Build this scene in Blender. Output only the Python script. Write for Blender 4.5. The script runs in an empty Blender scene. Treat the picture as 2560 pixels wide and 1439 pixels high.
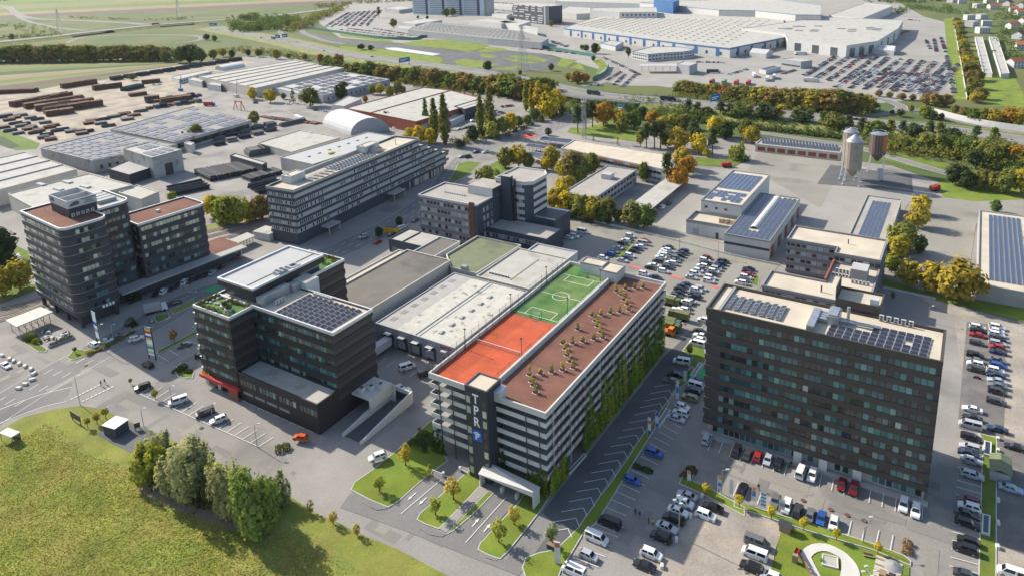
import bpy, bmesh, math, random
from math import radians, sin, cos, pi, sqrt, atan2
from mathutils import Vector, Matrix
random.seed(7)
S = bpy.context.scene
COL = S.collection

# ------------------------------------------------------------------ camera
FPX, PITCH, ROLL, CX, CY, CAMH, YAW = 1815.0, radians(14.07), radians(-2.14), 1280.0, 333.4, 120.0, radians(32.8)
_f = Vector((0, cos(PITCH), -sin(PITCH))); _x = Vector((1, 0, 0)); _u = _x.cross(_f)
_X = cos(ROLL)*_x + sin(ROLL)*_u; _U = -sin(ROLL)*_x + cos(ROLL)*_u
_RZ = Matrix.Rotation(YAW, 3, 'Z')
CAX, CAU, CAF = _RZ @ _X, _RZ @ _U, _RZ @ _f
cam_d = bpy.data.cameras.new('camera'); cam = bpy.data.objects.new('camera', cam_d); COL.objects.link(cam)
cam_d.sensor_width = 36.0; cam_d.sensor_fit = 'HORIZONTAL'; cam_d.lens = FPX/2560*36.0
cam_d.shift_x = (1280-CX)/2560; cam_d.shift_y = -(719.5-CY)/2560
cam_d.clip_start = 1.0; cam_d.clip_end = 20000
M3 = Matrix((CAX, CAU, -CAF)).transposed()
cam.matrix_world = Matrix.Translation((0, 0, CAMH)) @ M3.to_4x4()
S.camera = cam

# ------------------------------------------------------------------ sky, sun, exposure
SUN_AZ, SUN_EL = radians(174.8), radians(33.0)      # direction towards the sun, angle from +X
W = bpy.data.worlds.new('World'); S.world = W; W.use_nodes = True
nt = W.node_tree
sky = nt.nodes.new('ShaderNodeTexSky'); sky.sky_type = 'NISHITA'; sky.sun_disc = False
sky.sun_elevation = SUN_EL; sky.sun_rotation = pi/2 - SUN_AZ
sky.air_density = 1.0; sky.dust_density = 1.2; sky.ozone_density = 1.0
nt.links.new(sky.outputs[0], nt.nodes['Background'].inputs[0]); nt.nodes['Background'].inputs[1].default_value = 0.13
sl = bpy.data.lights.new('sun', 'SUN'); sl.energy = 4.3; sl.angle = radians(0.53); sl.color = (1.0, 0.93, 0.80)
so = bpy.data.objects.new('sun', sl); COL.objects.link(so)
so.rotation_euler = Vector((cos(SUN_AZ)*cos(SUN_EL), sin(SUN_AZ)*cos(SUN_EL), sin(SUN_EL))).to_track_quat('Z', 'Y').to_euler()
so.location = (-200, 0, 300)
S.view_settings.view_transform = 'Standard'; S.view_settings.look = 'None'
S.view_settings.exposure = 0.92; S.view_settings.gamma = 1.0; S.view_settings.use_curve_mapping = False
S.render.engine = 'CYCLES'; S.cycles.max_bounces = 5; S.cycles.diffuse_bounces = 2; S.cycles.glossy_bounces = 2
S.cycles.transparent_max_bounces = 12; S.cycles.transmission_bounces = 2; S.cycles.volume_bounces = 0
S.cycles.use_denoising = True

# ------------------------------------------------------------------ pixel -> place
TL = {'F': (0, 0, 1), 'z': (30, 460, .19531), 'y': (80, 640, .21875), 'M': (480, 600, .18068), 'R': (1760, 520, .24219), 'H': (1000, 400, .171875),
      'L': (640, 330, .2085), 'T': (1040, 880, .278), 'j': (1480, 550, .1668), 'k': (1620, 700, .26403), 'l': (2360, 780, .23641), 'm': (2360, 1080, .24938),
      'n': (1460, 1160, .19389), 'o': (1840, 1200, .19531)}
for i, t in enumerate('abcdefghi'): TL[t] = ((0, 850, 1700)[i % 3], (0, 480, 959)[i//3], 860/2560)
def P(t, x, y, z=0.0):
    """where the line of sight through a photo pixel meets the height z"""
    o = TL[t]; px, py = o[0]+x*o[2], o[1]+y*o[2]
    d = (px-CX)/FPX*CAX - (py-CY)/FPX*CAU + CAF
    k = (z-CAMH)/d.z
    return Vector((d.x*k, d.y*k, z))
def PP(t, pts, z=0.0): return [P(t, x, y, z) for x, y in pts]

# ------------------------------------------------------------------ materials
MATS = {}
def _nm(nt, tree): return nt.nodes.new(tree)
def mat(name, col, rough=.85, var=.12, scale=.3, fine=6.0, bump=0.0, metal=0.0, spec=.3, col2=None, stain=None, stain_scale=.08, stain_lo=.56, rib=None, objcol=False, rnd=None, detail=6):
    """procedural surface: base colour broken up by coarse and fine noise, optional second colour patches, ribs, per-object colour or a per-object random ramp"""
    m = bpy.data.materials.new(name); m.use_nodes = True; MATS[name] = m
    nt = m.node_tree; N = nt.nodes; Lk = nt.links; b = N['Principled BSDF']
    b.inputs['Roughness'].default_value = rough; b.inputs['Metallic'].default_value = metal; b.inputs['Specular IOR Level'].default_value = spec
    tc = N.new('ShaderNodeTexCoord')
    def noise(sc, det=detail):
        n = N.new('ShaderNodeTexNoise'); n.inputs['Scale'].default_value = sc; n.inputs['Detail'].default_value = det; Lk.new(tc.outputs['Object'], n.inputs['Vector']); return n
    if objcol:
        oi = N.new('ShaderNodeObjectInfo'); base = oi.outputs['Color']
    elif rnd:
        oi = N.new('ShaderNodeObjectInfo'); r = N.new('ShaderNodeValToRGB'); r.color_ramp.interpolation = 'CONSTANT'
        e = r.color_ramp.elements
        while len(e) < len(rnd): e.new(.5)
        for i, (p_, c) in enumerate(rnd): e[i].position = p_; e[i].color = (*c, 1)
        Lk.new(oi.outputs['Random'], r.inputs[0]); base = r.outputs[0]
    else:
        rgb = N.new('ShaderNodeRGB'); rgb.outputs[0].default_value = (*col, 1); base = rgb.outputs[0]
    def mix(a, bb, fac, mode='MIX'):
        mx = N.new('ShaderNodeMix'); mx.data_type = 'RGBA'; mx.blend_type = mode
        if isinstance(fac, float): mx.inputs[0].default_value = fac
        else: Lk.new(fac, mx.inputs[0])
        for k, v in ((6, a), (7, bb)):
            if isinstance(v, tuple): mx.inputs[k].default_value = (*v, 1)
            else: Lk.new(v, mx.inputs[k])
        return mx.outputs[2]
    if col2:
        n = noise(stain_scale*1.7); r = N.new('ShaderNodeMapRange'); r.inputs[1].default_value = .42; r.inputs[2].default_value = .6; Lk.new(n.outputs[0], r.inputs[0])
        base = mix(base, col2, r.outputs[0])
    if var:
        for sc, amp in ((scale, var), (fine, var*.8)):
            n = noise(sc); r = N.new('ShaderNodeMapRange'); r.inputs[1].default_value = .3; r.inputs[2].default_value = .7; r.inputs[3].default_value = 1-amp; r.inputs[4].default_value = 1+amp
            Lk.new(n.outputs[0], r.inputs[0])
            v = N.new('ShaderNodeVectorMath'); v.operation = 'SCALE'; Lk.new(base, v.inputs[0]); Lk.new(r.outputs[0], v.inputs['Scale']); base = v.outputs[0]
    if stain:
        n = noise(stain_scale, 9); r = N.new('ShaderNodeMapRange'); r.inputs[1].default_value = stain_lo; r.inputs[2].default_value = stain_lo+.12; Lk.new(n.outputs[0], r.inputs[0])
        base = mix(base, stain, r.outputs[0])
    hgt = None
    if rib:
        axis, pitch, amt = rib
        w = N.new('ShaderNodeTexWave'); w.bands_direction = axis; w.inputs['Scale'].default_value = 1/pitch*.3142*1.0; w.inputs['Distortion'].default_value = 0
        Lk.new(tc.outputs['Object'], w.inputs['Vector']); hgt = w.outputs['Fac']
        r = N.new('ShaderNodeMapRange'); r.inputs[3].default_value = 1-amt; r.inputs[4].default_value = 1+amt*.5; Lk.new(w.outputs['Fac'], r.inputs[0])
        v = N.new('ShaderNodeVectorMath'); v.operation = 'SCALE'; Lk.new(base, v.inputs[0]); Lk.new(r.outputs[0], v.inputs['Scale']); base = v.outputs[0]
    Lk.new(base, b.inputs['Base Color'])
    if bump or hgt:
        bp = N.new('ShaderNodeBump'); bp.inputs['Strength'].default_value = bump or .5; bp.inputs['Distance'].default_value = .15
        if hgt is None: hgt = noise(fine).outputs[0]
        Lk.new(hgt, bp.inputs['Height']); Lk.new(bp.outputs[0], b.inputs['Normal'])
    return m
def leafmat(name, trans=.38):
    """foliage: the object's own colour, varied leaf clump by leaf clump"""
    m = bpy.data.materials.new(name); m.use_nodes = True; MATS[name] = m
    nt = m.node_tree; N = nt.nodes; Lk = nt.links; N.remove(N['Principled BSDF'])
    oi = N.new('ShaderNodeObjectInfo'); tc = N.new('ShaderNodeTexCoord')
    n = N.new('ShaderNodeTexNoise'); n.inputs['Scale'].default_value = .55; n.inputs['Detail'].default_value = 5; Lk.new(tc.outputs['Object'], n.inputs['Vector'])
    r = N.new('ShaderNodeMapRange'); r.inputs[1].default_value = .3; r.inputs[2].default_value = .7; r.inputs[3].default_value = .7; r.inputs[4].default_value = 1.35; Lk.new(n.outputs[0], r.inputs[0])
    v = N.new('ShaderNodeVectorMath'); v.operation = 'SCALE'; Lk.new(oi.outputs['Color'], v.inputs[0]); Lk.new(r.outputs[0], v.inputs['Scale'])
    n2 = N.new('ShaderNodeTexNoise'); n2.inputs['Scale'].default_value = .23; Lk.new(tc.outputs['Object'], n2.inputs['Vector'])
    r2 = N.new('ShaderNodeMapRange'); r2.inputs[1].default_value = .52; r2.inputs[2].default_value = .7; r2.inputs[4].default_value = .45; Lk.new(n2.outputs[0], r2.inputs[0])
    mx = N.new('ShaderNodeMix'); mx.data_type = 'RGBA'; Lk.new(r2.outputs[0], mx.inputs[0]); Lk.new(v.outputs[0], mx.inputs[6])
    hs = N.new('ShaderNodeHueSaturation'); hs.inputs['Hue'].default_value = .475; hs.inputs['Value'].default_value = 1.15; Lk.new(v.outputs[0], hs.inputs['Color']); Lk.new(hs.outputs[0], mx.inputs[7])
    d = N.new('ShaderNodeBsdfDiffuse'); t = N.new('ShaderNodeBsdfTranslucent'); Lk.new(mx.outputs[2], d.inputs[0]); Lk.new(mx.outputs[2], t.inputs[0])
    a = N.new('ShaderNodeMixShader'); a.inputs[0].default_value = trans; Lk.new(d.outputs[0], a.inputs[1]); Lk.new(t.outputs[0], a.inputs[2]); Lk.new(a.outputs[0], N['Material Output'].inputs[0])
    return m
def meshnet(name, col, alpha):
    m = bpy.data.materials.new(name); m.use_nodes = True; MATS[name] = m
    b = m.node_tree.nodes['Principled BSDF']; b.inputs['Base Color'].default_value = (*col, 1); b.inputs['Alpha'].default_value = alpha; b.inputs['Roughness'].default_value = .7
    return m

# ------------------------------------------------------------------ mesh building
class MB:
    """collects faces with material slots; build() links them as one mesh object"""
    def __init__(s): s.v = []; s.f = []; s.mi = []; s.mats = []
    def slot(s, m):
        if m not in s.mats: s.mats.append(m)
        return s.mats.index(m)
    def face(s, pts, m):
        n = len(s.v); s.v += [tuple(p) for p in pts]; s.f.append(tuple(range(n, n+len(pts)))); s.mi.append(s.slot(m)); return s
    def box(s, x0, x1, y0, y1, z0, z1, m, top=None, taper=0, rot=0, bottom=True):
        cx, cy = (x0+x1)/2, (y0+y1)/2; hx, hy = (x1-x0)/2, (y1-y0)/2
        c, sn = cos(rot), sin(rot)
        def q(dx, dy, z, k): dx *= k; dy *= k; return (cx+dx*c-dy*sn, cy+dx*sn+dy*c, z)
        n = len(s.v); k = 1-taper
        s.v += [q(-hx, -hy, z0, 1), q(hx, -hy, z0, 1), q(hx, hy, z0, 1), q(-hx, hy, z0, 1), q(-hx, -hy, z1, k), q(hx, -hy, z1, k), q(hx, hy, z1, k), q(-hx, hy, z1, k)]
        fs = [(0, 1, 5, 4), (1, 2, 6, 5), (2, 3, 7, 6), (3, 0, 4, 7), (4, 5, 6, 7)] + ([(3, 2, 1, 0)] if bottom else [])
        for i, f in enumerate(fs): s.f.append(tuple(n+a for a in f)); s.mi.append(s.slot(top if (top and i == 4) else m))
        return s
    def prism(s, poly, z0, z1, m, top=None, cap=True):
        n = len(s.v); k = len(poly)
        s.v += [(p[0], p[1], z0) for p in poly] + [(p[0], p[1], z1) for p in poly]
        for i in range(k): j = (i+1) % k; s.f.append((n+i, n+j, n+k+j, n+k+i)); s.mi.append(s.slot(m))
        if cap: s.f.append(tuple(n+k+i for i in range(k))); s.mi.append(s.slot(top or m)); s.f.append(tuple(n+i for i in reversed(range(k)))); s.mi.append(s.slot(m))
        return s
    def ring(s, outer, inner, z0, z1, m):
        n = len(s.v); k = len(outer)
        for z in (z0, z1): s.v += [(p[0], p[1], z) for p in outer] + [(p[0], p[1], z) for p in inner]
        for i in range(k):
            j = (i+1) % k
            for f in ((i, j, 2*k+j, 2*k+i), (k+j, k+i, 3*k+i, 3*k+j), (2*k+i, 2*k+j, 3*k+j, 3*k+i), (j, i, k+i, k+j)): s.f.append(tuple(n+a for a in f)); s.mi.append(s.slot(m))
        return s
    def tube(s, a, b, r, m, n=6, r2=None):
        a, b = Vector(a), Vector(b); d = (b-a).normalized(); u = d.orthogonal().normalized(); w = d.cross(u); k = len(s.v); r2 = r if r2 is None else r2
        for p, rr in ((a, r), (b, r2)): s.v += [tuple(p+rr*(cos(2*pi*i/n)*u+sin(2*pi*i/n)*w)) for i in range(n)]
        for i in range(n): j = (i+1) % n; s.f.append((k+i, k+j, k+n+j, k+n+i)); s.mi.append(s.slot(m))
        s.f.append(tuple(k+n+i for i in range(n))); s.mi.append(s.slot(m)); s.f.append(tuple(k+i for i in reversed(range(n)))); s.mi.append(s.slot(m))
        return s
    def lathe(s, c, prof, m, n=16):
        k = len(s.v); h = len(prof)
        for r, z in prof: s.v += [(c[0]+r*cos(2*pi*i/n), c[1]+r*sin(2*pi*i/n), c[2]+z) for i in range(n)]
        for a in range(h-1):
            for i in range(n): j = (i+1) % n; s.f.append((k+a*n+i, k+a*n+j, k+(a+1)*n+j, k+(a+1)*n+i)); s.mi.append(s.slot(m))
        s.f.append(tuple(k+(h-1)*n+i for i in range(n))); s.mi.append(s.slot(m))
        return s
    def mesh(s, name, smooth=False):
        me = bpy.data.meshes.new(name); me.from_pydata(s.v, [], s.f)
        for m in s.mats: me.materials.append(MATS[m])
        me.polygons.foreach_set('material_index', s.mi)
        if smooth: me.polygons.foreach_set('use_smooth', [True]*len(s.f))
        me.update(); return me
    def build(s, name, parent=None, smooth=False, **kw): return obj(name, s.mesh(name, smooth), parent, **kw)
def obj(name, me, parent=None, loc=None, rz=None, label=None, cat=None, group=None, kind=None, color=None, scale=None):
    o = bpy.data.objects.new(name, me); COL.objects.link(o)
    if parent is not None: o.parent = parent
    if loc is not None: o.location = loc
    if rz is not None: o.rotation_euler[2] = rz
    if scale is not None: o.scale = scale if not isinstance(scale, (int, float)) else (scale,)*3
    if label: o['label'] = label
    if cat: o['category'] = cat
    if group: o['group'] = group
    if kind: o['kind'] = kind
    if color: o.color = (*color, 1)
    return o
def thing(name, label, cat, loc=(0, 0, 0), rz=0, group=None, scale=None): return obj(name, None, None, loc, rz, label, cat, group, scale=scale)
def area(poly):
    return sum(poly[i][0]*poly[(i+1) % len(poly)][1]-poly[(i+1) % len(poly)][0]*poly[i][1] for i in range(len(poly)))/2
def ccw(poly): return poly if area(poly) > 0 else list(reversed(poly))
def inset(poly, d):
    k = len(poly); out = []
    for i in range(k):
        p, a, b = Vector(poly[i][:2]), Vector(poly[i-1][:2]), Vector(poly[(i+1) % k][:2])
        e1, e2 = (p-a).normalized(), (b-p).normalized(); n1, n2 = Vector((-e1.y, e1.x)), Vector((-e2.y, e2.x))
        bis = (n1+n2); L = bis.length
        bis = n1 if L < 1e-6 else bis/L
        out.append(tuple(p+bis*(d/max(.35, bis.dot(n1)))))
    return out
def rect(x0, x1, y0, y1): return [(x0, y0), (x1, y0), (x1, y1), (x0, y1)]
def rounded(poly, radii, n=7):
    """polygon with some corners rounded: radii maps corner index to radius"""
    out = []; k = len(poly)
    for i in range(k):
        r = radii.get(i, 0); p = Vector(poly[i])
        if not r: out.append(tuple(p)); continue
        a, b = (Vector(poly[i-1])-p).normalized(), (Vector(poly[(i+1) % k])-p).normalized()
        t0, t1 = p+a*r, p+b*r; c = p+(a+b)*r
        for s in range(n+1):
            w = s/n*pi/2; out.append(tuple(c+(t0-c)*cos(w)+(t1-c)*sin(w)))
    return out
def spin(pts, ang, o): 
    c, s = cos(ang), sin(ang); return [(o[0]+x*c-y*s, o[1]+x*s+y*c) for x, y in pts]
LAY = [0.0]
def sheet(name, pts, m, z, parent=None, kind='structure', **kw):
    """flat ground sheet"""
    LAY[0] += .0006; z += LAY[0]; pts = ccw([(p[0], p[1]) for p in pts]); b = MB(); b.face([(x, y, z) for x, y in pts], m); return b.build(name, parent, kind=kind if parent is None else None, **kw)
def strip(line, w0, w1=None):
    """polygon along a centre line with the given half widths"""
    w1 = w0 if w1 is None else w1
    Lf, Rt = [], []
    for i, p in enumerate(line):
        p = Vector(p[:2]); a = Vector(line[max(0, i-1)][:2]); b = Vector(line[min(len(line)-1, i+1)][:2]); d = (b-a).normalized(); n = Vector((-d.y, d.x))
        w = w0+(w1-w0)*i/(len(line)-1); Lf.append(p+n*w); Rt.append(p-n*w)
    return Lf, Rt
def smooth_line(pts, n=6):
    pts = [Vector(p[:2]) for p in pts]; out = []
    for i in range(len(pts)-1):
        p0, p1, p2, p3 = pts[max(0, i-1)], pts[i], pts[i+1], pts[min(len(pts)-1, i+2)]
        for k in range(n):
            t = k/n; out.append(.5*((2*p1)+(p2-p0)*t+(2*p0-5*p1+4*p2-p3)*t*t+(3*p1-p0-3*p2+p3)*t**3))
    out.append(pts[-1]); return out
def ribbon(b, line, half, z, m, thick=0.0, off=0.0):
    """quads along a line"""
    Lf, Rt = strip(line, half)
    if off:
        Lf2, Rt2 = strip(line, abs(off)+half), strip(line, abs(off)-half)
        Lf, Rt = (Lf2[0], Rt2[0]) if off > 0 else (Rt2[1], Lf2[1])
    zs = z if isinstance(z, (list, tuple)) else [z]*len(line)
    for i in range(len(line)-1):
        b.face([(*Rt[i], zs[i]), (*Rt[i+1], zs[i+1]), (*Lf[i+1], zs[i+1]), (*Lf[i], zs[i])], m)
        if thick:
            for A in (Lf, Rt): b.face([(*A[i], zs[i]-thick), (*A[i+1], zs[i+1]-thick), (*A[i+1], zs[i+1]), (*A[i], zs[i])], m)
    return b
def road(name, pts, half, z, m, n=6, kind='structure', parent=None, raw=False, **kw):
    b = MB(); ribbon(b, pts if raw else smooth_line(pts, n), half, z, m); return b.build(name, parent, kind=kind if parent is None else None, **kw)

# ------------------------------------------------------------------ the palette
mat('asphalt', (.225, .208, .188), .95, .13, .035, 2.2, col2=(.25, .232, .21), stain=(.165, .155, .143), stain_scale=.045, stain_lo=.55)
mat('asphalt_road', (.165, .157, .148), .95, .12, .03, 2.2, col2=(.185, .175, .165), stain=(.125, .12, .115), stain_scale=.05, stain_lo=.57)
mat('asphalt_dark', (.085, .085, .088), .95, .10, .05, 4.0, col2=(.11, .11, .11), stain_scale=.05)
mat('asphalt_old', (.235, .22, .185), .95, .13, .04, 2.2, stain=(.175, .165, .145), stain_scale=.06, stain_lo=.56)
mat('asphalt_brown', (.125, .115, .108), .95, .14, .1, 3.0, col2=(.16, .148, .135), stain_scale=.1)
mat('concrete_yard', (.265, .248, .222), .95, .11, .03, 2.0, stain=(.24, .225, .20), stain_scale=.05, stain_lo=.55)
mat('gravel_lot', (.31, .265, .215), 1, .20, .12, 2.5, col2=(.27, .24, .205), stain_scale=.05)
mat('yard_dirt', (.34, .285, .215), 1, .16, .06, 2.0, col2=(.24, .21, .17), stain_scale=.04)
mat('field', (.072, .105, .026), 1, .18, .01, 1.0, col2=(.10, .105, .033), stain_scale=.006)
mat('asphalt_patch', (.185, .173, .158), .95, .12, .05, 2.5)
mat('grass_mown', (.16, .178, .03), 1, .24, .1, 3.0, col2=(.19, .19, .04), stain_scale=.09, bump=.6)
mat('grass', (.125, .155, .022), 1, .18, .12, 4.0, col2=(.09, .14, .02), stain_scale=.1, bump=.6)
mat('grass_bright', (.155, .19, .022), 1, .24, .1, 4.0, col2=(.12, .175, .022), stain_scale=.08, bump=.6)
mat('meadow', (.21, .195, .045), 1, .30, .10, 2.0, col2=(.135, .165, .03), stain_scale=.07, bump=.8)
mat('verge', (.165, .19, .045), 1, .2, .1, 2.0, col2=(.20, .185, .07), stain_scale=.06)
mat('soil', (.21, .165, .11), 1, .15, .1, 3.0)
mat('crop_green', (.105, .155, .028), 1, .12, .03, 1.0, rib=('Y', 2.0, .15))
mat('crop_dark', (.045, .075, .03), 1, .12, .03, 1.0)
mat('crop_tan', (.21, .165, .09), 1, .10, .03, 1.0)
mat('crop_pale', (.16, .155, .062), 1, .10, .03, 1.0)
mat('ploughed', (.105, .08, .062), 1, .10, .03, 1.0)
mat('kerb', (.42, .41, .39), .9, .08)
mat('paint_white', (.62, .62, .60), .8, .10, .4, 5)
mat('paint_red', (.55, .12, .10), .8, .1)
mat('paint_green', (.02, .30, .085), .7, .06)
mat('paint_blue', (.02, .10, .42), .5, .03)
mat('concrete', (.33, .315, .295), .9, .08, .3, 3.0)
mat('concrete_pale', (.50, .48, .44), .9, .07, .3, 3.0)
mat('concrete_deck', (.30, .295, .285), .9, .08, .3, 3)
mat('gravel_roof', (.46, .40, .31), 1, .10, .15, 8.0, stain=(.30, .235, .17), stain_scale=.09, stain_lo=.66)
mat('gravel_roof_grey', (.31, .285, .25), 1, .10, .15, 8.0, stain=(.2, .175, .15), stain_scale=.1, stain_lo=.64)
mat('gravel_brown', (.165, .078, .055), 1, .14, .2, 7.0, col2=(.145, .062, .045), stain_scale=.04, bump=.5)
mat('membrane', (.365, .35, .312), .95, .08, .2, 2.0, stain=(.29, .265, .22), stain_scale=.14, stain_lo=.56)
mat('membrane_old', (.43, .41, .36), .95, .10, .3, 2.0, stain=(.16, .145, .11), stain_scale=.35, stain_lo=.585)
mat('membrane_grey', (.36, .355, .345), .9, .05, .2, 2.0)
mat('roof_green', (.155, .175, .10), .9, .10, .3, 3.0, rib=('Y', .9, .12), stain=(.12, .13, .09), stain_scale=.1)
mat('roof_corr', (.155, .14, .12), .9, .12, .1, 2.0, rib=('Y', .65, .25), stain=(.11, .1, .09), stain_scale=.06)
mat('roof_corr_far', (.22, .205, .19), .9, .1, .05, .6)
mat('metal_light', (.52, .53, .54), .45, .06, .3, 2, metal=.3)
mat('metal_galv', (.36, .375, .39), .4, .12, .5, 3, metal=.6)
mat('metal_dark', (.05, .05, .055), .5, .05)
mat('metal_red', (.16, .03, .025), .5, .05)
mat('clad_black', (.030, .027, .026), .55, .05, .4, 2)
mat('clad_brown', (.060, .052, .046), .6, .06, .4, 2)
mat('clad_slate', (.036, .040, .052), .55, .05, .4, 2)
mat('clad_blue', (.046, .056, .074), .55, .06, .4, 2)
mat('clad_grey', (.24, .235, .23), .7, .05)
mat('clad_purple', (.17, .155, .16), .7, .05)
mat('wall_white', (.46, .455, .44), .8, .05, .2, 1)
mat('wall_cream', (.47, .435, .375), .85, .06, .2, 1)
mat('wall_grey', (.30, .31, .32), .8, .06, .2, 1)
mat('wall_stained', (.36, .35, .32), .9, .14, .15, 1.5, stain=(.2, .185, .16), stain_scale=.2)
mat('wall_blue', (.03, .12, .28), .6, .05)
mat('wall_paleblue', (.42, .48, .56), .7, .05)
mat('brick_red', (.24, .075, .045), .9, .1, .3, 4)
mat('brick_dark', (.125, .052, .038), .9, .1, .3, 4)
mat('timber', (.27, .19, .12), .9, .15, .5, 6)
mat('orange_panel', (.45, .12, .035), .7, .06)
mat('court_orange', (.44, .085, .032), .95, .10, .15, 3.0, col2=(.38, .07, .028), stain=(.33, .085, .045), stain_scale=.12, stain_lo=.6)
mat('turf', (.06, .145, .032), 1, .2, .2, 4.0, col2=(.115, .175, .055), stain_scale=.08)
mat('roof_tile', (.34, .12, .07), .9, .12, .3, 2)
mat('rust', (.115, .058, .038), .9, .2, .4, 3)
mat('steel_pipe', (.04, .042, .05), .9, .15, .3, 2)
mat('steel_grey', (.10, .10, .105), .9, .15, .3, 2)
mat('pv_dark', (.022, .021, .03), .22, .05, spec=.6)
mat('pv_blue', (.045, .06, .105), .25, .08, 3, 8, spec=.6)
mat('pv_frame', (.42, .43, .44), .5, .03)
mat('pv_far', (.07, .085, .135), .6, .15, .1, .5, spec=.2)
mat('pv_strip', (.03, .035, .055), .6, .15, .1, .5, spec=.2)
mat('glass_teal', (.05, .1, .1), .12, .0, spec=.9, rnd=[(0, (.012, .018, .02)), (.28, (.02, .05, .055)), (.52, (.035, .10, .11)), (.76, (.06, .165, .165)), (.92, (.13, .25, .23)), (.985, (.3, .34, .3))])
mat('glass_green', (.05, .1, .1), .12, .0, spec=.9, rnd=[(0, (.012, .016, .018)), (.30, (.03, .045, .042)), (.42, (.12, .15, .12)), (.56, (.34, .36, .27)), (.84, (.48, .48, .36)), (.97, (.06, .07, .02))])
mat('glass_p1', (.014, .02, .022), .12, .0, spec=.9); mat('glass_p2', (.03, .08, .09), .12, .0, spec=.9); mat('glass_p3', (.06, .15, .15), .12, .0, spec=.9); mat('glass_p4', (.16, .22, .20), .12, .0, spec=.9)
mat('glass_dark', (.02, .026, .032), .1, .0, spec=.9)
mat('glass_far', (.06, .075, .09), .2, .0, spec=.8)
mat('blind', (.4, .4, .42), .6, .0, rnd=[(0, (.02, .024, .03)), (.30, (.05, .055, .06)), (.45, (.26, .27, .30)), (.8, (.34, .35, .37))])
mat('car_paint', (.5, .5, .5), .28, .0, spec=.6, objcol=True)
mat('car_glass', (.012, .015, .018), .08, .0, spec=.8)
mat('tyre', (.018, .018, .018), .9, .0)
mat('rim', (.35, .35, .36), .4, .0, metal=.5)
mat('lamp_red', (.30, .012, .01), .3, .0)
mat('lamp_clear', (.6, .6, .58), .2, .0)
mat('object_paint', (.5, .5, .5), .6, .06, .6, 3, objcol=True)
mat('bark', (.10, .078, .058), 1, .2, 1, 6)
mat('skin', (.42, .25, .17), .6, .0)
mat('hair', (.03, .02, .015), .8, .0)
mat('letter_white', (.75, .75, .74), .6, .0)
mat('letter_red', (.45, .03, .03), .6, .0)
mat('letter_yellow', (.65, .42, .02), .6, .0)
mat('letter_grey', (.09, .09, .11), .6, .0)
mat('rail_steel', (.20, .16, .13), .5, .1)
mat('ballast', (.24, .205, .17), 1, .15, .3, 5)
mat('water', (.012, .03, .05), .08, .0, spec=.9)
leafmat('leaf'); leafmat('leaf_thick', .25)
meshnet('net', (.25, .25, .25), .16); meshnet('net_green', (.03, .16, .12), .85)

# ------------------------------------------------------------------ foliage
import numpy as np
def quads_mesh(name, C, Nn, sz, m, asp=1.0):
    """leaf faces: centres C, normals Nn, sizes sz"""
    n = len(C); rng = np.random.default_rng(n)
    a = rng.normal(size=(n, 3)); u = np.cross(Nn, a); u /= np.linalg.norm(u, axis=1)[:, None]+1e-9; w = np.cross(Nn, u); w /= np.linalg.norm(w, axis=1)[:, None]+1e-9
    s = sz[:, None]; k = Nn/(np.linalg.norm(Nn, axis=1)[:, None]+1e-9)
    V = np.stack([C-u*s-w*s*.35*asp, C+w*s*asp*.1-u*s*.1+k*s*.25-w*s*.9*asp, C+u*s-w*s*.2*asp, C+w*s*.9*asp+k*s*.12], axis=1).reshape(-1, 3)
    me = bpy.data.meshes.new(name); me.vertices.add(4*n); me.vertices.foreach_set('co', V.ravel().astype(np.float32))
    me.loops.add(4*n); me.loops.foreach_set('vertex_index', np.arange(4*n, dtype=np.int32)); me.polygons.add(n); me.polygons.foreach_set('loop_start', np.arange(0, 4*n, 4, dtype=np.int32))
    me.materials.append(MATS[m]); me.update(calc_edges=True); me.validate(); return me
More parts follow.
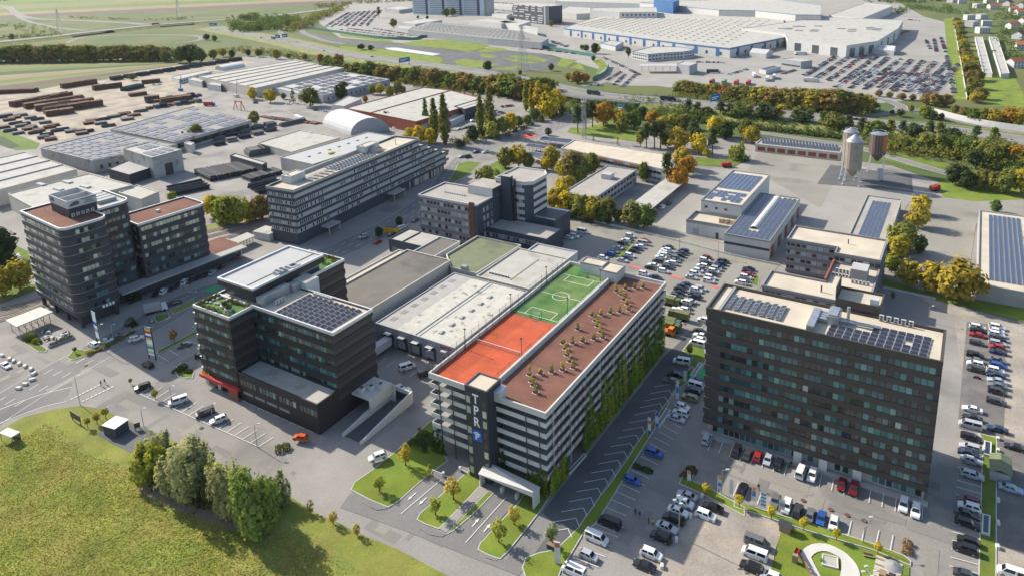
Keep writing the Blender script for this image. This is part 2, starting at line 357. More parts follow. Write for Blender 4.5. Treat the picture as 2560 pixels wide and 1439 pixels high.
def crown_pts(rng, kind, clumps, leaves, H):
    """clump centres spread over an uneven crown of the given kind, leaves scattered round each centre"""
    C = []; R = []
    for i in range(clumps):
        if kind == 'round':
            d = rng.normal(size=3); d /= np.linalg.norm(d); r = rng.uniform(.45, 1.0)**.6
            lob = 1+.22*np.sin(3*np.arctan2(d[1], d[0])+clumps)+.12*np.sin(5*d[2]*3+i)
            c = np.array([d[0]*.36*H*r*lob, d[1]*.36*H*r*lob, H*.53+d[2]*.42*H*r]); rad = .115*H
        elif kind == 'ball':
            d = rng.normal(size=3); d /= np.linalg.norm(d); r = rng.uniform(.3, 1)**.5; c = np.array([d[0]*.27*H*r, d[1]*.27*H*r, H*.70+d[2]*.25*H*r]); rad = .09*H
        elif kind == 'oval':
            d = rng.normal(size=3); d /= np.linalg.norm(d); r = rng.uniform(.3, 1.0)**.6; c = np.array([d[0]*.25*H*r, d[1]*.25*H*r, H*.58+d[2]*.40*H*r]); rad = .08*H
        elif kind == 'poplar':
            z = rng.uniform(.07, .99); w = .105*H*min(1, z*3.2)*max(.12, (1-z)**.55)*1.35; a = rng.uniform(0, 2*pi); r = sqrt(rng.uniform(.1, 1)); c = np.array([cos(a)*w*r, sin(a)*w*r, z*H]); rad = .040*H
        elif kind == 'pine':
            z = rng.uniform(.42, 1.0); w = .24*H*max(.2, (1.04-z))**.55*1.2; a = rng.uniform(0, 2*pi); r = rng.uniform(.25, 1); c = np.array([cos(a)*w*r, sin(a)*w*r, z*H]); rad = .07*H
        elif kind == 'cone':
            z = rng.uniform(.06, 1.0); w = .26*H*(1-z)+.03*H; a = rng.uniform(0, 2*pi); r = sqrt(rng.uniform(.2, 1)); c = np.array([cos(a)*w*r, sin(a)*w*r, z*H]); rad = .06*H
        elif kind == 'willow':
            if i == 0: lobes = [(rng.uniform(0, 6.28), rng.uniform(.05, .36), rng.uniform(.5, 1.0), rng.uniform(.13, .21)) for _ in range(9)]
            a_, r_, t_, w_ = lobes[i % 9]; d = rng.normal(size=3); d /= np.linalg.norm(d); q = rng.uniform(.35, 1)**.5; hz = t_*H*.5
            c = np.array([cos(a_)*r_*H+d[0]*w_*H*q, sin(a_)*r_*H+d[1]*w_*H*q, hz+d[2]*hz*.94*q]); rad = .055*H
        else:  # shrub / hedge clump
            d = rng.normal(size=3); d /= np.linalg.norm(d); d[2] = abs(d[2]); r = rng.uniform(.4, 1.0)**.6; c = np.array([d[0]*.55*H*r, d[1]*.55*H*r, H*.08+d[2]*.85*H*r]); rad = .16*H
        k = max(2, int(leaves*rng.uniform(.6, 1.4))); p = rng.normal(size=(k, 3)); p /= np.linalg.norm(p, axis=1)[:, None]; p *= (rng.uniform(0, 1, (k, 1))**.45)*rad*rng.uniform(.7, 1.3)
        if kind == 'willow': p[:, 2] *= 1.5
        C.append(c+p); R.append(p+np.array([0, 0, .5*rad]))
    return np.concatenate(C), np.concatenate(R)
def crown_mesh(kind, seed, H, clumps, leaves, size, m='leaf'):
    rng = np.random.default_rng(seed); C, Nn = crown_pts(rng, kind, clumps, leaves, H); ctr = C-np.array([0, 0, .45*H]); Nn = Nn/(np.linalg.norm(Nn, axis=1)[:, None]+1e-9)+.9*ctr/(np.linalg.norm(ctr, axis=1)[:, None]+1e-9)+rng.normal(size=Nn.shape)*.32+np.array([0, 0, .25])
    C[:, 2] = np.maximum(C[:, 2], .05*H*.2+.1); return quads_mesh(kind+'_crown', C, Nn, size*rng.uniform(.6, 1.35, len(C)), m)
def trunk_mesh(kind, H, seed):
    b = MB(); r = random.Random(seed); R0 = .022*H+.04; ht = {'pine': .95, 'poplar': .9, 'cone': .9}.get(kind, .62)*H
    b.tube((0, 0, -.1), (0, 0, ht*.5), R0, 'bark', 7, R0*.7); b.tube((0, 0, ht*.5), (.02*H, .01*H, ht), R0*.7, 'bark', 6, R0*.3)
    for i in range(6):
        a = i*2.4+r.random(); z = ht*(.45+.09*i); L = H*(.22 if kind in ('round', 'willow') else .12); b.tube((0, 0, z), (cos(a)*L, sin(a)*L, z+L*.9), R0*.42, 'bark', 5, R0*.12)
    return b.mesh(kind+'_trunk')
BANK = {}
SPEC = {'round': (10, 105, 15, .46), 'oval': (10, 80, 13, .36), 'poplar': (22, 190, 11, .48), 'pine': (14, 75, 14, .42), 'cone': (8, 50, 10, .24), 'shrub': (3, 30, 9, .22), 'willow': (13, 460, 22, .27),
        'round_fine': (4, 70, 14, .13), 'young': (5, 46, 12, .16)}
def bank(kind, v):
    if (kind, v) not in BANK:
        H, c, l, s = SPEC[kind]; base = {'round_fine': 'ball', 'young': 'oval'}.get(kind, kind)
        BANK[(kind, v)] = (crown_mesh(base, 11+v*7, H, c, l, s, 'leaf_thick' if kind in ('pine',) else 'leaf'), trunk_mesh(base, H, v), H)
    return BANK[(kind, v)]
NTREE = [0]
def jit(c, a=.18):
    k = random.uniform(1-a, 1+a); return (c[0]*k*random.uniform(.93, 1.07), c[1]*k, c[2]*k)
def tree(kind, loc, h, color, label, group=None, name='tree', cat='tree', wide=1.0, variants=4, jitter=.14):
    cr, tr, H = bank(kind, random.randrange(variants)); s = h/H
    t = thing(name, label, cat, loc, random.uniform(0, 6.28), group, scale=(s*wide, s*wide, s))
    obj('trunk', tr, t); obj('crown', cr, t, color=jit(color, jitter)); NTREE[0] += 1; return t
def leafball(name, parent, loc, r, n, color, kind=None, label=None, cat=None, group=None, flat=1.0, size=.18):
    """a small leafy bush as one mesh of leaf faces"""
    key = ('ball', n, round(flat, 2))
    if key not in BANK:
        rng = np.random.default_rng(n); d = rng.normal(size=(n*3, 3)); d /= np.linalg.norm(d, axis=1)[:, None]; C = d*(rng.uniform(.25, 1, (n*3, 1))**.5)*(1+.25*np.sin(4*d[:, :1]*2+3*d[:, 1:2]))
        C[:, 2] *= flat; BANK[key] = quads_mesh('bush', C, d+rng.normal(size=d.shape)*.4, np.full(n*3, size), 'leaf')
    return obj(name, BANK[key], parent, loc, random.uniform(0, 6), label, cat, group, kind, jit(color), scale=r)
def hedge(name, line, w, h, color, label, cat='hedge', density=9, group=None, kind=None, parent=None, size=.16):
    """leaf faces along a line; one mesh"""
    rng = np.random.default_rng(int(abs(line[0][0])*10)); C = []
    for a, b in zip(line[:-1], line[1:]):
        a, b = np.array(a[:2]), np.array(b[:2]); L = np.linalg.norm(b-a); n = int(L*density*(w+h)); t = rng.uniform(0, 1, (n, 1)); d = (b-a)/L; q = np.array([-d[1], d[0]])
        th = rng.uniform(0, pi, n); rr = rng.uniform(.55, 1.0, n); wob = 1+.25*np.sin(t[:, 0]*L*1.7)+.2*np.sin(t[:, 0]*L*.6+2)
        C.append(np.concatenate([a+t*(b-a)+q*(np.cos(th)*rr*w/2*wob)[:, None], (np.sin(th)*rr*h*wob)[:, None]], axis=1))
    C = np.concatenate(C); Nn = rng.normal(size=C.shape)+np.array([0, 0, .8]); me = quads_mesh('hedge_leaves', C, Nn, np.full(len(C), size)*rng.uniform(.7, 1.4, len(C)), 'leaf')
    return obj(name, me, parent, None, None, label, cat, group, kind, color)
def vines(parent, x, y, z0, z1, w, ax, n, color):
    """climbing plant on a facade"""
    rng = np.random.default_rng(int(abs(x*31+y*17))); t = rng.uniform(0, 1, n)**1.05; z = z0+(z1-z0)*t; s = rng.normal(size=n)*w*(1.1-.7*t)*.42+.3*np.sin(z*1.3+x+y); o = rng.uniform(.05, .55, n)*(1.2-t)
    C = np.stack([x+(s if ax == 'x' else o), y+(s if ax == 'y' else -o), z], axis=1); Nn = rng.normal(size=C.shape)+np.array([.8 if ax == 'y' else 0, -.8 if ax == 'x' else 0, .5])
    me = quads_mesh('vine_leaves', C, Nn, rng.uniform(.14, .3, n), 'leaf'); return obj('climbing_plant', me, parent, color=jit(color), kind='stuff')

# ------------------------------------------------------------------ office builder
WINM = {}
def pane_mesh(w, h, m, frame=None, d=.06):
    key = (round(w, 3), round(h, 3), m, frame)
    if key not in WINM:
        b = MB(); b.box(-w/2, w/2, -d, d, 0, h, m)
        if frame:
            t = .09
            for x0, x1, z0, z1 in ((-w/2, -w/2+t, 0, h), (w/2-t, w/2, 0, h), (-w/2+t, w/2-t, 0, t), (-w/2+t, w/2-t, h-t, h)): b.box(x0, x1, -d-.05, -d+.01, z0, z1, frame)
        WINM[key] = b.mesh('window_pane')
    return WINM[key]
CAM2 = Vector((0, 0))
def windows(root, poly, zs, h, pitch, w, m, depth=.3, frame=None, margin=.5, keep=None, name='window', limit=300, count=None, edges=None, skip=0.0, minlen=1.2):
    """windows along the sides of a footprint that can be seen from the road side; each one an object, past the limit joined"""
    count = count if count is not None else [0]
    extra = MB(); inn = inset(poly, depth); k = len(poly)
    for z in reversed(list(zs)):
        for i in range(k):
            a, b = Vector(inn[i]), Vector(inn[(i+1) % k]); L = (b-a).length
            if edges is not None and i not in edges: continue
            d = (b-a)/L if L > 1e-6 else Vector((1, 0)); n = Vector((d.y, -d.x))
            if n.dot(CAM2-(a+b)/2) < 0: continue
            if L < minlen: continue
            cnt = max(1, int((L-2*margin+.05)/pitch)); off = (L-cnt*pitch)/2
            for c in range(cnt):
                if skip and random.random() < skip: continue
                t = off+(c+.5)*pitch; p = a+d*t
                if keep and not keep(i, t, L, z): continue
                ang = atan2(d.y, d.x)
                if count[0] < limit:
                    count[0] += 1; obj(name, pane_mesh(w, h, m, frame), root, (p.x, p.y, z), ang)
                else:
                    hw = d*(w/2); q = p+n*.06
                    extra.face([(q.x-hw.x, q.y-hw.y, z), (q.x+hw.x, q.y+hw.y, z), (q.x+hw.x, q.y+hw.y, z+h), (q.x-hw.x, q.y-hw.y, z+h)], m if not m.startswith('glass_') else random.choice(('glass_p1', 'glass_p1', 'glass_p2', 'glass_p3', 'glass_p4')))
    if extra.f: extra.build('window_rows', root, kind='stuff')
    return count
def parapet_roof(root, poly, z, roof, cop, h=.6, t=.4, wall=None):
    b = MB(); b.face([(x, y, z-h) for x, y in inset(poly, t-.02)], roof); r = b.build('roof', root)
    b = MB(); b.ring(poly, inset(poly, t), z-h-.3, z, cop); b.build('parapet', root)
    return r
def office(root, poly, z0, ztop, floors, m, roof, cop, win=(1.3, 1.15, 1.5), glass='glass_teal', sill=1.0, depth=.22, top_band=1.5, frame=None, keep=None, limit=300, count=None, edges=None, band=None, skip=0.0, parapet=True, minlen=1.2, sill_line=False):
    """bands of cladding round a dark core, a window strip in between on every floor"""
    poly = ccw(poly); fh = (ztop-top_band-z0)/floors
    b = MB(); b.prism(inset(poly, depth), z0+.02, ztop-1.2, 'metal_dark'); b.build('core', root)
    pitch, w, h = win; zs = []
    for f in range(floors):
        z = z0+f*fh; b = MB(); b.prism(poly, z, z+(fh-h), band or m); b.build('spandrel', root); zs.append(z+fh-h)
        if sill_line: b = MB(); b.ring(inset(poly, -.12), inset(poly, .1), z+fh-h-.12, z+fh-h, 'metal_galv'); b.build('sill', root)
    b = MB(); b.ring(poly, inset(poly, .6), ztop-top_band, ztop-.25, m); b.build('fascia', root)
    if parapet: parapet_roof(root, inset(poly, -.03), ztop, roof, cop)
    windows(root, poly, zs, h-.04, pitch, w, glass, depth, frame, keep=keep, limit=limit, count=count, edges=edges, skip=skip, minlen=minlen)
PANEL = {}
def panel_mesh(w, l, tilt, m='pv_dark', frame='pv_frame', lift=.25):
    key = (w, l, tilt, m, lift)
    if key not in PANEL:
        b = MB(); s, c = sin(tilt), cos(tilt); h = l*s
        def q(x, y, dz): return (x, y*c, lift+(y+l/2)*s+dz)
        P8 = [q(-w/2, -l/2, 0), q(w/2, -l/2, 0), q(w/2, l/2, 0), q(-w/2, l/2, 0)]; T8 = [(a, b_, z+.05) for a, b_, z in P8]
        for i in range(4): j = (i+1) % 4; b.face([P8[i], P8[j], T8[j], T8[i]], frame)
        b.face(list(reversed(P8)), frame); b.face(T8, frame)
        e = .045; I = [q(-w/2+e, -l/2+e, .056), q(w/2-e, -l/2+e, .056), q(w/2-e, l/2-e, .056), q(-w/2+e, l/2-e, .056)]; b.face(I, m)
        if lift > .1:
            for x in (-w/2+.1, w/2-.1): b.box(x-.03, x+.03, l/2*c-.06, l/2*c, 0, lift+l*s, frame); b.box(x-.03, x+.03, -l/2*c, -l/2*c+.06, 0, lift, frame)
        PANEL[key] = b.mesh('solar_panel')
    return PANEL[key]
def panels(root, x0, x1, y0, y1, z, nx, ny, tilt=.0, m='pv_dark', gapx=.06, gapy=.06, rz=0, lift=.12, skip=None, name='solar_panel'):
    """nx by ny panels over a roof area, each an object"""
    dx, dy = (x1-x0)/nx, (y1-y0)/ny; me = panel_mesh(round(dx-gapx, 2), round(dy-gapy, 2), tilt, m, lift=lift)
    for i in range(nx):
        for j in range(ny):
            if skip and skip(i, j): continue
            obj(name, me, root, (x0+dx*(i+.5), y0+dy*(j+.5), z), rz)
def ac_unit(root, x, y, z, w=1.0, d=.45, h=1.4, rz=0, name='air_conditioner', fans=2):
    b = MB(); b.box(-w/2, w/2, -d/2, d/2, .12, h, 'wall_white'); b.box(-w/2, -w/2+.1, -d/2, d/2, 0, .12, 'metal_dark'); b.box(w/2-.1, w/2, -d/2, d/2, 0, .12, 'metal_dark')
    for k in range(fans):
        zc = .12+(h-.12)*(k+.5)/fans; r = min(w*.42, (h-.12)/fans*.42); n = len(b.v)
        b.face([(r*cos(a*pi/6), -d/2-.012, zc+r*sin(a*pi/6)) for a in range(12)][::-1], 'metal_dark')
    return b.build(name, root, loc=(x, y, z), rz=rz)
def text(root, s, size, m, loc, rot, name='lettering', extr=.04, align='CENTER', sx=1.0, bold=0.0):
    c = bpy.data.curves.new(name, 'FONT'); c.body = s; c.size = size; c.extrude = extr; c.align_x = align; c.align_y = 'CENTER'; c.offset = bold
    t = bpy.data.objects.new('tmp', c); me = bpy.data.meshes.new_from_object(t); bpy.data.objects.remove(t)
    me.materials.clear(); me.materials.append(MATS[m])
    o = obj(name, me, root); o.location = loc; o.rotation_euler = rot; o.scale = (sx, 1, 1); return o

# ------------------------------------------------------------------ parking garage with sports roof
def garage():
    X0, X1, Y0, Y1, ZT = -104.2, -71.4, 120.2, 193.6, 21.5
    g = thing('parking_garage', 'open concrete parking garage with red court, green pitch and brown gravel roof', 'garage', (X0, Y0, 0))
    W_, D_ = X1-X0, Y1-Y0; wl = (-87.7)-X0
    full = rect(0, W_, 0, D_)
    fh = 2.75; tops = [ZT-fh*k for k in range(1, 7)]
    for z in tops:
        b = MB(); b.box(.25, W_-.25, .25, D_-.25, z-1.35, z-1.0, 'concrete_deck'); b.build('deck', g)
        b = MB(); b.ring(full, inset(full, .18), z-1.15, z, 'concrete_pale'); b.build('spandrel', g)
    b = MB(); b.box(.2, W_-.2, .2, D_-.2, ZT-1.5, ZT-1.05, 'concrete_deck'); b.build('roof_deck', g)
    b = MB(); b.ring(inset(full, -.06), inset(full, .32), ZT-1.5, ZT, 'concrete_pale'); b.build('parapet', g)
    # inner core walls and columns keep the decks dark inside
    b = MB(); b.box(10, 11, 7, D_-7, .1, ZT-1.55, 'concrete_deck'); b.box(21.5, 22.5, 7, D_-7, .1, ZT-1.55, 'concrete_deck'); b.build('ramp_wall', g)
    for i in range(9):
        for x in (.55, W_-.55, 16.2):
            y = 4+i*8.15; b = MB(); b.box(x-.2, x+.2, y-.2, y+.2, 0, ZT-1.5, 'concrete'); b.build('column', g)
    for x in (3.3, 7.2, 19.6, 27.8, 31.2):
        b = MB(); b.tube((x, -.35, 0), (x, -.35, ZT-1.4), .13, 'metal_dark', 6); b.build('post', g)
    # red strut lattice and steel posts down the long side
    for i in range(34):
        y = 2.2+i*2.12; b = MB(); b.tube((W_+.28, y, .1), (W_+.28, y, ZT-2.2), .055, 'metal_red', 5)
        if i % 2: b.tube((W_+.28, y, 3), (W_+.28, y+2.0, 8.5), .04, 'metal_red', 4)
        b.build('trellis_post', g)
    # roof surfaces
    zr = ZT-1.0
    for nm, x0, x1, y0, y1, m in (('tennis_court', .33, wl-.35, .33, 36.6, 'court_orange'), ('football_pitch', .33, wl-.35, 36.62, D_-.33, 'turf'), ('gravel_bed', wl+.3, W_-.33, .33, D_-.33, 'gravel_brown')):
        b = MB(); b.box(x0, x1, y0, y1, zr-.04, zr, m); b.build(nm, g)
    b = MB(); b.box(wl-.3, wl+.3, 6.2, D_-5.4, zr, ZT+.15, 'concrete_pale'); b.build('dividing_wall', g)
    b = MB(); b.ring(inset(rect(wl+.3, W_-.3, .3, D_-.3), .05), inset(rect(wl+.3, W_-.3, .3, D_-.3), .35), zr, zr+.06, 'concrete_pale'); b.build('gravel_border', g)
    zl = zr+.012
    def line(nm, pts, w, m, closed=False):
        b = MB(); pts = pts+[pts[0]] if closed else pts
        for (x0, y0), (x1, y1) in zip(pts[:-1], pts[1:]):
            d = Vector((x1-x0, y1-y0)); n = Vector((-d.y, d.x)).normalized()*w/2
            b.face([(x0+n.x, y0+n.y, zl), (x0-n.x, y0-n.y, zl), (x1-n.x, y1-n.y, zl), (x1+n.x, y1+n.y, zl)], m)
        return b.build(nm, g)
    mx = (wl)/2; py0, py1 = 38.2, D_-7.5
    line('pitch_line', [(1.6, py0), (wl-1.6, py0), (wl-1.6, py1), (1.6, py1)], .16, 'paint_white', True)
    line('pitch_line', [(1.6, (py0+py1)/2), (wl-1.6, (py0+py1)/2)], .16, 'paint_white')
    line('centre_circle', [(mx+2.5*cos(a*pi/16), (py0+py1)/2+2.5*sin(a*pi/16)) for a in range(32)], .16, 'paint_white', True)
    for y, s in ((py0, 1), (py1, -1)): line('penalty_box', [(mx-4.2, y), (mx-4.2, y+s*4.2), (mx+4.2, y+s*4.2), (mx+4.2, y)], .16, 'paint_white')
    for y in (5.5, 12.5, 18.6, 24.5, 31.6): line('court_line', [(2.2, y), (wl-2.2, y)], .07, 'brick_dark')
    line('court_line', [(mx, 12.5), (mx, 24.5)], .07, 'brick_dark')
    for x in (2.2, wl-2.2): line('court_line', [(x, 5.5), (x, 31.6)], .07, 'brick_dark')
    # stair tower with lettering
    tx0, tx1, ty0, ty1, tz = -90.7-X0, -84.6-X0, 116.7-Y0, 122.5-Y0, 24.5
    tp = rect(tx0, tx1, ty0, ty1); b = MB(); b.box(tx0, tx1, ty0, ty1, .05, tz-.35, 'clad_slate'); t = b.build('stair_tower', g)
    b = MB(); b.ring(inset(tp, -.04), inset(tp, .35), tz-.5, tz, 'metal_dark'); b.build('tower_parapet', t)
    b = MB(); b.face([(x, y, tz-.25) for x, y in inset(tp, .3)], 'gravel_roof'); b.build('tower_roof', t)
    for i in range(8):
        for x in (tx0+.85, tx1-.85): obj('tower_window', pane_mesh(1.05, 1.7, 'glass_green', d=.05), t, (x, ty0-.01, 1.4+i*2.68))
    for ch, z in (('T', 21.6), ('P', 18.6), ('R', 15.6)): text(t, ch, 3.3, 'letter_white', ((tx0+tx1)/2-.1, ty0-.08, z), (pi/2, 0, 0), sx=.85, bold=.045)
    b = MB(); b.box((tx0+tx1)/2-1.35, (tx0+tx1)/2+1.15, ty0-.16, ty0-.02, 10.7, 13.5, 'paint_blue'); sg = b.build('parking_sign', t)
    text(sg, 'P', 2.2, 'letter_white', ((tx0+tx1)/2-.05, ty0-.2, 11.85), (pi/2, 0, 0), bold=.03)
    b = MB(); cxm = (tx0+tx1)/2-.1
    for s in (-1, 1): b.face([(cxm, ty0-.2, 13.25), (cxm+s*.95, ty0-.2, 12.75), (cxm+s*.95, ty0-.2, 12.5), (cxm, ty0-.2, 13.0)][::s], 'letter_white')
    b.build('roof_mark', sg)
    b = MB(); b.box(tx1+.02, tx1+1.6, ty1-3.0, ty1, zr, zr+2.6, 'metal_light'); b.build('roof_door', g)
    # stair house at the far end
    sx0, sx1, sy0, sy1 = -98.3-X0, -84.9-X0, 187.6-Y0, 194.0-Y0
    for a, c, z, y in ((sx0, -90.6-X0, 3.5, sy0+1.9), (-90.6-X0+.02, sx1, 3.3, sy0)):
        b = MB(); b.box(a, c, y, sy1, zr, zr+z-.12, 'wall_white', 'gravel_roof'); s = b.build('stair_house', g)
        r = rect(a, c, y, sy1); b = MB(); b.ring(inset(r, -.05), inset(r, .3), zr+z-.3, zr+z+.15, 'clad_grey'); b.build('stair_house_coping', s)
    # goals, net
    for y, s in ((py0-.2, 1), (py1+.4, -1)):
        b = MB(); z0 = zr+.01
        for x in (mx-1.6, mx+1.6): b.tube((x, y, z0), (x, y, z0+2.0), .09, 'paint_green', 6); b.tube((x, y-s*1.2, z0), (x, y-s*1.2, z0+1.5), .06, 'paint_green', 6); b.tube((x, y, z0+2.0), (x, y-s*1.2, z0+1.5), .06, 'paint_green', 6); b.tube((x, y, z0+.06), (x, y-s*1.2, z0+.06), .06, 'paint_green', 6)
        b.tube((mx-1.6, y, z0+2.0), (mx+1.6, y, z0+2.0), .09, 'paint_green', 6); b.tube((mx-1.6, y-s*1.2, z0+.06), (mx+1.6, y-s*1.2, z0+.06), .06, 'paint_green', 6); b.tube((mx-1.6, y-s*1.2, z0+1.5), (mx+1.6, y-s*1.2, z0+1.5), .05, 'paint_green', 6)
        go = b.build('football_goal', None, loc=(X0, Y0, 0), label='green metal football goal on the green pitch, '+('nearer the red court' if s == 1 else 'in front of the roof stair house'), cat='goal')
        b = MB(); b.face([(mx-1.6, y, z0+2), (mx+1.6, y, z0+2), (mx+1.6, y-s*1.2, z0+1.5), (mx-1.6, y-s*1.2, z0+1.5)], 'net'); b.face([(mx-1.6, y-s*1.2, z0+1.5), (mx+1.6, y-s*1.2, z0+1.5), (mx+1.6, y-s*1.2, z0), (mx-1.6, y-s*1.2, z0)], 'net'); b.build('goal_net', go)
    n = thing('tennis_net', 'white tennis net across the red court on the garage roof', 'net', (X0, Y0+18.55, zr))
    for x in (1.6, wl-1.6): b = MB(); b.tube((x, 0, 0), (x, 0, 1.15), .07, 'wall_white'); b.build('post', n)
    b = MB(); b.box(1.6, wl-1.6, -.02, .02, .08, .95, 'net'); b.build('net_sheet', n); b = MB(); b.box(1.6, wl-1.6, -.04, .04, .95, 1.06, 'letter_white'); b.build('net_band', n)
    # ball fences: posts and netting
    def fence(lbl, pts, h, step, base=ZT):
        f = thing('ball_fence', lbl, 'fence', (X0, Y0, base)); 
        for (x0, y0), (x1, y1) in zip(pts[:-1], pts[1:]):
            L = sqrt((x1-x0)**2+(y1-y0)**2); k = max(1, round(L/step))
            for i in range(k+1):
                t_ = i/k; x, y = x0+(x1-x0)*t_, y0+(y1-y0)*t_; b = MB(); b.tube((x, y, -.9 if base == ZT else 0), (x, y, h), .05, 'metal_dark', 5); b.build('fence_post', f)
                if i < k: t2 = (i+1)/k; x2, y2 = x0+(x1-x0)*t2, y0+(y1-y0)*t2; b = MB(); b.face([(x, y, 0), (x2, y2, 0), (x2, y2, h), (x, y, h)], 'net'); b.build('fence_net', f)
    fence('tall dark ball fence along the sports roof edge beside the white hall', [(.5, 1), (.5, D_-6)], 3.0, 3.4)
    fence('low dark ball fence between red court and gravel roof', [(wl-.5, 6.5), (wl-.5, D_-7)], 2.4, 5.0, zr)
    for x, y, nm in ((.6, 14.5, 'by the red court beside the tall fence'), (.6, 36.6, 'where red court meets green pitch'), (.6, 57, 'by the green pitch beside the tall fence'), (wl-.6, 17.5, 'at the tennis net beside the dividing wall'), (wl-.6, 42, 'by the near goal beside the dividing wall'), (wl-.6, 63, 'by the far goal beside the dividing wall')):
        l = thing('court_floodlight', 'slim dark floodlight mast on the garage roof '+nm, 'floodlight', (X0+x, Y0+y, zr)); b = MB(); b.tube((0, 0, 0), (0, 0, 5.6), .08, 'metal_dark', 6); b.build('mast', l)
        b = MB(); b.box(-.3, .3, -.18, .18, 5.55, 5.8, 'metal_dark'); b.build('lamp_head', l)
    return X0, Y0, zr, wl, W_, D_
GX0, GY0, GZR, GWL, GW, GD = garage()

# ------------------------------------------------------------------ tall dark office, right
def right_office():
    x0, x1, y0, y1, zt = -48.3, 1.2, 158.6, 173.4, 35.0
    g = thing('office_tower', 'wide dark brown office block of eleven floors with solar roof', 'office building', (x0, y0, 0)); w, d = x1-x0, y1-y0
    pl = rect(0, w, 0, d)
    b = MB(); b.box(.9, w-.6, 1.2, d-.3, .05, 3.4, 'concrete'); b.build('ground_floor', g)
    cnt = [0]
    office(g, pl, 3.3, zt, 10, 'clad_brown', 'gravel_roof', 'clad_brown', (1.28, 1.12, 1.55), 'glass_teal', top_band=1.9, count=cnt, limit=300, keep=lambda i, t, L, z: (3.0 < t < L-.6) if i == 0 else t > 2)
    for a, c in ((2.2, 22.5), (24.5, 26.5), (30.5, 34.0), (38.5, 48.5)):
        n = int((c-a)/1.3)
        for k in range(n): obj('ground_window', pane_mesh(1.15, 1.6, 'glass_teal'), g, (a+(k+.5)*(c-a)/n, 1.15, 1.0))
    for a in (22.8, 28.4, 35.6): b = MB(); b.box(a-.9, a+.9, -.05, 1.2, .05, 3.3, 'concrete_pale'); b.build('entrance_wall', g)
    b = MB(); b.box(-.3, w+.3, -.9, 1.0, 0, .45, 'concrete'); b.build('plinth', g)
    zr = zt-.6
    # roof: left array of tilted rows, right array of flat panels, plant in the middle
    for r in range(7):
        x = 4.2+r*1.95
        for k in range(4): obj('solar_panel', panel_mesh(1.9, 1.25, .25, lift=.2), g, (x, 3.4+k*1.95, zr), -pi/2)
    for r in range(5):
        n0 = 0 if r < 3 else 5
        for k in range(12):
            if r >= 3 and k < 5: continue
            if (r, k) in ((2, 9),): continue
            obj('solar_panel', panel_mesh(1.55, 1.75, .08, lift=.15), g, (27.6+k*1.65+r*.1, 1.6+r*1.9, zr))
    b = MB(); b.box(22.6, 24.2, .9, 10.5, zr, zr+1.5, 'metal_galv'); b.build('air_duct', g)
    for k in range(4): b = MB(); b.box(24.2, 26.0, 6.2+k*1.1, 7.0+k*1.1, zr+.5, zr+1.2, 'metal_galv', taper=0); b.build('duct_branch', g)
    b = MB(); b.box(26.0, 28.5, 6.0, 11.2, zr, zr+2.2, 'metal_galv'); b.box(26.3, 28.2, 6.3, 10.9, zr+2.2, zr+2.6, 'metal_galv'); b.build('air_handler', g)
    b = MB(); b.tube((28.4, 8.2, zr+.7), (37, 8.8, zr+.7), .42, 'metal_galv', 8); b.build('duct_pipe', g)
    b = MB(); b.tube((30.2, 8.6, zr), (30.2, 8.6, zr+4.2), .35, 'metal_galv', 8); b.build('flue', g)
    for k in range(5): ac_unit(g, 36.6+k*1.5, 13.6, zr+.1)
    b = MB(); b.box(2.6, 3.3, .6, d-.6, zr, zr+.5, 'clad_grey'); b.build('roof_channel', g)
    # plant house at the back
    b = MB(); b.box(26.5, 36.2, d+.05, d+7.5, .05, zt+1.6, 'clad_brown', 'gravel_roof'); p = b.build('stair_core', g)
    r = rect(26.5, 36.2, d+.05, d+7.5); b = MB(); b.ring(inset(r, -.03), inset(r, .3), zt+1.4, zt+2.1, 'clad_brown'); b.build('core_parapet', p)
    b = MB(); b.box(26.4, 26.6, d+.1, d+7.4, zt+2.1, zt+5.0, 'clad_brown'); b.build('screen_wall', p)
    b = MB(); b.box(33.8, 35.6, d+.6, d+2.2, zt+1.6, zt+3.4, 'metal_light'); b.build('roof_cabinet', p)
    b = MB(); b.box(20.5, 26.4, d+.05, d+5.5, .05, 31.0, 'clad_brown', 'gravel_roof'); p2 = b.build('rear_wing', g)
    for k in range(4):
        b = MB(); b.box(21+k*1.3, 22+k*1.3, d+1.5, d+2.5, 31.0, 31.5, 'timber'); pt = b.build('planter', p2)
        leafball('planter_shrub', pt, (21.5+k*1.3, d+2, 32.0), .7, 60, (.07, .1, .03))
right_office()

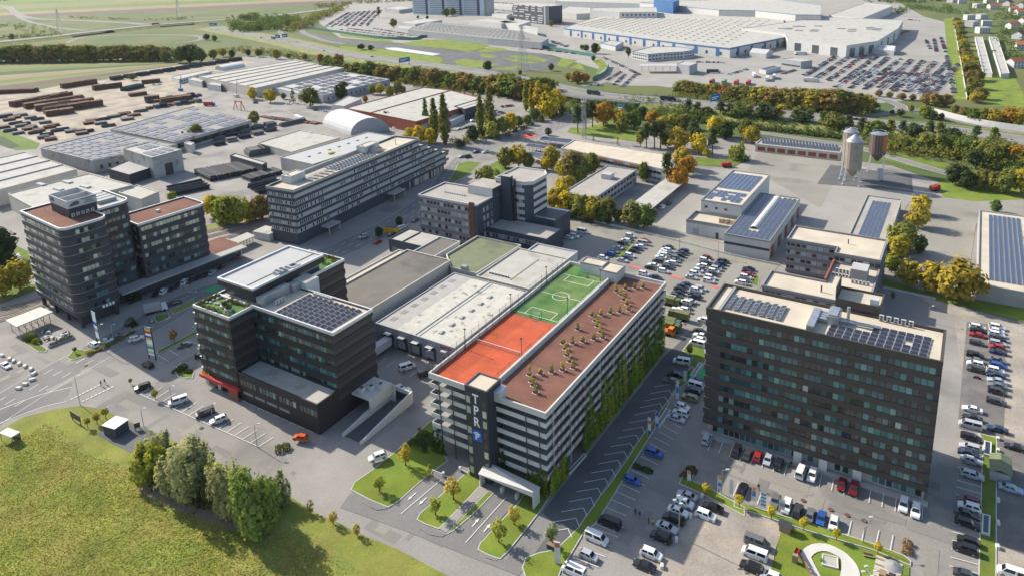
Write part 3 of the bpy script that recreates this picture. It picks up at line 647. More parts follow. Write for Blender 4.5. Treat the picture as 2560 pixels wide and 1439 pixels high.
# ------------------------------------------------------------------ curved dark office by the crossing, left
def left_office():
    O = (-247.6, 108.4); g = thing('office_tower', 'dark slate office tower with rounded corners and brown roofs beside the railway', 'office building', (O[0], O[1], 0), radians(-4.7))
    cnt = [0]; fh = 3.22
    p1 = rounded(rect(-34, 0, 0, 15), {1: 3.0, 2: 3.0})
    office(g, p1, 4.4, 36.7, 9, 'clad_slate', 'gravel_brown', 'metal_light', (1.35, 1.18, 1.55), 'glass_green', top_band=1.7, count=cnt, limit=170, minlen=.9, sill_line=True)
    p2 = rounded(rect(-33, -11.5, 15.05, 28.5), {1: 2.0, 2: 4.0})
    office(g, p2, 4.4, 36.6, 9, 'clad_slate', 'membrane', 'metal_light', (1.5, 1.3, 1.55), 'glass_green', top_band=1.7, count=cnt, limit=190, skip=.2, minlen=.7)
    p3 = rounded(rect(-26.3, -10, 28.52, 56), {1: 0.0, 2: 3.0})
    office(g, p3, 4.4, 27.0, 6, 'clad_slate', 'gravel_brown', 'metal_light', (1.42, 1.24, 1.6), 'glass_green', top_band=1.7, count=cnt, limit=300, minlen=.9)
    b = MB(); b.box(-32, -3, 2.5, 14, .05, 4.4, 'metal_dark'); b.box(-30, -14, 14, 55, .05, 4.4, 'glass_dark'); b.build('ground_floor', g)
    for x, y in ((-1.5, 1.5), (-12, 1.2), (-22, 1.2), (-32.5, 1.2), (-1.5, 13)): b = MB(); b.box(x-.5, x+.5, y-.5, y+.5, 0, 4.45, 'clad_slate'); b.build('column', g)
    b = MB(); b.box(-12, -4.6, 17, 68, 4.6, 5.1, 'concrete'); b.build('canopy', g)
    for k in range(32): obj('shop_window', pane_mesh(1.35, 3.4, 'glass_far'), g, (-9.0, 18.5+k*1.52, .5), pi/2)
    b = MB(); b.box(-8.8, -8.5, 18.5, 28, 3.4, 4.6, 'paint_blue'); b.box(-8.48, -8.4, 23, 28, 3.7, 4.4, 'letter_white'); b.build('shop_sign', g)
    b = MB(); b.box(-14, -9.05, 17.5, 67.5, .05, 4.6, 'clad_slate'); b.build('shop_wall', g)
    b = MB(); b.box(-24, -9.1, 56.05, 68, .05, 5.2, 'wall_cream', 'gravel_brown'); b.build('low_annex', g)
    for k in range(4): b = MB(); b.box(.05, .15, 8+k*1.1, 8.7+k*1.1, 5.0, 6.0, 'letter_white'); b.build('wall_letter', g)
    # penthouse with the sign box
    b = MB(); b.box(-25.5, -11, 7.2, 16.5, 36.2, 39.4, 'clad_slate'); p = b.build('penthouse', g)
    r = rect(-25.7, -10.8, 7.0, 16.7); b = MB(); b.ring(r, inset(r, .25), 39.4, 42.2, 'wall_white'); s = b.build('sign_box', p)
    b = MB(); b.box(-18.4, -18.1, 7.3, 16.4, 39.5, 42.0, 'wall_white'); b.box(-25.4, -11.1, 7.3, 16.4, 39.4, 39.5, 'membrane_grey'); b.build('sign_box_floor', p)
    text(s, 'TPR', 2.3, 'letter_grey', (-23.2, 6.94, 40.8), (pi/2, 0, 0), bold=.02); text(s, 'TECHNOPARK\nRAABA\nHOLDING', .75, 'letter_grey', (-10.74, 14.0, 40.9), (pi/2, 0, pi/2))
    b = MB(); b.face([(-10.72, 7.6, 40.0), (-10.72, 10.6, 40.2), (-10.72, 11.0, 40.9), (-10.72, 10.2, 41.6), (-10.72, 9.0, 41.4), (-10.72, 7.7, 40.6)], 'letter_grey'); b.build('building_emblem', s)
    for k in range(5): ac_unit(g, -10.6, 8.2+k*1.6, 36.2, rz=pi/2)
    for k in range(4): b = MB(); b.box(-30+k*3.4, -27.5+k*3.4, 19.5, 26, 36.1, 37.3, 'membrane_grey'); b.build('roof_duct', g)
    b = MB(); b.box(-19, -17.8, 40, 41.4, 26.4, 27.3, 'wall_white'); b.build('roof_hatch', g)
    b = MB(); b.tube((-27, 5.5, 36.1), (-27, 5.5, 38.6), .06, 'metal_light'); b.build('antenna', g)
left_office()

# ------------------------------------------------------------------ black L-shaped office with roof gardens, middle
def mid_office():
    X, Y = -181.2, 109.4; g = thing('office_block', 'black L-shaped office with roof garden, grey penthouse and solar rows', 'office building', (X, Y, 0)); cnt = [0]
    zt = 25.6; w1 = 16.2
    pa = rect(0, w1, 0, 8.0); pb = rect(0, 47.8, 8.02, 23.0)
    b = MB(); b.box(.6, w1-.1, .6, 8, .05, 3.6, 'glass_dark'); b.box(.6, 47.6, 8, 23, .05, 3.6, 'clad_black'); b.build('ground_floor', g)
    office(g, pa, 3.5, zt, 6, 'clad_black', 'turf', 'metal_light', (1.18, 1.02, 1.6), 'glass_teal', top_band=1.9, count=cnt, limit=140)
    office(g, pb, 3.5, zt, 6, 'clad_black', 'gravel_roof', 'metal_light', (1.18, 1.02, 1.6), 'glass_teal', top_band=1.9, count=cnt, limit=300, keep=lambda i, t, L, z: (t > 1 if i == 0 else t < 9.0))
    pc = rect(0, 16, 23.05, 44)
    office(g, pc, 3.5, zt, 6, 'clad_black', 'turf', 'metal_light', (1.3, 1.12, 1.6), 'glass_teal', top_band=1.9, count=cnt, limit=330)
    # low wing in front
    pw = rect(w1+.05, 47.8, .3, 8.0); b = MB(); b.prism(pw, .05, 8.4, 'clad_black'); lw = b.build('low_wing', g)
    b = MB(); b.ring(inset(pw, -.04), inset(pw, .35), 8.0, 9.0, 'clad_black'); b.build('wing_parapet', lw); b = MB(); b.face([(x, y, 8.45) for x, y in inset(pw, .3)], 'membrane'); b.build('wing_roof', lw)
    for k in range(23):
        if k in (5, 11, 17): continue
        obj('window', pane_mesh(1.05, 1.7, 'glass_teal', d=.05), lw, (w1+1.4+k*1.34, .3, 5.2))
    for k in range(4): b = MB(); b.box(w1+1.5+k*5, w1+5.5+k*5, .2, .34, 2.6, 3.3, 'clad_grey'); b.build('wing_vent', lw)
    for k in range(9): b = MB(); b.tube((w1+2+k*3.2, -.6, 0), (w1+2+k*3.2, -.6, .9), .05, 'metal_light', 5); b.tube((w1+2+k*3.2, -.6, .85), (w1+4.4+k*3.2, -.6, .85), .05, 'metal_light', 5); b.build('bike_rack', lw)
    # red shop front
    b = MB(); b.box(-.5, w1+.4, -1.0, .4, 3.0, 3.9, 'letter_red'); s = b.build('shop_fascia', g); text(s, 'BILLA', 1.5, 'letter_yellow', (2.2, -.6, 4.5), (pi/2, 0, 0), bold=.03)
    b = MB(); b.box(12.4, w1+.3, -.9, -.8, .3, 3.0, 'brick_red'); b.build('shop_panel', g)
    for k in range(6): obj('shop_window', pane_mesh(1.3, 2.5, 'glass_green'), g, (1.2+k*1.4, .2, .3))
    for k in range(6): b = MB(); b.box(-.9, -.05, .2, 3.6, 3.5+k*3.5+3.5-1.72, 3.5+k*3.5+3.5-1.62, 'concrete_pale'); b.build('balcony_slab', g)
    # penthouse slab roof
    pp = rect(-.3, 15.6, 9.0, 36.0); b = MB(); b.prism(inset(pp, 1.2), zt-.6, 28.2, 'glass_far'); b.build('penthouse', g)
    b = MB(); b.prism(pp, 27.6, 29.5, 'clad_black'); pr = b.build('penthouse_roof', g); b = MB(); b.ring(inset(pp, -.03), inset(pp, .5), 29.45, 30.1, 'metal_light'); b.build('roof_edge', pr)
    b = MB(); b.face([(x, y, 29.6) for x, y in inset(pp, .45)], 'membrane_grey'); b.build('roof_skin', pr)
    b = MB(); b.box(11.5, 11.7, 9.5, 35.4, 29.6, 29.75, 'metal_dark'); b.build('roof_joint', pr)
    b = MB(); b.box(12.3, 15, 19, 22.5, 29.6, 30.6, 'metal_galv'); b.build('chiller', pr); 
    for k in range(2):
        for j in range(2): b = MB(); b.lathe((12.9+j*1.4, 19.9+k*1.7, 30.6), [(.6, 0), (.6, .15), (.1, .1)], 'metal_dark', 12); b.build('chiller_fan', pr)
    b = MB(); r = rect(11.9, 15, 24, 27.2); b.ring(r, inset(r, .6), 29.6, 30.3, 'concrete'); b.build('skylight_frame', pr)
    # plant yard and solar rows
    b = MB(); b.box(16.4, 18.6, 9.2, 19.5, zt-.6, zt+2.2, 'metal_galv'); b.build('air_handler', g); b = MB(); b.box(16.4, 19.5, 19.7, 22.6, zt-.6, zt+1.6, 'metal_galv'); b.build('duct_box', g)
    b = MB(); b.box(16.1, 21.5, 23.0, 28, zt-4, zt+1.6, 'wall_white', 'membrane'); b.build('stair_head', g)
    for k in range(3): ac_unit(g, 21.0, 12.5+k*1.1, zt-.6, rz=pi/2)
    for r_ in range(10):
        x = 25.6+r_*2.15
        for k in range(7): obj('solar_panel', panel_mesh(1.72, 1.4, .22, lift=.18), g, (x, 9.6+k*1.78, zt-.6), pi/2)
    for k in range(7): ac_unit(g, 26+k*1.1, 22.0, zt-.6, .8, .4, .7, fans=1)
    # roof garden
    for k, (x, y, r_) in enumerate(((8.8, 4.2, 1.25), (11.6, 3.4, 1.15))):
        b = MB(); b.lathe((x, y, zt-.58), [(r_*.9, 0), (r_, .35), (r_, .75), (r_*.85, .75)], 'wall_white', 16); pt = b.build('round_planter', g); leafball('planter_shrub', pt, (x, y, zt+.45), r_*.85, 120, (.075, .095, .025), flat=.7)
    for k in range(46):
        e = random.random(); x, y = (random.uniform(.6, w1-.6), random.choice((.8, 1.2))) if e < .4 else ((random.choice((.7, 1.3)), random.uniform(.6, 7.6)) if e < .7 else (random.uniform(.6, w1-.6), random.uniform(6.6, 8.6)))
        leafball('garden_shrub', g, (x, y, zt-.1+random.uniform(0, .3)), random.uniform(.45, .9), 40, random.choice(((.08, .12, .03), (.12, .14, .03), (.16, .14, .04), (.2, .2, .12))))
    for k in range(9): x, y = random.uniform(1.5, 8), random.uniform(2.5, 7.5); b = MB(); b.lathe((x, y, zt-.58), [(.35, 0), (.42, .3), (.3, .5)], 'wall_white', 8); b.build('garden_stool', g)
    for k in range(34): leafball('garden_shrub', g, (random.uniform(.7, 15.4), random.uniform(36.5, 43.4), zt-.1), random.uniform(.45, .9), 40, random.choice(((.08, .12, .03), (.14, .13, .03), (.2, .12, .03))))
    # dark blank end wall panel and delivery deck
    b = MB(); b.box(48.0, 54.6, 12.2, 21.0, 5.1, 5.7, 'concrete_pale'); dk = b.build('delivery_roof', g)
    b = MB(); b.box(48.0, 55.4, 21, 21.4, .05, 5.1, 'concrete_pale'); b.box(54.2, 54.5, 12.2, 21, 2.2, 5.1, 'concrete_pale'); b.build('delivery_wall', g)
    for k in range(3): b = MB(); b.box(49.6+k*1.6, 50.9+k*1.6, 13+k*2.0, 14.8+k*2.0, 5.7, 7.0, 'wall_white'); b.lathe((50.25+k*1.6, 13.9+k*2, 7.0), [(.5, 0), (.5, .1), (.05, .1)], 'metal_dark', 10); b.build('roof_cooler', dk)
mid_office()

# ------------------------------------------------------------------ long banded office behind, with stepped end
def long_office():
    g = thing('office_slab', 'long slate and white banded office slab with stepped terraced end', 'office building', (-237.2, 195.6, 0), radians(4.6))
    L0 = 93; fh = 3.15; b = MB(); b.prism(rect(-15.6, -.6, .5, L0+14), .05, 4.2, 'clad_blue'); b.build('ground_floor', g)
    top = 24.2
    for f in range(6):
        L = L0 + (5-f)*7.0 if f < 5 else L0
        L = min(L, L0+28); z = 4.2+f*fh; pl = rect(-16, 0, 0, L)
        if f < 2: pl = rounded(pl, {2: 5.0})
        b = MB(); b.prism(inset(pl, .3), z, z+fh, 'metal_dark'); b.build('core', g)
        b = MB(); b.prism(pl, z, z+1.35, 'clad_blue'); b.build('spandrel', g)
        zs = z+1.37; m = MB(); bl = MB(); rng = random.Random(f)
        run = 0; state = 0; n = int(L/1.25)
        for i in range(n):
            if run == 0: state = rng.choice((0, 0, 1)); run = rng.randint(3, 9)
            run -= 1; y = .4+i*1.25; mm = m if state == 0 else bl
            wm = 'glass_dark' if (state == 0 and rng.random() < .8) else 'wall_grey'
            mm.box(-.32, -.12, y, y+1.22, zs, zs+1.75, 'wall_white'); 
            mm.face([(-.115, y+.16, zs+.2), (-.115, y+1.06, zs+.2), (-.115, y+1.06, zs+1.6), (-.115, y+.16, zs+1.6)], wm)
        for i in range(int(15.5/1.25)):
            x = -15.6+i*1.25; wm = 'glass_dark' if rng.random() < .5 else 'wall_grey'
            m.box(x, x+1.22, .12, .32, zs, zs+1.75, 'wall_white'); m.face([(x+.16, .115, zs+.2), (x+1.06, .115, zs+.2), (x+1.06, .115, zs+1.6), (x+.16, .115, zs+1.6)], wm)
        for q in (m, bl):
            if q.f: q.build('window_row', g, kind='stuff')
        if f < 5:
            b = MB(); Ln = min(L0+(4-f)*7.0, L0+28) if f < 4 else L0
            if L-Ln > 1: b.face([(-15.7, Ln, z+fh+.01), (-.3, Ln, z+fh+.01), (-.3, L-.3, z+fh+.01), (-15.7, L-.3, z+fh+.01)], 'membrane'); b.build('terrace', g); b = MB(); b.box(-.35, .02, Ln, L, z+fh+.02, z+fh+.9, 'clad_blue'); b.box(-16, 0, L-.3, L+.02, z+fh+.02, z+fh+.9, 'clad_blue'); b.build('terrace_wall', g)
    pl = rect(-16, 0, 0, L0); b = MB(); b.ring(pl, inset(pl, .6), 4.2+6*fh-.1, top+.9, 'clad_blue'); b.build('fascia', g); parapet_roof(g, inset(pl, -.04), top+1.2, 'gravel_roof', 'concrete', h=.9)
    zr = top+.3
    b = MB(); b.box(-15.6, -14.8, 15, 75, zr, zr+1.5, 'concrete'); b.build('roof_screen', g)
    for y0, y1, x0, x1, nm in ((8, 17, -14.5, -9, 'roof_house'), (60, 71, -15.2, -9.5, 'roof_house')):
        b = MB(); b.box(x0, x1, y0, y1, zr, zr+3.2, 'wall_white', 'gravel_roof'); h_ = b.build(nm, g); r = rect(x0, x1, y0, y1); b = MB(); b.ring(inset(r, -.04), inset(r, .3), zr+3.1, zr+3.5, 'wall_white'); b.build('coping', h_); b = MB(); b.tube((x0+2, y0+2, zr+3.2), (x0+2, y0+2, zr+4.4), .4, 'metal_light', 8); b.build('chimney', h_)
    for r_ in range(13):
        for k in range(4): obj('solar_panel', panel_mesh(1.6, 2.3, .2, lift=.15), g, (-8.4+k*2.4-1.2, 32+r_*2.2, zr), pi/2)
    for r_ in range(6): b = MB(); b.tube((-9.5+r_*1.1, 12, zr+.5), (-9.5+r_*1.1, 30, zr+.5), .1, 'metal_galv', 5); b.build('roof_pipe', g)
    for k in range(5): b = MB(); b.box(-8, -1.6, 14+k*3.6, 14.3+k*3.6, zr, zr+.4, 'metal_dark'); b.build('pipe_rack', g)
    b = MB(); b.box(-9, -4.5, 62, 67, zr, zr+2.2, 'metal_galv'); b.box(-8.4, -5, 62.5, 66.5, zr+2.2, zr+2.5, 'metal_dark'); b.build('chiller', g)
    for k in range(10): b = MB(); b.tube((-3.8+k*.2, 60+k*.8, zr), (-3.8+k*.2, 60+k*.8, zr+2.4), .06, 'metal_galv', 5); b.build('rail_post', g)
    b = MB(); b.tube((-6, 80, zr), (-6, 80, zr+6), .3, 'metal_light', 8, .1); b.build('mast', g)
    # three-armed star in a ring on the mast
    b = MB()
    for i in range(20): a0, a1 = i*pi/10, (i+1)*pi/10; b.tube((-6+1.7*cos(a0), 80, zr+7.6+1.7*sin(a0)), (-6+1.7*cos(a1), 80, zr+7.6+1.7*sin(a1)), .13, 'metal_light', 5)
    for a in (pi/2, pi/2+2.094, pi/2+4.189): b.tube((-6, 80, zr+7.6), (-6+1.7*cos(a), 80, zr+7.6+1.7*sin(a)), .22, 'metal_light', 5, .05)
    b.build('ring_emblem', g)
    for y0, y1 in ((14, 22), (62, 72)): b = MB(); b.box(0, 4.5, y0, y1, 3.6, 4.2, 'concrete'); b.box(3.9, 4.3, y0+.4, y0+.8, 0, 3.6, 'concrete'); b.box(3.9, 4.3, y1-.8, y1-.4, 0, 3.6, 'concrete'); b.build('entrance_canopy', g)
    b = MB()
    for k in range(26): b.box(-.58, -.5, 82+k*1.3, 83.1+k*1.3, .4, 4.0, random.choice(('brick_dark', 'wall_grey', 'clad_blue', 'timber', 'wall_cream')))
    b.build('painted_mural', g)
    b = MB(); b.box(-26, -16.1, -1.5, 6, .05, 3.4, 'wall_white', 'membrane'); b.build('side_annex', g)
long_office()

# ------------------------------------------------------------------ brick-and-slate office with white tower, behind the halls
def h_office():
    X, Y = -196.0, 227.6; g = thing('office_block', 'slate office block with brick stair strip, white corner tower and low wing', 'office building', (X, Y, 0)); cnt = [0]
    pl = rect(0, 30.6, 0, 19); office(g, pl, 1.5, 20.0, 5, 'clad_purple', 'gravel_roof_grey', 'wall_white', (1.82, 1.62, 1.75), 'blind', top_band=1.9, frame='wall_white', count=cnt, keep=lambda i, t, L, z: i == 0 and t < L-4.4)
    b = MB(); b.box(27.0, 29.4, -.25, .5, .05, 20.6, 'brick_dark'); b.build('brick_strip', g); b = MB(); b.box(29.4, 30.75, -.08, 18.9, .05, 19.3, 'clad_blue'); b.build('blank_gable', g)
    for f in range(4):
        for y in (5.0, 7.6, 10.6): obj('gable_window', pane_mesh(1.2, 1.9, 'blind', 'wall_white'), g, (30.78, y, 4.5+f*3.6), pi/2)
    b = MB(); b.box(18, 30.7, 12.0, 23, 19.4, 23.2, 'clad_blue', 'gravel_roof_grey'); u = b.build('upper_storey', g); b = MB(); b.box(18, 30.6, 11.9, 12.0, 19.4, 23.0, 'wall_white'); b.build('white_wall', u)
    for k in range(9): b = MB(); b.lathe((8+k*1.3, 8.5, 19.45), [(.45, 0), (.5, .4), (.2, .6)], 'wall_white', 8); b.build('roof_vent', g)
    # tower
    tp = [(26.8, 20), (41.5, 20), (44.6, 22.4), (44.6, 34), (41.5, 38.5), (27, 38.5)]; tp = [(x, y) for x, y in tp]
    office(g, tp, 1.0, 25.6, 7, 'wall_white', 'gravel_roof_grey', 'wall_white', (2.1, 1.7, 1.6), 'blind', top_band=1.6, frame='wall_white', count=[0], skip=.25)
    b = MB(); b.box(31.4, 36, 17.6, 20.02, .05, 27.6, 'clad_blue', 'gravel_roof_grey'); b.build('lift_shaft', g); b = MB(); b.box(36.1, 37.5, 18.4, 20.0, .05, 26.4, 'glass_dark'); b.build('stair_glass', g)
    b = MB(); b.face([(41.55, 19.92, .05), (44.66, 22.34, .05), (44.66, 22.34, 24.0), (41.55, 19.92, 24.0)], 'clad_blue'); b.build('corner_panel', g)
    # low wing with ribbon windows
    lw = rect(29.4, 59.8, 6.4, 20.0); b = MB(); b.prism(lw, .05, 7.6, 'clad_blue'); w = b.build('low_wing', g); b = MB(); b.ring(inset(lw, -.05), inset(lw, .35), 7.5, 8.2, 'clad_blue'); b.build('wing_parapet', w)
    b = MB(); b.face([(x, y, 7.7) for x, y in inset(lw, .3)], 'gravel_roof_grey'); b.build('wing_roof', w)
    for k in range(19): obj('window', pane_mesh(1.15, 1.9, 'blind', 'wall_white', d=.05), w, (31.4+k*1.46, 6.37, 4.3))
    b = MB(); b.box(44.8, 55.2, 21.5, 35, .05, 10.2, 'clad_blue', 'metal_galv'); a = b.build('rear_annex', g)
    for k in range(7): b = MB(); b.box(45.6+k*1.4, 46.5+k*1.4, 23, 33, 10.2, 10.45, 'metal_dark'); b.build('roof_panel', a)
    b = MB(); b.box(59.85, 66, -6, 6.2, .05, 4.4, 'wall_white', 'membrane_grey'); b.box(56, 66.2, 5.6, 6.3, .05, 5.6, 'clad_blue'); b.build('side_shed', g)
h_office()

# ------------------------------------------------------------------ grey U-shaped office behind the tall block
def grey_office():
    X, Y = -51.2, 0; zt = 13.6; g = thing('office_block', 'low grey office with gravel roofs and red trim behind the brown tower', 'office building', (X, Y, 0)); cnt = [0]
    p1 = [(0, 264.2), (17.2, 264.2), (17.2, 258.5), (31.8, 258.5), (31.8, 279), (0, 279)]
    office(g, p1, .4, zt, 4, 'clad_purple', 'gravel_roof', 'clad_grey', (1.9, 1.7, 1.5), 'blind', top_band=1.5, count=cnt, frame='wall_white')
    z2 = 10.4; p2 = [(0, 228), (31.8, 228), (31.8, 258.4), (17.2, 258.4), (17.2, 241), (0, 241)]
    office(g, p2, .4, z2, 3, 'clad_purple', 'gravel_roof', 'clad_grey', (1.9, 1.7, 1.5), 'blind', top_band=1.5, count=cnt, frame='wall_white')
    b = MB(); b.box(16.9, 17.5, 241, 258.4, z2-.5, z2+.7, 'brick_red'); b.build('red_trim', g)
    b = MB(); b.box(24, 29, 247, 253, z2-.6, z2+3.2, 'clad_grey', 'membrane_grey'); b.build('roof_house', g)
    for k in range(8): ac_unit(g, 19.5+k*1.1, 250.5, z2-.5, .9, .6, 1.5)
    for k in range(6): ac_unit(g, 18.8+k*1.05, 247.6, z2-.5, .85, .45, 1.0, fans=1)
    for k in range(5): ac_unit(g, 25.2+k*1.15, 244.4, z2-.5, .9, .45, 1.2)
    b = MB(); b.tube((20, 270, zt-.6), (20, 270, zt+1.2), .2, 'metal_dark'); b.build('flue', g); b = MB(); b.tube((17.5, 233, z2-.6), (17.5, 233, z2+1.6), .25, 'metal_dark'); b.build('flue', g)
grey_office()

# ------------------------------------------------------------------ the ground
GROUND = sheet('ground', rect(-6000, 3000, -500, 6100), 'field', 0.0)
PARK = sheet('park_pavement', PP('F', [(-900, 2300), (-900, 520), (-100, 250), (0, 228), (94, 225), (148, 215), (262, 200), (370, 170), (460, 160), (605, 143), (700, 140), (860, 175), (1000, 190), (1130, 215), (1250, 240), (1400, 275), (1470, 300), (1600, 325), (1890, 352), (2115, 400), (2230, 415), (2330, 450), (2420, 480), (2560, 485), (2900, 520), (3400, 700), (3300, 2300)]), 'asphalt', .03)
sheet('factory_pavement', PP('F', [(800, 60), (850, 95), (1000, 108), (1130, 112), (1380, 138), (1500, 175), (1490, 200), (1560, 215), (1640, 215), (1700, 222), (1900, 240), (2160, 262), (2385, 242), (2378, 60), (2310, 42), (2200, -20), (1500, -60), (1000, -40), (850, 20), (790, 40)]), 'concrete_yard', .03)
sheet('storage_yard', PP('a', [(-300, 760), (0, 690), (280, 680), (440, 640), (800, 600), (1000, 540), (1370, 480), (1800, 440), (1900, 470), (1480, 560), (1300, 640), (1420, 700), (1560, 800), (1100, 800), (1050, 860), (1100, 950), (800, 960), (300, 1080), (0, 900), (-300, 1000)]), 'yard_dirt', .06)
def strips(name, t, L, R, cols, z=.05):
    for i, c in enumerate(cols): sheet(name, PP(t, [L[i], L[i+1], R[i+1], R[i]]), c, z)
strips('field', 'a', [(-400, y) for y in (500, 530, 560, 590, 640, 665, 690, 740)], [(1330, 458+4*i) for i in range(8)], ['crop_pale', 'crop_green', 'crop_dark', 'crop_tan', 'crop_green', 'crop_pale', 'ploughed'])
strips('field', 'a', [(-80, y) for y in (10, 48, 80, 100, 122, 142)], [(2700, y) for y in (-130, -80, -50, -25, -5, 20)], ['crop_green', 'crop_pale', 'crop_green', 'crop_tan', 'ploughed'])
strips('field', 'a', [(-200, y) for y in (-120, -60, -30, -8)], [(2900, y) for y in (-240, -190, -160, -135)], ['crop_tan', 'crop_green', 'ploughed'])
sheet('field', PP('a', [(-60, 965), (60, 980), (300, 1070), (270, 1110), (120, 1120), (-60, 1050)]), 'crop_green', .09)
sheet('field', PP('a', [(-60, 1010), (30, 1020), (150, 1090), (80, 1110), (-60, 1060)]), 'crop_dark', .12)
sheet('garden_field', PP('c', [(2250, 560), (2480, 560), (2560, 700), (2560, 800), (2280, 790), (2240, 680)]), 'grass_bright', .05)
sheet('embankment_grass', PP('c', [(1965, 140), (2030, 140), (2090, 480), (2135, 745), (2030, 740), (2000, 500)]), 'grass_bright', .08)
# kart track
sheet('test_track', PP('b', [(-300, 235), (0, 285), (250, 320), (480, 330), (700, 360), (900, 385), (1100, 382), (1300, 385), (1500, 400), (1610, 435), (1640, 480), (1560, 520), (1350, 535), (1100, 530), (850, 510), (770, 490), (780, 450), (700, 420), (350, 370), (0, 312), (-300, 262)]), 'asphalt_dark', .08)
TRK = [[(850, 450), (950, 440), (1200, 480), (1060, 508), (880, 495)], [(1040, 408), (1110, 405), (1175, 420), (1130, 436), (1050, 428)], [(1250, 418), (1400, 410), (1545, 448), (1520, 465), (1420, 450), (1300, 432)], [(1200, 430), (1330, 445), (1490, 470), (1380, 476), (1290, 462)], [(1130, 515), (1340, 490), (1380, 505), (1240, 522)],
       [(450, 325), (650, 295), (1000, 305), (1120, 345), (960, 388), (880, 378), (820, 368), (520, 340)], [(1020, 380), (1110, 356), (1210, 360), (1260, 380), (1060, 392)], [(0, 345), (330, 372), (740, 425), (770, 445), (740, 482), (560, 475), (0, 400)], [(1610, 490), (1650, 437), (1765, 450), (1680, 505)], [(1700, 512), (1785, 468), (1825, 522)], [(1870, 450), (1960, 440), (1990, 500), (1900, 560), (1930, 500)], [(0, 252), (400, 305), (380, 318), (0, 270)]]
for t in TRK: sheet('track_grass', PP('b', t), 'grass_bright', .11)
sheet('start_strip', PP('b', [(330, 358), (420, 356), (745, 404), (690, 416), (360, 372)]), 'wall_white', .11)
# motorway on its embankment
mw = [('a', 1560, 205, .5), ('a', 1800, 250, .5), ('a', 2100, 305, .5), ('b', 0, 398, 1), ('b', 540, 472, 2), ('b', 1000, 535, 3.5), ('b', 1400, 610, 5), ('b', 1750, 685, 5.5), ('b', 2100, 730, 5.5), ('c', 0, 758, 5), ('c', 450, 815, 4), ('c', 900, 868, 3), ('c', 1300, 908, 2.5), ('c', 1750, 950, 2.0), ('c', 2200, 1003, 1.5), ('c', 2560, 1052, 1), ('c', 3000, 1110, .5)]
mw = [P(t, x, y, z) for t, x, y, z in mw]
def smooth3(pts, n=5):
    xy = smooth_line(pts, n); zs = []
    for i in range(len(pts)-1):
        for k in range(n): zs.append(pts[i].z+(pts[i+1].z-pts[i].z)*k/n)
    return xy, zs+[pts[-1].z]
MWL, MWZ = smooth3(mw)
def highway(name, L, Z, half, label=None, slope=True, skipslope=None, m0='asphalt_road'):
    b = MB(); ribbon(b, L, half, Z, m0); o = b.build(name, None, kind='structure')
    for off, hw, m in ((half-.5, .12, 'paint_white'), (-(half-.5), .12, 'paint_white'), (half*.12, .12, 'paint_white'), (-half*.12, .12, 'paint_white')):
        b = MB(); ribbon(b, L, hw, [z+.03 for z in Z], m, off=off); b.build('edge_line', o)
    b = MB(); ribbon(b, L, half*.07, [z+.04 for z in Z], 'verge'); b.build('median', o)
    if slope:
        b = MB(); A, _ = strip(L, half); A2, _ = strip(L, half+14); _, B = strip(L, half); _, B2 = strip(L, half+14)
        for i in range(len(L)-1):
            if skipslope and skipslope(i): continue
            b.face([(*A2[i], .02), (*A2[i+1], .02), (*A[i+1], Z[i+1]-.05), (*A[i], Z[i]-.05)][::-1], 'verge'); b.face([(*B2[i], .02), (*B2[i+1], .02), (*B[i+1], Z[i+1]-.05), (*B[i], Z[i]-.05)], 'verge')
        b.build('embankment', o)
    for s in (1, -1):
        b = MB(); A = strip(L, half+.3)[0 if s > 0 else 1]
        for i in range(len(L)-1): b.face([(*A[i], Z[i]+.35), (*A[i+1], Z[i+1]+.35), (*A[i+1], Z[i+1]+.8), (*A[i], Z[i]+.8)], 'metal_galv')
        b.build('guard_rail', o)
    return o
BR0, BR1 = 33, 42
MWO = highway('motorway', MWL, MWZ, 13.0, skipslope=lambda i: 34 <= i <= 41)
b = MB(); ribbon(b, MWL[33:44], 13.3, [z-.06 for z in MWZ[33:44]], 'concrete', thick=1.3); br = b.build('motorway_bridge', None, label='concrete motorway bridge over the boulevard underpass', cat='bridge')
for i in (34, 38, 42):
    p = MWL[i]; d = (MWL[i+1]-MWL[i]).normalized(); n = Vector((-d.y, d.x))
    for s in (-9, -3, 3, 9): q = p+n*s; b = MB(); b.box(q.x-.5, q.x+.5, q.y-.5, q.y+.5, 0, MWZ[i]-1.3, 'concrete'); b.build('pier', br)
# slip roads and neighbouring roads
def lane(name, t, pts, half, z=.14, m='asphalt_road', n=6):
    LAY[0] += .004; z += LAY[0]; L = smooth_line(PP(t, pts), n); b = MB(); ribbon(b, L, half, z, m); o = b.build(name, None, kind='structure')
    for off in (half-.3, -(half-.3)): b = MB(); ribbon(b, L, .1, z+.03, 'paint_white', off=off); b.build('edge_line', o)
    return L
lane('slip_road', 'c', [(1420, 728), (1540, 752), (1650, 800), (1560, 842), (1400, 858), (1240, 850)], 4)
lane('slip_road', 'c', [(1640, 800), (1900, 862), (2200, 925), (2560, 985), (2900, 1040)], 5)
lane('side_road', 'c', [(560, 985), (900, 1035), (1240, 1085), (1500, 1150), (1960, 1285), (2200, 1340), (2700, 1420)], 3.6)
lane('slip_road', 'a', [(500, 320), (650, 275), (1000, 262), (1300, 262), (1460, 270), (1500, 290), (1420, 312), (1300, 318)], 4)
lane('slip_road', 'a', [(2110, 200), (2090, 250), (2180, 320), (2400, 370), (2620, 410)], 4)
lane('slip_road', 'a', [(2330, 185), (2250, 235), (2400, 300), (2560, 330)], 4)
lane('country_road', 'a', [(60, 50), (130, 105), (260, 140), (600, 155), (900, 170), (1100, 185)], 9, .2)
lane('country_road', 'a', [(-100, 20), (60, 60), (160, 140), (380, 200), (640, 230)], 5, .17)
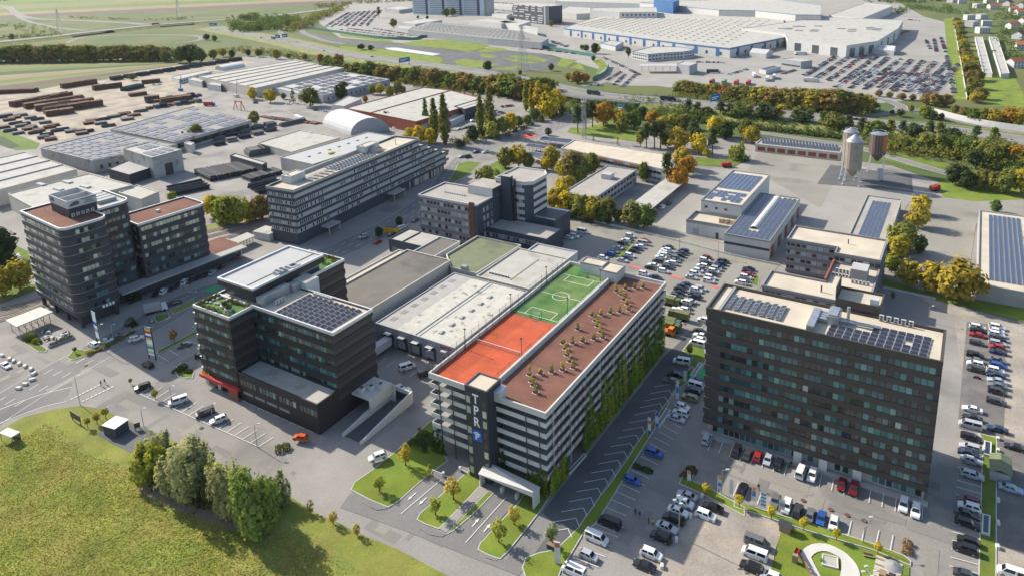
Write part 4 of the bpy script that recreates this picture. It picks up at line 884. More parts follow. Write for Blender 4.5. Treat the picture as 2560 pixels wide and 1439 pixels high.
lane('country_road', 'b', [(1800, 640), (1990, 600), (2060, 530), (2020, 470), (1900, 420), (1600, 380)], 5, .1, 'asphalt')
EL, EZ = smooth3([P('a', x, y, 4.5) for x, y in ((-300, 345), (0, 312), (400, 270), (800, 224), (1160, 186), (1500, 160), (1800, 138), (2150, 105), (2500, 60))])
highway('elevated_motorway', EL, EZ, 14, m0='concrete_yard', skipslope=lambda i: 11 <= i <= 14 or 20 <= i <= 23)
b = MB(); ribbon(b, EL[10:26], 12.3, [z-.06 for z in EZ[10:26]], 'concrete', thick=1.6); b.build('motorway_viaduct', None, label='long pale concrete viaduct deck across the interchange', cat='bridge')
# boulevard through the park
BL = smooth_line([P('d', -150, 1700), P('d', 300, 1420), P('d', 650, 1225), P('d', 900, 1085), P('d', 1200, 925), P('d', 1480, 775), P('F', 700, 685), P('F', 894, 604), P('F', 1026, 533), P('F', 1105, 470), P('F', 1165, 395), P('F', 1230, 362), P('F', 1310, 343), P('F', 1400, 312), P('F', 1450, 288), P('F', 1480, 262), P('F', 1510, 240)], 6)
b = MB(); ribbon(b, BL, 7.5, .07, 'asphalt_road'); BOUL = b.build('boulevard', None, kind='structure')
for off in (-7.1, 7.1):
    b = MB(); ribbon(b, BL, .06, .085, 'paint_white', off=off); b.build('edge_line', BOUL)
def dash(line, off, on=3.0, gap=4.5, w=.08, z=.09, parent=None):
    b = MB(); A = strip(line, abs(off))[0 if off >= 0 else 1] if off else [Vector(p[:2]) for p in line]
    acc = 0
    for i in range(len(A)-1):
        d = A[i+1]-A[i]; L = d.length; d /= max(L, 1e-6); n = Vector((-d.y, d.x))*w; t = (on+gap)-acc if acc else 0
        s = -acc
        while s < L:
            a0, a1 = max(0, s), min(L, s+on)
            if a1 > a0: p, q = A[i]+d*a0, A[i]+d*a1; b.face([(*(p-n), z), (*(q-n), z), (*(q+n), z), (*(p+n), z)], 'paint_white')
            s += on+gap
        acc = (acc+L) % (on+gap)
    return b.build('lane_dashes', parent, kind='stuff')
dash(BL, .01, parent=BOUL); dash(BL, 3.6, parent=BOUL); dash(BL, -3.6, parent=BOUL)
SV = smooth_line([P('g', 560, 60), P('g', 900, 165), P('g', 1250, 300), P('g', 1750, 520), P('g', 2200, 765), P('h', 20, 985), P('h', 500, 1130), P('h', 1200, 1420), P('F', 1600, 1640)], 5)
b = MB(); ribbon(b, SV, 4.2, .06, 'asphalt'); b.build('service_road', None, kind='structure')
WR = smooth_line([P('g', -300, 330), P('g', 0, 215), P('g', 300, 105), P('g', 520, 52)], 5)
b = MB(); ribbon(b, WR, 6.0, .055, 'asphalt_road'); wr = b.build('west_road', None, kind='structure')
for off in (-5.6, 2.0): b = MB(); ribbon(b, WR, .09, .075, 'paint_white', off=off); b.build('edge_line', wr)
# yards
sheet('fire_station_yard', PP('F', [(1560, 545), (1640, 470), (1740, 455), (1830, 425), (1895, 378), (2112, 408), (2190, 425), (2345, 470), (2330, 505), (2275, 505), (2210, 595), (1965, 625), (1890, 640), (1800, 605), (1740, 590)]), 'concrete_yard', .06)
sheet('fire_station_yard', PP('F', [(1895, 378), (2112, 408), (2050, 520), (1960, 470), (1870, 425)]), 'asphalt_old', .09)
sheet('dark_patch', PP('c', [(1120, 1230), (1720, 1305), (1735, 1435), (1400, 1400), (1020, 1372)]), 'asphalt_dark', .12)
sheet('rear_yard', PP('F', [(2275, 505), (2420, 480), (2560, 500), (2560, 560), (2440, 560), (2420, 700), (2260, 640), (2230, 590)]), 'asphalt_old', .06)
sheet('car_park', PP('F', [(1430, 540), (1560, 560), (1960, 650), (1900, 720), (1770, 780), (1740, 880), (1640, 880), (1500, 680), (1400, 620)]), 'asphalt_old', .05)
sheet('gravel_lot', PP('F', [(2280, 735), (2560, 815), (2800, 870), (2900, 1700), (2480, 1700), (2488, 1300), (2500, 1100), (2420, 1060), (2385, 790)]), 'gravel_lot', .05)
sheet('brown_lot', PP('F', [(2417, 803), (2512, 815), (2512, 1000), (2508, 1095), (2480, 1088), (2398, 1070), (2396, 1045)]), 'asphalt_brown', .08)
sheet('brown_lot', PP('F', [(2492, 1090), (2700, 1150), (2720, 1320), (2650, 1420), (2490, 1360)]), 'asphalt_brown', .085)
sheet('gravel_lot', PP('F', [(1690, 1345), (1762, 1236), (1850, 1268), (1958, 1314), (1940, 1370), (1925, 1440), (1900, 1620), (1480, 1620)]), 'gravel_lot', .065)
sheet('drive', PP('h', [(1330, 1429), (1300, 1330), (1500, 960), (1850, 520), (2230, 30), (2400, -190), (2640, -420), (2700, -300), (2560, -40), (2300, 310), (2050, 640), (1780, 1065), (1600, 1240), (1390, 1280), (1350, 1380)]), 'asphalt_dark', .055)
sheet('drive', PP('h', [(80, 810), (270, 950), (360, 940), (700, 640), (810, 560), (960, 650), (640, 920), (570, 1000), (600, 1110), (760, 1150), (880, 1060), (1120, 800), (1300, 890), (1050, 1170), (1030, 1260), (1100, 1320), (1250, 1300), (1500, 950), (1600, 1050), (1330, 1429), (900, 1260), (500, 1100), (0, 920)]), 'asphalt_road', .057)
# kerbed lawns
def lawn(t, pts, m='grass', z=.14, name='lawn', sm=0, kerb=True):
    w = PP(t, pts); w = ccw([(p.x, p.y) for p in w])
    if sm: w = [tuple(p) for p in smooth_line(w+[w[0]], sm)][:-1]
    LAY[0] += .0006; z += LAY[0]; b = MB(); b.face([(x, y, z) for x, y in w], m); o = b.build(name, None, kind='structure')
    if kerb: b = MB(); b.ring(inset(w, -.16), inset(w, .04), .0, z+.02, 'kerb'); b.build('kerb', o)
    return o
lawn('h', [(85, 790), (110, 735), (250, 640), (400, 520), (690, 270), (700, 430), (800, 575), (700, 645), (560, 760), (440, 870), (360, 918), (220, 860)], 'grass_bright')
lawn('h', [(575, 1010), (600, 965), (660, 915), (800, 790), (960, 650), (1035, 690), (1040, 760), (890, 920), (735, 1078), (640, 1045)], 'grass_bright')
lawn('h', [(795, 1118), (950, 960), (1105, 800), (1140, 815), (1010, 950), (880, 1062), (840, 1095)], 'grass_bright')
sheet('footpath', PP('h', [(1045, 762), (1100, 795), (790, 1112), (738, 1080)]), 'concrete_yard', .15)
lawn('h', [(1030, 1235), (1045, 1190), (1120, 1110), (1330, 890), (1410, 770), (1640, 700), (1500, 930), (1400, 1060), (1250, 1245), (1190, 1303), (1110, 1275)], 'grass_bright')
lawn('h', [(1360, 1370), (1385, 1300), (1480, 1262), (1605, 1240), (1700, 1150), (1780, 1070), (1830, 990), (1890, 915), (1940, 835), (2000, 765), (2050, 695), (2095, 625), (2140, 565), (2185, 490), (2225, 430), (2265, 370), (2330, 290), (2440, 130), (2560, -60), (2620, -130), (2650, -60), (2490, 60), (2330, 350), (2160, 620), (2000, 890), (1900, 1040), (1810, 1110), (1720, 1260), (1640, 1390), (1600, 1500), (1400, 1480)], 'grass_bright')
for p in ([(85, 800), (360, 918), (340, 935), (270, 940), (150, 880)], [(575, 1025), (790, 1120), (760, 1140), (660, 1125), (590, 1080)], [(1032, 1240), (1188, 1305), (1160, 1318), (1080, 1295)]): sheet('kerb_apron', PP('h', p), 'asphalt_road', .10)
lawn('n', [(1230, 250), (1300, 120), (1440, 40), (1455, 50), (1370, 210), (1500, 265), (1640, 330), (2063, 560), (2063, 660), (1700, 470), (1540, 390)], 'grass_bright', name='verge_strip')
lawn('o', [(-20, 250), (0, 280), (500, 430), (1000, 580), (1700, 800), (2150, 970), (2230, 1040), (2225, 1090), (1750, 890), (900, 640), (300, 440), (-20, 340)], 'grass_bright', name='verge_strip')
lawn('o', [(590, 590), (900, 660), (1750, 905), (2220, 1110), (2210, 1400), (380, 1400), (480, 1060), (540, 800)], 'grass_bright', z=.10, name='play_lawn', kerb=False)
PLP = smooth_line(PP('o', [(1050, 1300), (920, 1050), (900, 960), (1000, 880), (1150, 870), (1300, 930), (1400, 1010), (1420, 1150), (1380, 1350)]), 5); b = MB(); ribbon(b, PLP, 1.0, .30, 'concrete_pale'); b.build('play_path', None, kind='structure')
PLP = smooth_line(PP('o', [(1300, 930), (1440, 1030), (1520, 1160), (1530, 1350)]), 5); b = MB(); ribbon(b, PLP, .8, .31, 'concrete_pale'); b.build('play_path', None, kind='structure')
lawn('m', [(350, 15), (525, 62), (525, 240), (520, 480), (518, 1100), (515, 1500), (352, 1500), (362, 1060), (380, 480), (390, 250), (395, 80)], 'grass', name='verge_strip')
lawn('f', [(1510, 640), (1800, 735), (2200, 800), (2560, 855), (2900, 900), (2900, 1010), (2560, 968), (2250, 890), (1900, 800), (1510, 705)], 'grass_bright', name='verge_strip', kerb=False)
lawn('c', [(1900, 1370), (2050, 1330), (2560, 1360), (2700, 1400), (2700, 1480), (2200, 1500), (1960, 1470)], 'grass_bright', z=.08, kerb=False)
lawn('c', [(480, 1140), (330, 1190), (110, 1170), (130, 1230), (380, 1250), (520, 1190)], 'grass', z=.12, kerb=False)
lawn('c', [(1480, 1100), (1900, 1200), (2560, 1350), (2560, 1440), (1960, 1300), (1500, 1190)], 'grass', z=.06, kerb=False)
lawn('b', [(1690, 985), (1720, 950), (1800, 960), (2000, 905), (2250, 960), (2300, 1000), (2250, 1060), (2000, 1030), (1800, 1010)], 'grass_bright', z=.1, kerb=False)
lawn('b', [(1130, 1220), (1200, 1190), (1280, 1270), (1400, 1330), (1300, 1380), (1000, 1380), (1080, 1290)], 'grass', z=.1, kerb=False)
lawn('b', [(850, 1290), (880, 1220), (950, 1200), (1050, 1210), (960, 1300), (880, 1340), (780, 1400)], 'grass', z=.1)
lawn('d', [(500, 1235), (560, 1165), (640, 1180), (880, 1090), (1010, 1020), (1010, 1050), (780, 1160), (620, 1225), (540, 1250)], 'grass')
lawn('d', [(180, 1120), (240, 1100), (350, 1170), (340, 1190), (290, 1190)], 'grass')
lawn('d', [(1160, 960), (1150, 925), (1250, 900), (1262, 930), (1180, 970)], 'grass'); lawn('d', [(1270, 880), (1440, 800), (1450, 840), (1290, 910)], 'verge')
lawn('d', [(1170, 1185), (1460, 1035), (1470, 1055), (1180, 1205)], 'grass')
lawn('d', [(1300, 1330), (1340, 1275), (1440, 1350), (1430, 1385), (1330, 1375)], 'grass')
lawn('d', [(-100, 470), (0, 480), (120, 400), (220, 450), (230, 560), (60, 620), (-100, 600)], 'grass', z=.06, kerb=False); lawn('d', [(-100, 740), (60, 680), (280, 690), (300, 720), (0, 830), (-100, 850)], 'grass', z=.06, kerb=False)
lawn('d', [(1520, 250), (1640, 230), (1980, 150), (2010, 165), (1800, 230), (1640, 290), (1530, 300)], 'verge', z=.06, kerb=False)
lawn('e', [(2040, 500), (2060, 470), (2170, 370), (2190, 380), (2080, 510)], 'grass'); lawn('f', [(520, 690), (560, 620), (590, 630), (580, 700)], 'grass')
lawn('f', [(20, 1180), (60, 1130), (180, 1150), (190, 1250), (140, 1350), (60, 1290), (100, 1230)], 'grass')
# meadow, mown strip
MEADOW_PX = [(-200, 480), (0, 455), (130, 405), (350, 285), (480, 390), (620, 500), (800, 560), (960, 610), (1010, 640), (1100, 720), (1500, 900), (1900, 1080), (2180, 1000), (2560, 1300), (2900, 1560), (2900, 2000), (-200, 2000)]
sheet('verge_lawn', PP('g', [(-300, 500), (-300, 470), (0, 345), (170, 252), (420, 188), (600, 165), (740, 185), (1010, 300), (1200, 380), (1700, 620), (2150, 835), (2330, 950), (2560, 1060), (2700, 1130), (3300, 1430), (3500, 1700), (2700, 2200), (-300, 2200)]), 'grass_mown', .09)
sheet('meadow', PP('g', MEADOW_PX), 'meadow', .12)
sheet('path_soil', PP('g', [(1010, 640), (1080, 700), (1250, 800), (1450, 900), (1850, 1060), (1950, 1100), (1850, 1140), (1500, 1010), (1150, 870), (1020, 800)]), 'soil', .15)
sheet('gravel_bed', PP('g', [(720, 380), (850, 300), (940, 280), (1110, 350), (1200, 400), (985, 520), (880, 470), (830, 445)]), 'asphalt_dark', .13)
sheet('meadow', PP('h', [(-500, 1020), (-100, 1000), (0, 1040), (130, 1110), (420, 1230), (820, 1440), (1100, 1600), (-500, 1900)]), 'grass_mown', .10)
# railway
def rails(px, w=1.0, name='railway'):
    L = smooth_line(px, 5); b = MB(); ribbon(b, L, 1.9, .24, 'ballast'); r = b.build(name, None, kind='structure')
    for off in (-.75, .75): b = MB(); ribbon(b, L, .08, .44, 'rail_steel', off=off, thick=.14); b.build('rail', r)
    b = MB(); d = 0
    A = [Vector(p) for p in L]
    for i in range(len(A)-1):
        e = A[i+1]-A[i]; n = int(e.length/1.2)
        for k in range(n): p = A[i]+e*(k/n); b.box(p.x-1.25, p.x+1.25, p.y-.13, p.y+.13, .24, .32, 'timber', rot=atan2(e.y, e.x)+pi/2)
    b.build('sleepers', r, kind='stuff')
for dy in (0, 50, 105): rails([P('d', -200, 905+dy), P('d', 310, 790+dy*.55), P('d', 1000, 480+dy*.8), P('d', 1540, 298+dy*.8), P('d', 2010, 190+dy*.55), P('F', 900, 470+dy*.1)])
# painted bays and arrows: every line its own strip
LINE = {}
def pline(a, b_, w=.14, z=.24, m='paint_white', parent=None):
    a, b_ = Vector(a[:2]), Vector(b_[:2]); d = b_-a; L = d.length; key = (round(L, 1), w, m)
    if key not in LINE: q = MB(); q.box(-key[0]/2, key[0]/2, -w/2, w/2, -.005, 0, m); LINE[key] = q.mesh('bay_line')
    c = (a+b_)/2; return obj('bay_line', LINE[key], parent or PARK, (c.x, c.y, z), atan2(d.y, d.x))
def bays(t, a0, a1, b0, b1, n, w=.14, z=.24):
    A0, A1, B0, B1 = P(t, *a0), P(t, *a1), P(t, *b0), P(t, *b1)
    for i in range(n+1): pline(A0.lerp(A1, i/n), B0.lerp(B1, i/n), w, z)
bays('g', (1045, 80), (1925, 470), (1160, 5), (2035, 400), 16); pline(P('g', 1045, 80), P('g', 1925, 470))
bays('i', (245, 405), (1808, 905), (210, 498), (1798, 1015), 18); bays('i', (435, 738), (1585, 1128), (395, 838), (1563, 1243), 12)
bays('m', (165, 50), (55, 1343), (385, 112), (335, 1420), 18); bays('F', (1676, 1035), (1487, 1310), (1712, 1056), (1539, 1331), 16)
bays('F', (1495, 1297), (1415, 1420), (1560, 1320), (1480, 1445), 5)
SAW = [((1525, 1110), (1697, 1080), (1725, 1145)), ((1587, 1033), (1755, 1003), (1782, 1065)), ((1647, 957), (1812, 927), (1838, 990)), ((1703, 882), (1868, 850), (1893, 913)), ((1760, 807), (1920, 780), (1945, 835)), ((1815, 737), (1975, 707), (2000, 762)), ((1868, 667), (2025, 640), (2048, 695)), ((1918, 600), (2070, 572), (2093, 627)), ((1965, 533), (2115, 508), (2143, 563)), ((2013, 470), (2162, 447), (2185, 490)), ((2060, 408), (2205, 385), (2228, 430)), ((2105, 350), (2250, 325), (2268, 370)), ((2147, 293), (2290, 270), (2310, 315)), ((2190, 237), (2350, 200), (2370, 240)), ((2230, 182), (2380, 150), (2405, 190)), ((2265, 130), (2420, 100), (2445, 140)), ((2305, 78), (2450, 50), (2475, 90)), ((2340, 25), (2490, 0), (2510, 40))]
for l, i_, v in SAW: pline(P('h', *l), P('h', *i_)); pline(P('h', *i_), P('h', *v))
for a, b_ in (((455, 970), (750, 720)), ((935, 1185), (1235, 850))): pline(P('h', *a), P('h', *b_), .14)
def arrow(t, a, b_, s=1.0):
    A, B = P(t, *a), P(t, *b_); d = (B-A).xy.normalized(); n = Vector((-d.y, d.x)); z = .24; q = MB(); L = (B-A).xy.length
    pt = lambda u, v: (A.x+d.x*u+n.x*v, A.y+d.y*u+n.y*v, z); q.face([pt(0, -.12*s), pt(L-1.0*s, -.12*s), pt(L-1.0*s, .12*s), pt(0, .12*s)], 'paint_white'); q.face([pt(L-1.1*s, -.4*s), pt(L, 0), pt(L-1.1*s, .4*s)], 'paint_white'); q.build('road_arrow', PARK)
arrow('h', (565, 815), (505, 868)); arrow('h', (645, 850), (588, 903)); arrow('h', (985, 1065), (1035, 1005)); arrow('h', (1070, 1105), (1120, 1045))
for i in range(8): pline(P('g', 612+i*31, 135-i*15), P('g', 630+i*31, 127-i*15), .35); pline(P('g', 527+i*29, 118-i*14.5), P('g', 545+i*29, 110-i*14.5), .35)
bays('e', (350, 1235), (640, 1350), (290, 1280), (575, 1400), 5); bays('d', (1175, 1215), (1400, 1095), (1260, 1265), (1480, 1140), 3); bays('d', (1430, 1000), (1660, 880), (1480, 1030), (1700, 905), 3)
for t, p in (('e', [(2140, 552), (2170, 548), (2260, 572), (2235, 580)]), ('e', [(2440, 625), (2470, 622), (2560, 645), (2540, 655)]), ('j', [(1760, 985), (1800, 978), (1900, 1005), (1880, 1035)]), ('b', [(1330, 1022), (1400, 1000), (1480, 1010), (1400, 1035)])): sheet('red_marking', PP(t, p), 'paint_red', .12)
pad = sheet('charging_bay', PP('k', [(545, 785), (600, 815), (600, 960), (415, 930)]), 'paint_green', .10)
sheet('charging_bay', PP('y', [(1980, 385), (2130, 335), (2165, 375), (2010, 430)]), 'paint_green', .11)
# meadow tussocks
def tussocks(name, poly, n, lo, hi, cols, size, label):
    rng = np.random.default_rng(5); xs = [p[0] for p in poly]; ys = [p[1] for p in poly]
    X = rng.uniform(min(xs), max(xs), n*4); Y = rng.uniform(min(ys), max(ys), n*4); ins = np.zeros(len(X), bool); j = len(poly)-1
    for i in range(len(poly)):
        xi, yi, xj, yj = poly[i][0], poly[i][1], poly[j][0], poly[j][1]; c = ((yi > Y) != (yj > Y)) & (X < (xj-xi)*(Y-yi)/((yj-yi) or 1e-9)+xi); ins ^= c; j = i
    X, Y = X[ins][:n], Y[ins][:n]; patch = np.sin(X*.21+1.3*np.sin(Y*.13))+np.sin(Y*.27+1.7*np.sin(X*.17+1))+rng.normal(size=len(X))*.8
    for k, c in enumerate(cols):
        lo_, hi_ = -9+0, 9
        q = np.quantile(patch, [k/len(cols), (k+1)/len(cols)]); s = (patch >= q[0]) & (patch <= q[1]); m = s.sum(); hgt = rng.uniform(lo, hi, m)
        C = np.stack([X[s]+rng.normal(size=m)*.9, Y[s]+rng.normal(size=m)*.9, .14+hgt*.45], 1); Nn = rng.normal(size=(m, 3))*[.6, .6, .3]+[-.3, 0, .9]; me = quads_mesh('tufts', C, Nn, rng.uniform(.6, 1.5, m)*size, 'leaf')
        obj(name, me, None, label=label[k], cat='grass', kind='stuff', color=c)
mp = [(p.x, p.y) for p in PP('g', [(-60, 490), (0, 470), (130, 420), (350, 300), (480, 410), (620, 520), (800, 580), (960, 640), (1010, 680), (1100, 850), (1500, 1020), (1900, 1150), (2180, 1130), (2560, 1440), (2560, 1560), (-60, 1560)])]
tussocks('meadow_grass', mp, 44000, .03, .3, [(.28, .33, .05), (.37, .375, .065), (.44, .40, .09), (.40, .34, .10)], .145, ['lush green wild grass of the meadow by the willows', 'yellow green wild grass of the meadow by the willows', 'straw coloured wild grass of the meadow by the willows', 'dry brownish wild grass of the meadow by the willows'])

# ------------------------------------------------------------------ halls and sheds
def proj(p):
    q = Vector(p)-Vector((0, 0, CAMH)); c = q.dot(CAF); return CX+FPX*q.dot(CAX)/c, CY-FPX*q.dot(CAU)/c
def tall(t, base, ytop, z0=0.0):
    """height of something upright whose foot and top are seen at these pixels"""
    g = P(t, *base, z0); o = TL[t]; yt = o[1]+ytop*o[2]; lo, hi = 0.0, 80.0
    for _ in range(40):
        m = (lo+hi)/2
        if proj((g.x, g.y, z0+m))[1] > yt: lo = m
        else: hi = m
    return g, lo
def hall(name, label, cat, poly, z, wall, roof, cop=None, h=.5, z0=.02, **kw):
    poly = ccw([(p[0], p[1]) for p in poly]); c = (sum(p[0] for p in poly)/len(poly), sum(p[1] for p in poly)/len(poly)); pl = [(x-c[0], y-c[1]) for x, y in poly]
    g = thing(name, label, cat, (c[0], c[1], 0), **kw); b = MB(); b.prism(pl, z0, z-h, wall); b.build('wall', g); b = MB(); b.face([(x, y, z-h+.02) for x, y in inset(pl, .25)], roof); b.build('roof', g)
    b = MB(); b.ring(inset(pl, -.08), inset(pl, .3), z-h-.2, z, cop or wall); b.build('coping', g); return g, c, pl
def edge_pieces(g, pl, i, n, w, h, z, m, name, off=.05, t0=.04, t1=.96, d=.06):
    """n alike openings along side i of a footprint"""
    a, b = Vector(pl[i]), Vector(pl[(i+1) % len(pl)]); e = b-a; dr = e.normalized(); nn = Vector((dr.y, -dr.x))
    for k in range(n):
        p = a+e*(t0+(t1-t0)*(k+.5)/n)+nn*off; obj(name, pane_mesh(w, h, m, d=d), g, (p.x, p.y, z), atan2(dr.y, dr.x))
def face_side(pl, c):
    """index of the side that looks most towards the camera"""
    best, bi = -9, 0
    for i in range(len(pl)):
        a, b = Vector(pl[i]), Vector(pl[(i+1) % len(pl)]); d = (b-a); n = Vector((d.y, -d.x)).normalized(); v = (-(Vector(c)+(a+b)/2)).normalized(); s = n.dot(v)*min(1, d.length/6)
        if s > best: best, bi = s, i
    return bi
def skylights(g, x0, x1, y0, y1, z, nx, ny, w, l, m='membrane_grey', name='skylight', h=.5, curb='wall_white'):
    q = MB(); q.box(-w/2, w/2, -l/2, l/2, 0, h*.6, curb, m, taper=.0); q.box(-w/2+.1, w/2-.1, -l/2+.1, l/2-.1, h*.6, h, m, taper=.25); me = q.mesh(name)
    for i in range(nx):
        for j in range(ny): obj(name, me, g, (x0+(x1-x0)*(i+.5)/nx, y0+(y1-y0)*(j+.5)/ny, z))
# warehouses between the black office and the garage
g, c, pl = hall('warehouse', 'warehouse with dark corrugated roof beside the black office', 'warehouse', rect(-178.5, -157.3, 150, 198.5), 9.0, 'wall_cream', 'roof_corr')
for k in range(6): b = MB(); b.box(10.55, 10.9, -20+k*7.2, -19+k*7.2, 5.2, 6.1, 'wall_white'); b.build('wall_fan', g)
hall('warehouse_strip', 'narrow beige roofed lean-to along the corrugated warehouse', 'warehouse', rect(-183.8, -178.6, 150, 199.5), 7.6, 'wall_cream', 'gravel_roof')
g, c, pl = hall('warehouse', 'white patched roof warehouse with loading docks beside the garage', 'warehouse', rect(-152.8, -121.3, 152.4, 194.4), 6.6, 'wall_grey', 'membrane_old', 'wall_grey', h=.35)
b = MB(); b.box(-15.4, -7.6, -20.6, 20.6, 6.27, 6.3, 'concrete'); b.build('grey_roof_strip', g)
for k in range(7): b = MB(); b.box(-13.6, -11.6, -17+k*5.2, -14.6+k*5.2, 6.3, 6.36, 'roof_corr_far'); b.build('roof_light', g)
b = MB(); b.box(-.2, .25, -20.6, 20.6, 6.27, 6.5, 'membrane_grey'); b.build('roof_seam', g); b = MB(); b.box(1.4, 1.7, -20.6, 20.6, 6.27, 6.42, 'membrane_grey'); b.build('roof_seam', g)
skylights(g, 4, 9, -18, 14, 6.27, 1, 6, 1.3, 1.9)
for k, x in enumerate((-10.2, -4.6, 1.0, 6.6)): b = MB(); b.box(x-1.9, x+1.9, -21.75, -21.02, .3, 4.3, 'metal_dark'); b.box(x-1.5, x+1.5, -21.8, -21.74, 1.0, 3.6, 'wall_grey'); b.build('loading_dock', g); b = MB(); b.box(x-1.2, x+1.2, -22.6, -21.0, 4.6, 4.75, 'metal_light'); b.build('dock_canopy', g)
b = MB(); b.box(11.0, 13.0, -22.2, -21.0, 4.6, 4.8, 'metal_light'); b.build('door_canopy', g); b = MB(); b.box(11.2, 12.4, -21.1, -21.0, .1, 2.4, 'metal_dark'); b.build('door', g)
for k in range(8): b = MB(); b.box(10.4+k*.52, 10.78+k*.52, -21.12, -21.02, 5.2, 5.75+.25*(k in (0, 5, 6)), 'letter_red'); b.build('wall_letter', g)
for x in (13.3, 14.6): obj('window', pane_mesh(.7, 2.0, 'glass_dark'), g, (x, -21.0, 1.6))
g, c, pl = hall('warehouse', 'warehouse with moss green ribbed roof behind the corrugated hall', 'warehouse', [(-164.4, 226), (-143.4, 226), (-144.2, 196.5), (-156, 196.5), (-164.4, 205)], 7.4, 'wall_cream', 'roof_green', 'wall_cream', h=.7)
b = MB(); b.box(3.2, 5.4, -13.5, -11.5, 6.7, 8.6, 'metal_galv'); b.build('air_unit', g)
g, c, pl = hall('warehouse', 'cream roofed warehouse with rust stains between green roof and pitch', 'warehouse', rect(-143.2, -121.0, 195.0, 223.5), 7.2, 'wall_cream', 'membrane', 'wall_cream')
for k in range(6): ac_unit(g, -8+k*1.4, -9.5, 6.7, 1.1, .8, .8, fans=1)
b = MB(); b.box(1.0, 1.5, -11, 9, 6.73, 6.8, 'soil'); b.build('gutter_stain', g)
hall('annex', 'small grey corrugated annex behind the green roofed warehouse', 'warehouse', rect(-177.5, -167, 200.5, 217.5), 7.6, 'wall_white', 'roof_corr')
g, c, pl = hall('shop_building', 'small slate shop with cream flat roof beside the boulevard', 'shop', rect(-198.2, -178.4, 209.5, 222.5), 5.8, 'clad_blue', 'membrane', 'clad_blue')
for x in (-7.5, -6.2): obj('door', pane_mesh(1.0, 2.3, 'glass_far', 'wall_white'), g, (x, -6.5, .2))
b = MB(); b.box(-3, -2.6, -6, 5.5, 5.3, 5.7, 'metal_dark'); b.build('roof_channel', g)
hall('low_link', 'low white roofed link beside the slate office wing', 'shed', rect(-140, -122, 224, 233), 6.2, 'wall_white', 'membrane')
# ramp trench beside the black office
rt = thing('car_ramp', 'concrete walled car ramp descending beside the black office', 'ramp', (0, 0, 0))
b = MB(); b.face([(-127.4, 112.5, .1), (-121.6, 112.5, .1), (-121.6, 132, .12), (-127.4, 132, .12)], 'asphalt_dark'); b.build('ramp_floor', rt)
for x0, x1 in ((-127.9, -127.4), (-121.6, -121.1)):
    b = MB(); n = len(b.v)
    for x in (x0, x1): b.v += [(x, 112, .0), (x, 132.5, 0), (x, 132.5, 3.6), (x, 112, .9)]
    for f in ((0, 1, 2, 3), (7, 6, 5, 4), (3, 2, 6, 7), (0, 3, 7, 4), (1, 5, 6, 2)): b.f.append(f); b.mi.append(b.slot('concrete_pale'))
    b.build('side_wall', rt)
b = MB(); b.box(-127.4, -121.6, 132, 132.4, 2.4, 3.6, 'concrete_pale'); b.box(-127.4, -121.6, 132, 132.3, .1, 2.4, 'metal_dark'); b.build('portal', rt)
# entrance canopy and barriers of the garage
cp = thing('entrance_gate', 'folded white concrete entrance canopy in front of the garage', 'canopy', (0, 0, 0))
A, B = P('T', 575, 1205), P('T', 910, 1345); A, B = Vector((A.x, A.y, 0)), Vector((A.x+14.6, A.y-.2, 0))
b = MB(); zA, zB = 3.4, 3.4; d = 1.7
for k in range(2):
    y = A.y+k*d
b.box(A.x, A.x+.35, A.y, A.y+2.6, 0, 3.6, 'concrete_pale'); b.box(B.x-.35, B.x, A.y, A.y+2.6, 0, 3.6, 'concrete_pale'); b.build('canopy_leg', cp)
b = MB(); b.v += [(A.x, A.y-.4, 3.6), (B.x, A.y-.4, 3.6), (B.x, A.y+3, 3.6), (A.x, A.y+3, 3.6), (A.x, A.y-.4, 3.75), (B.x, A.y-.4, 4.9), (B.x, A.y+3, 3.8), (A.x, A.y+3, 4.9)]
for f in ((0, 1, 5, 4), (1, 2, 6, 5), (2, 3, 7, 6), (3, 0, 4, 7), (3, 2, 1, 0), (4, 5, 7), (5, 6, 7)): b.f.append(f); b.mi.append(b.slot('concrete_pale'))
b.build('canopy_roof', cp)
for x in (A.x+5.5, A.x+9.5): b = MB(); b.box(x-.3, x+.3, A.y+.6, A.y+1.6, 0, 1.4, 'wall_white'); b.build('ticket_machine', cp)
for i, (px_, py_) in enumerate(((770, 690), (895, 650))):
    p = P('h', px_, py_); t = thing('barrier_post', 'white parking barrier column at the garage exit lanes', 'barrier', p, 0, 'barriers at the garage exit'); b = MB(); b.box(-.3, .3, -.3, .3, 0, 1.3, 'wall_white'); b.build('cabinet', t); b = MB(); b.tube((0, -.35, 1.1), (-3.0 if i == 0 else 2.6, -.35, 1.1), .06, 'letter_white', 5); b.build('boom', t)
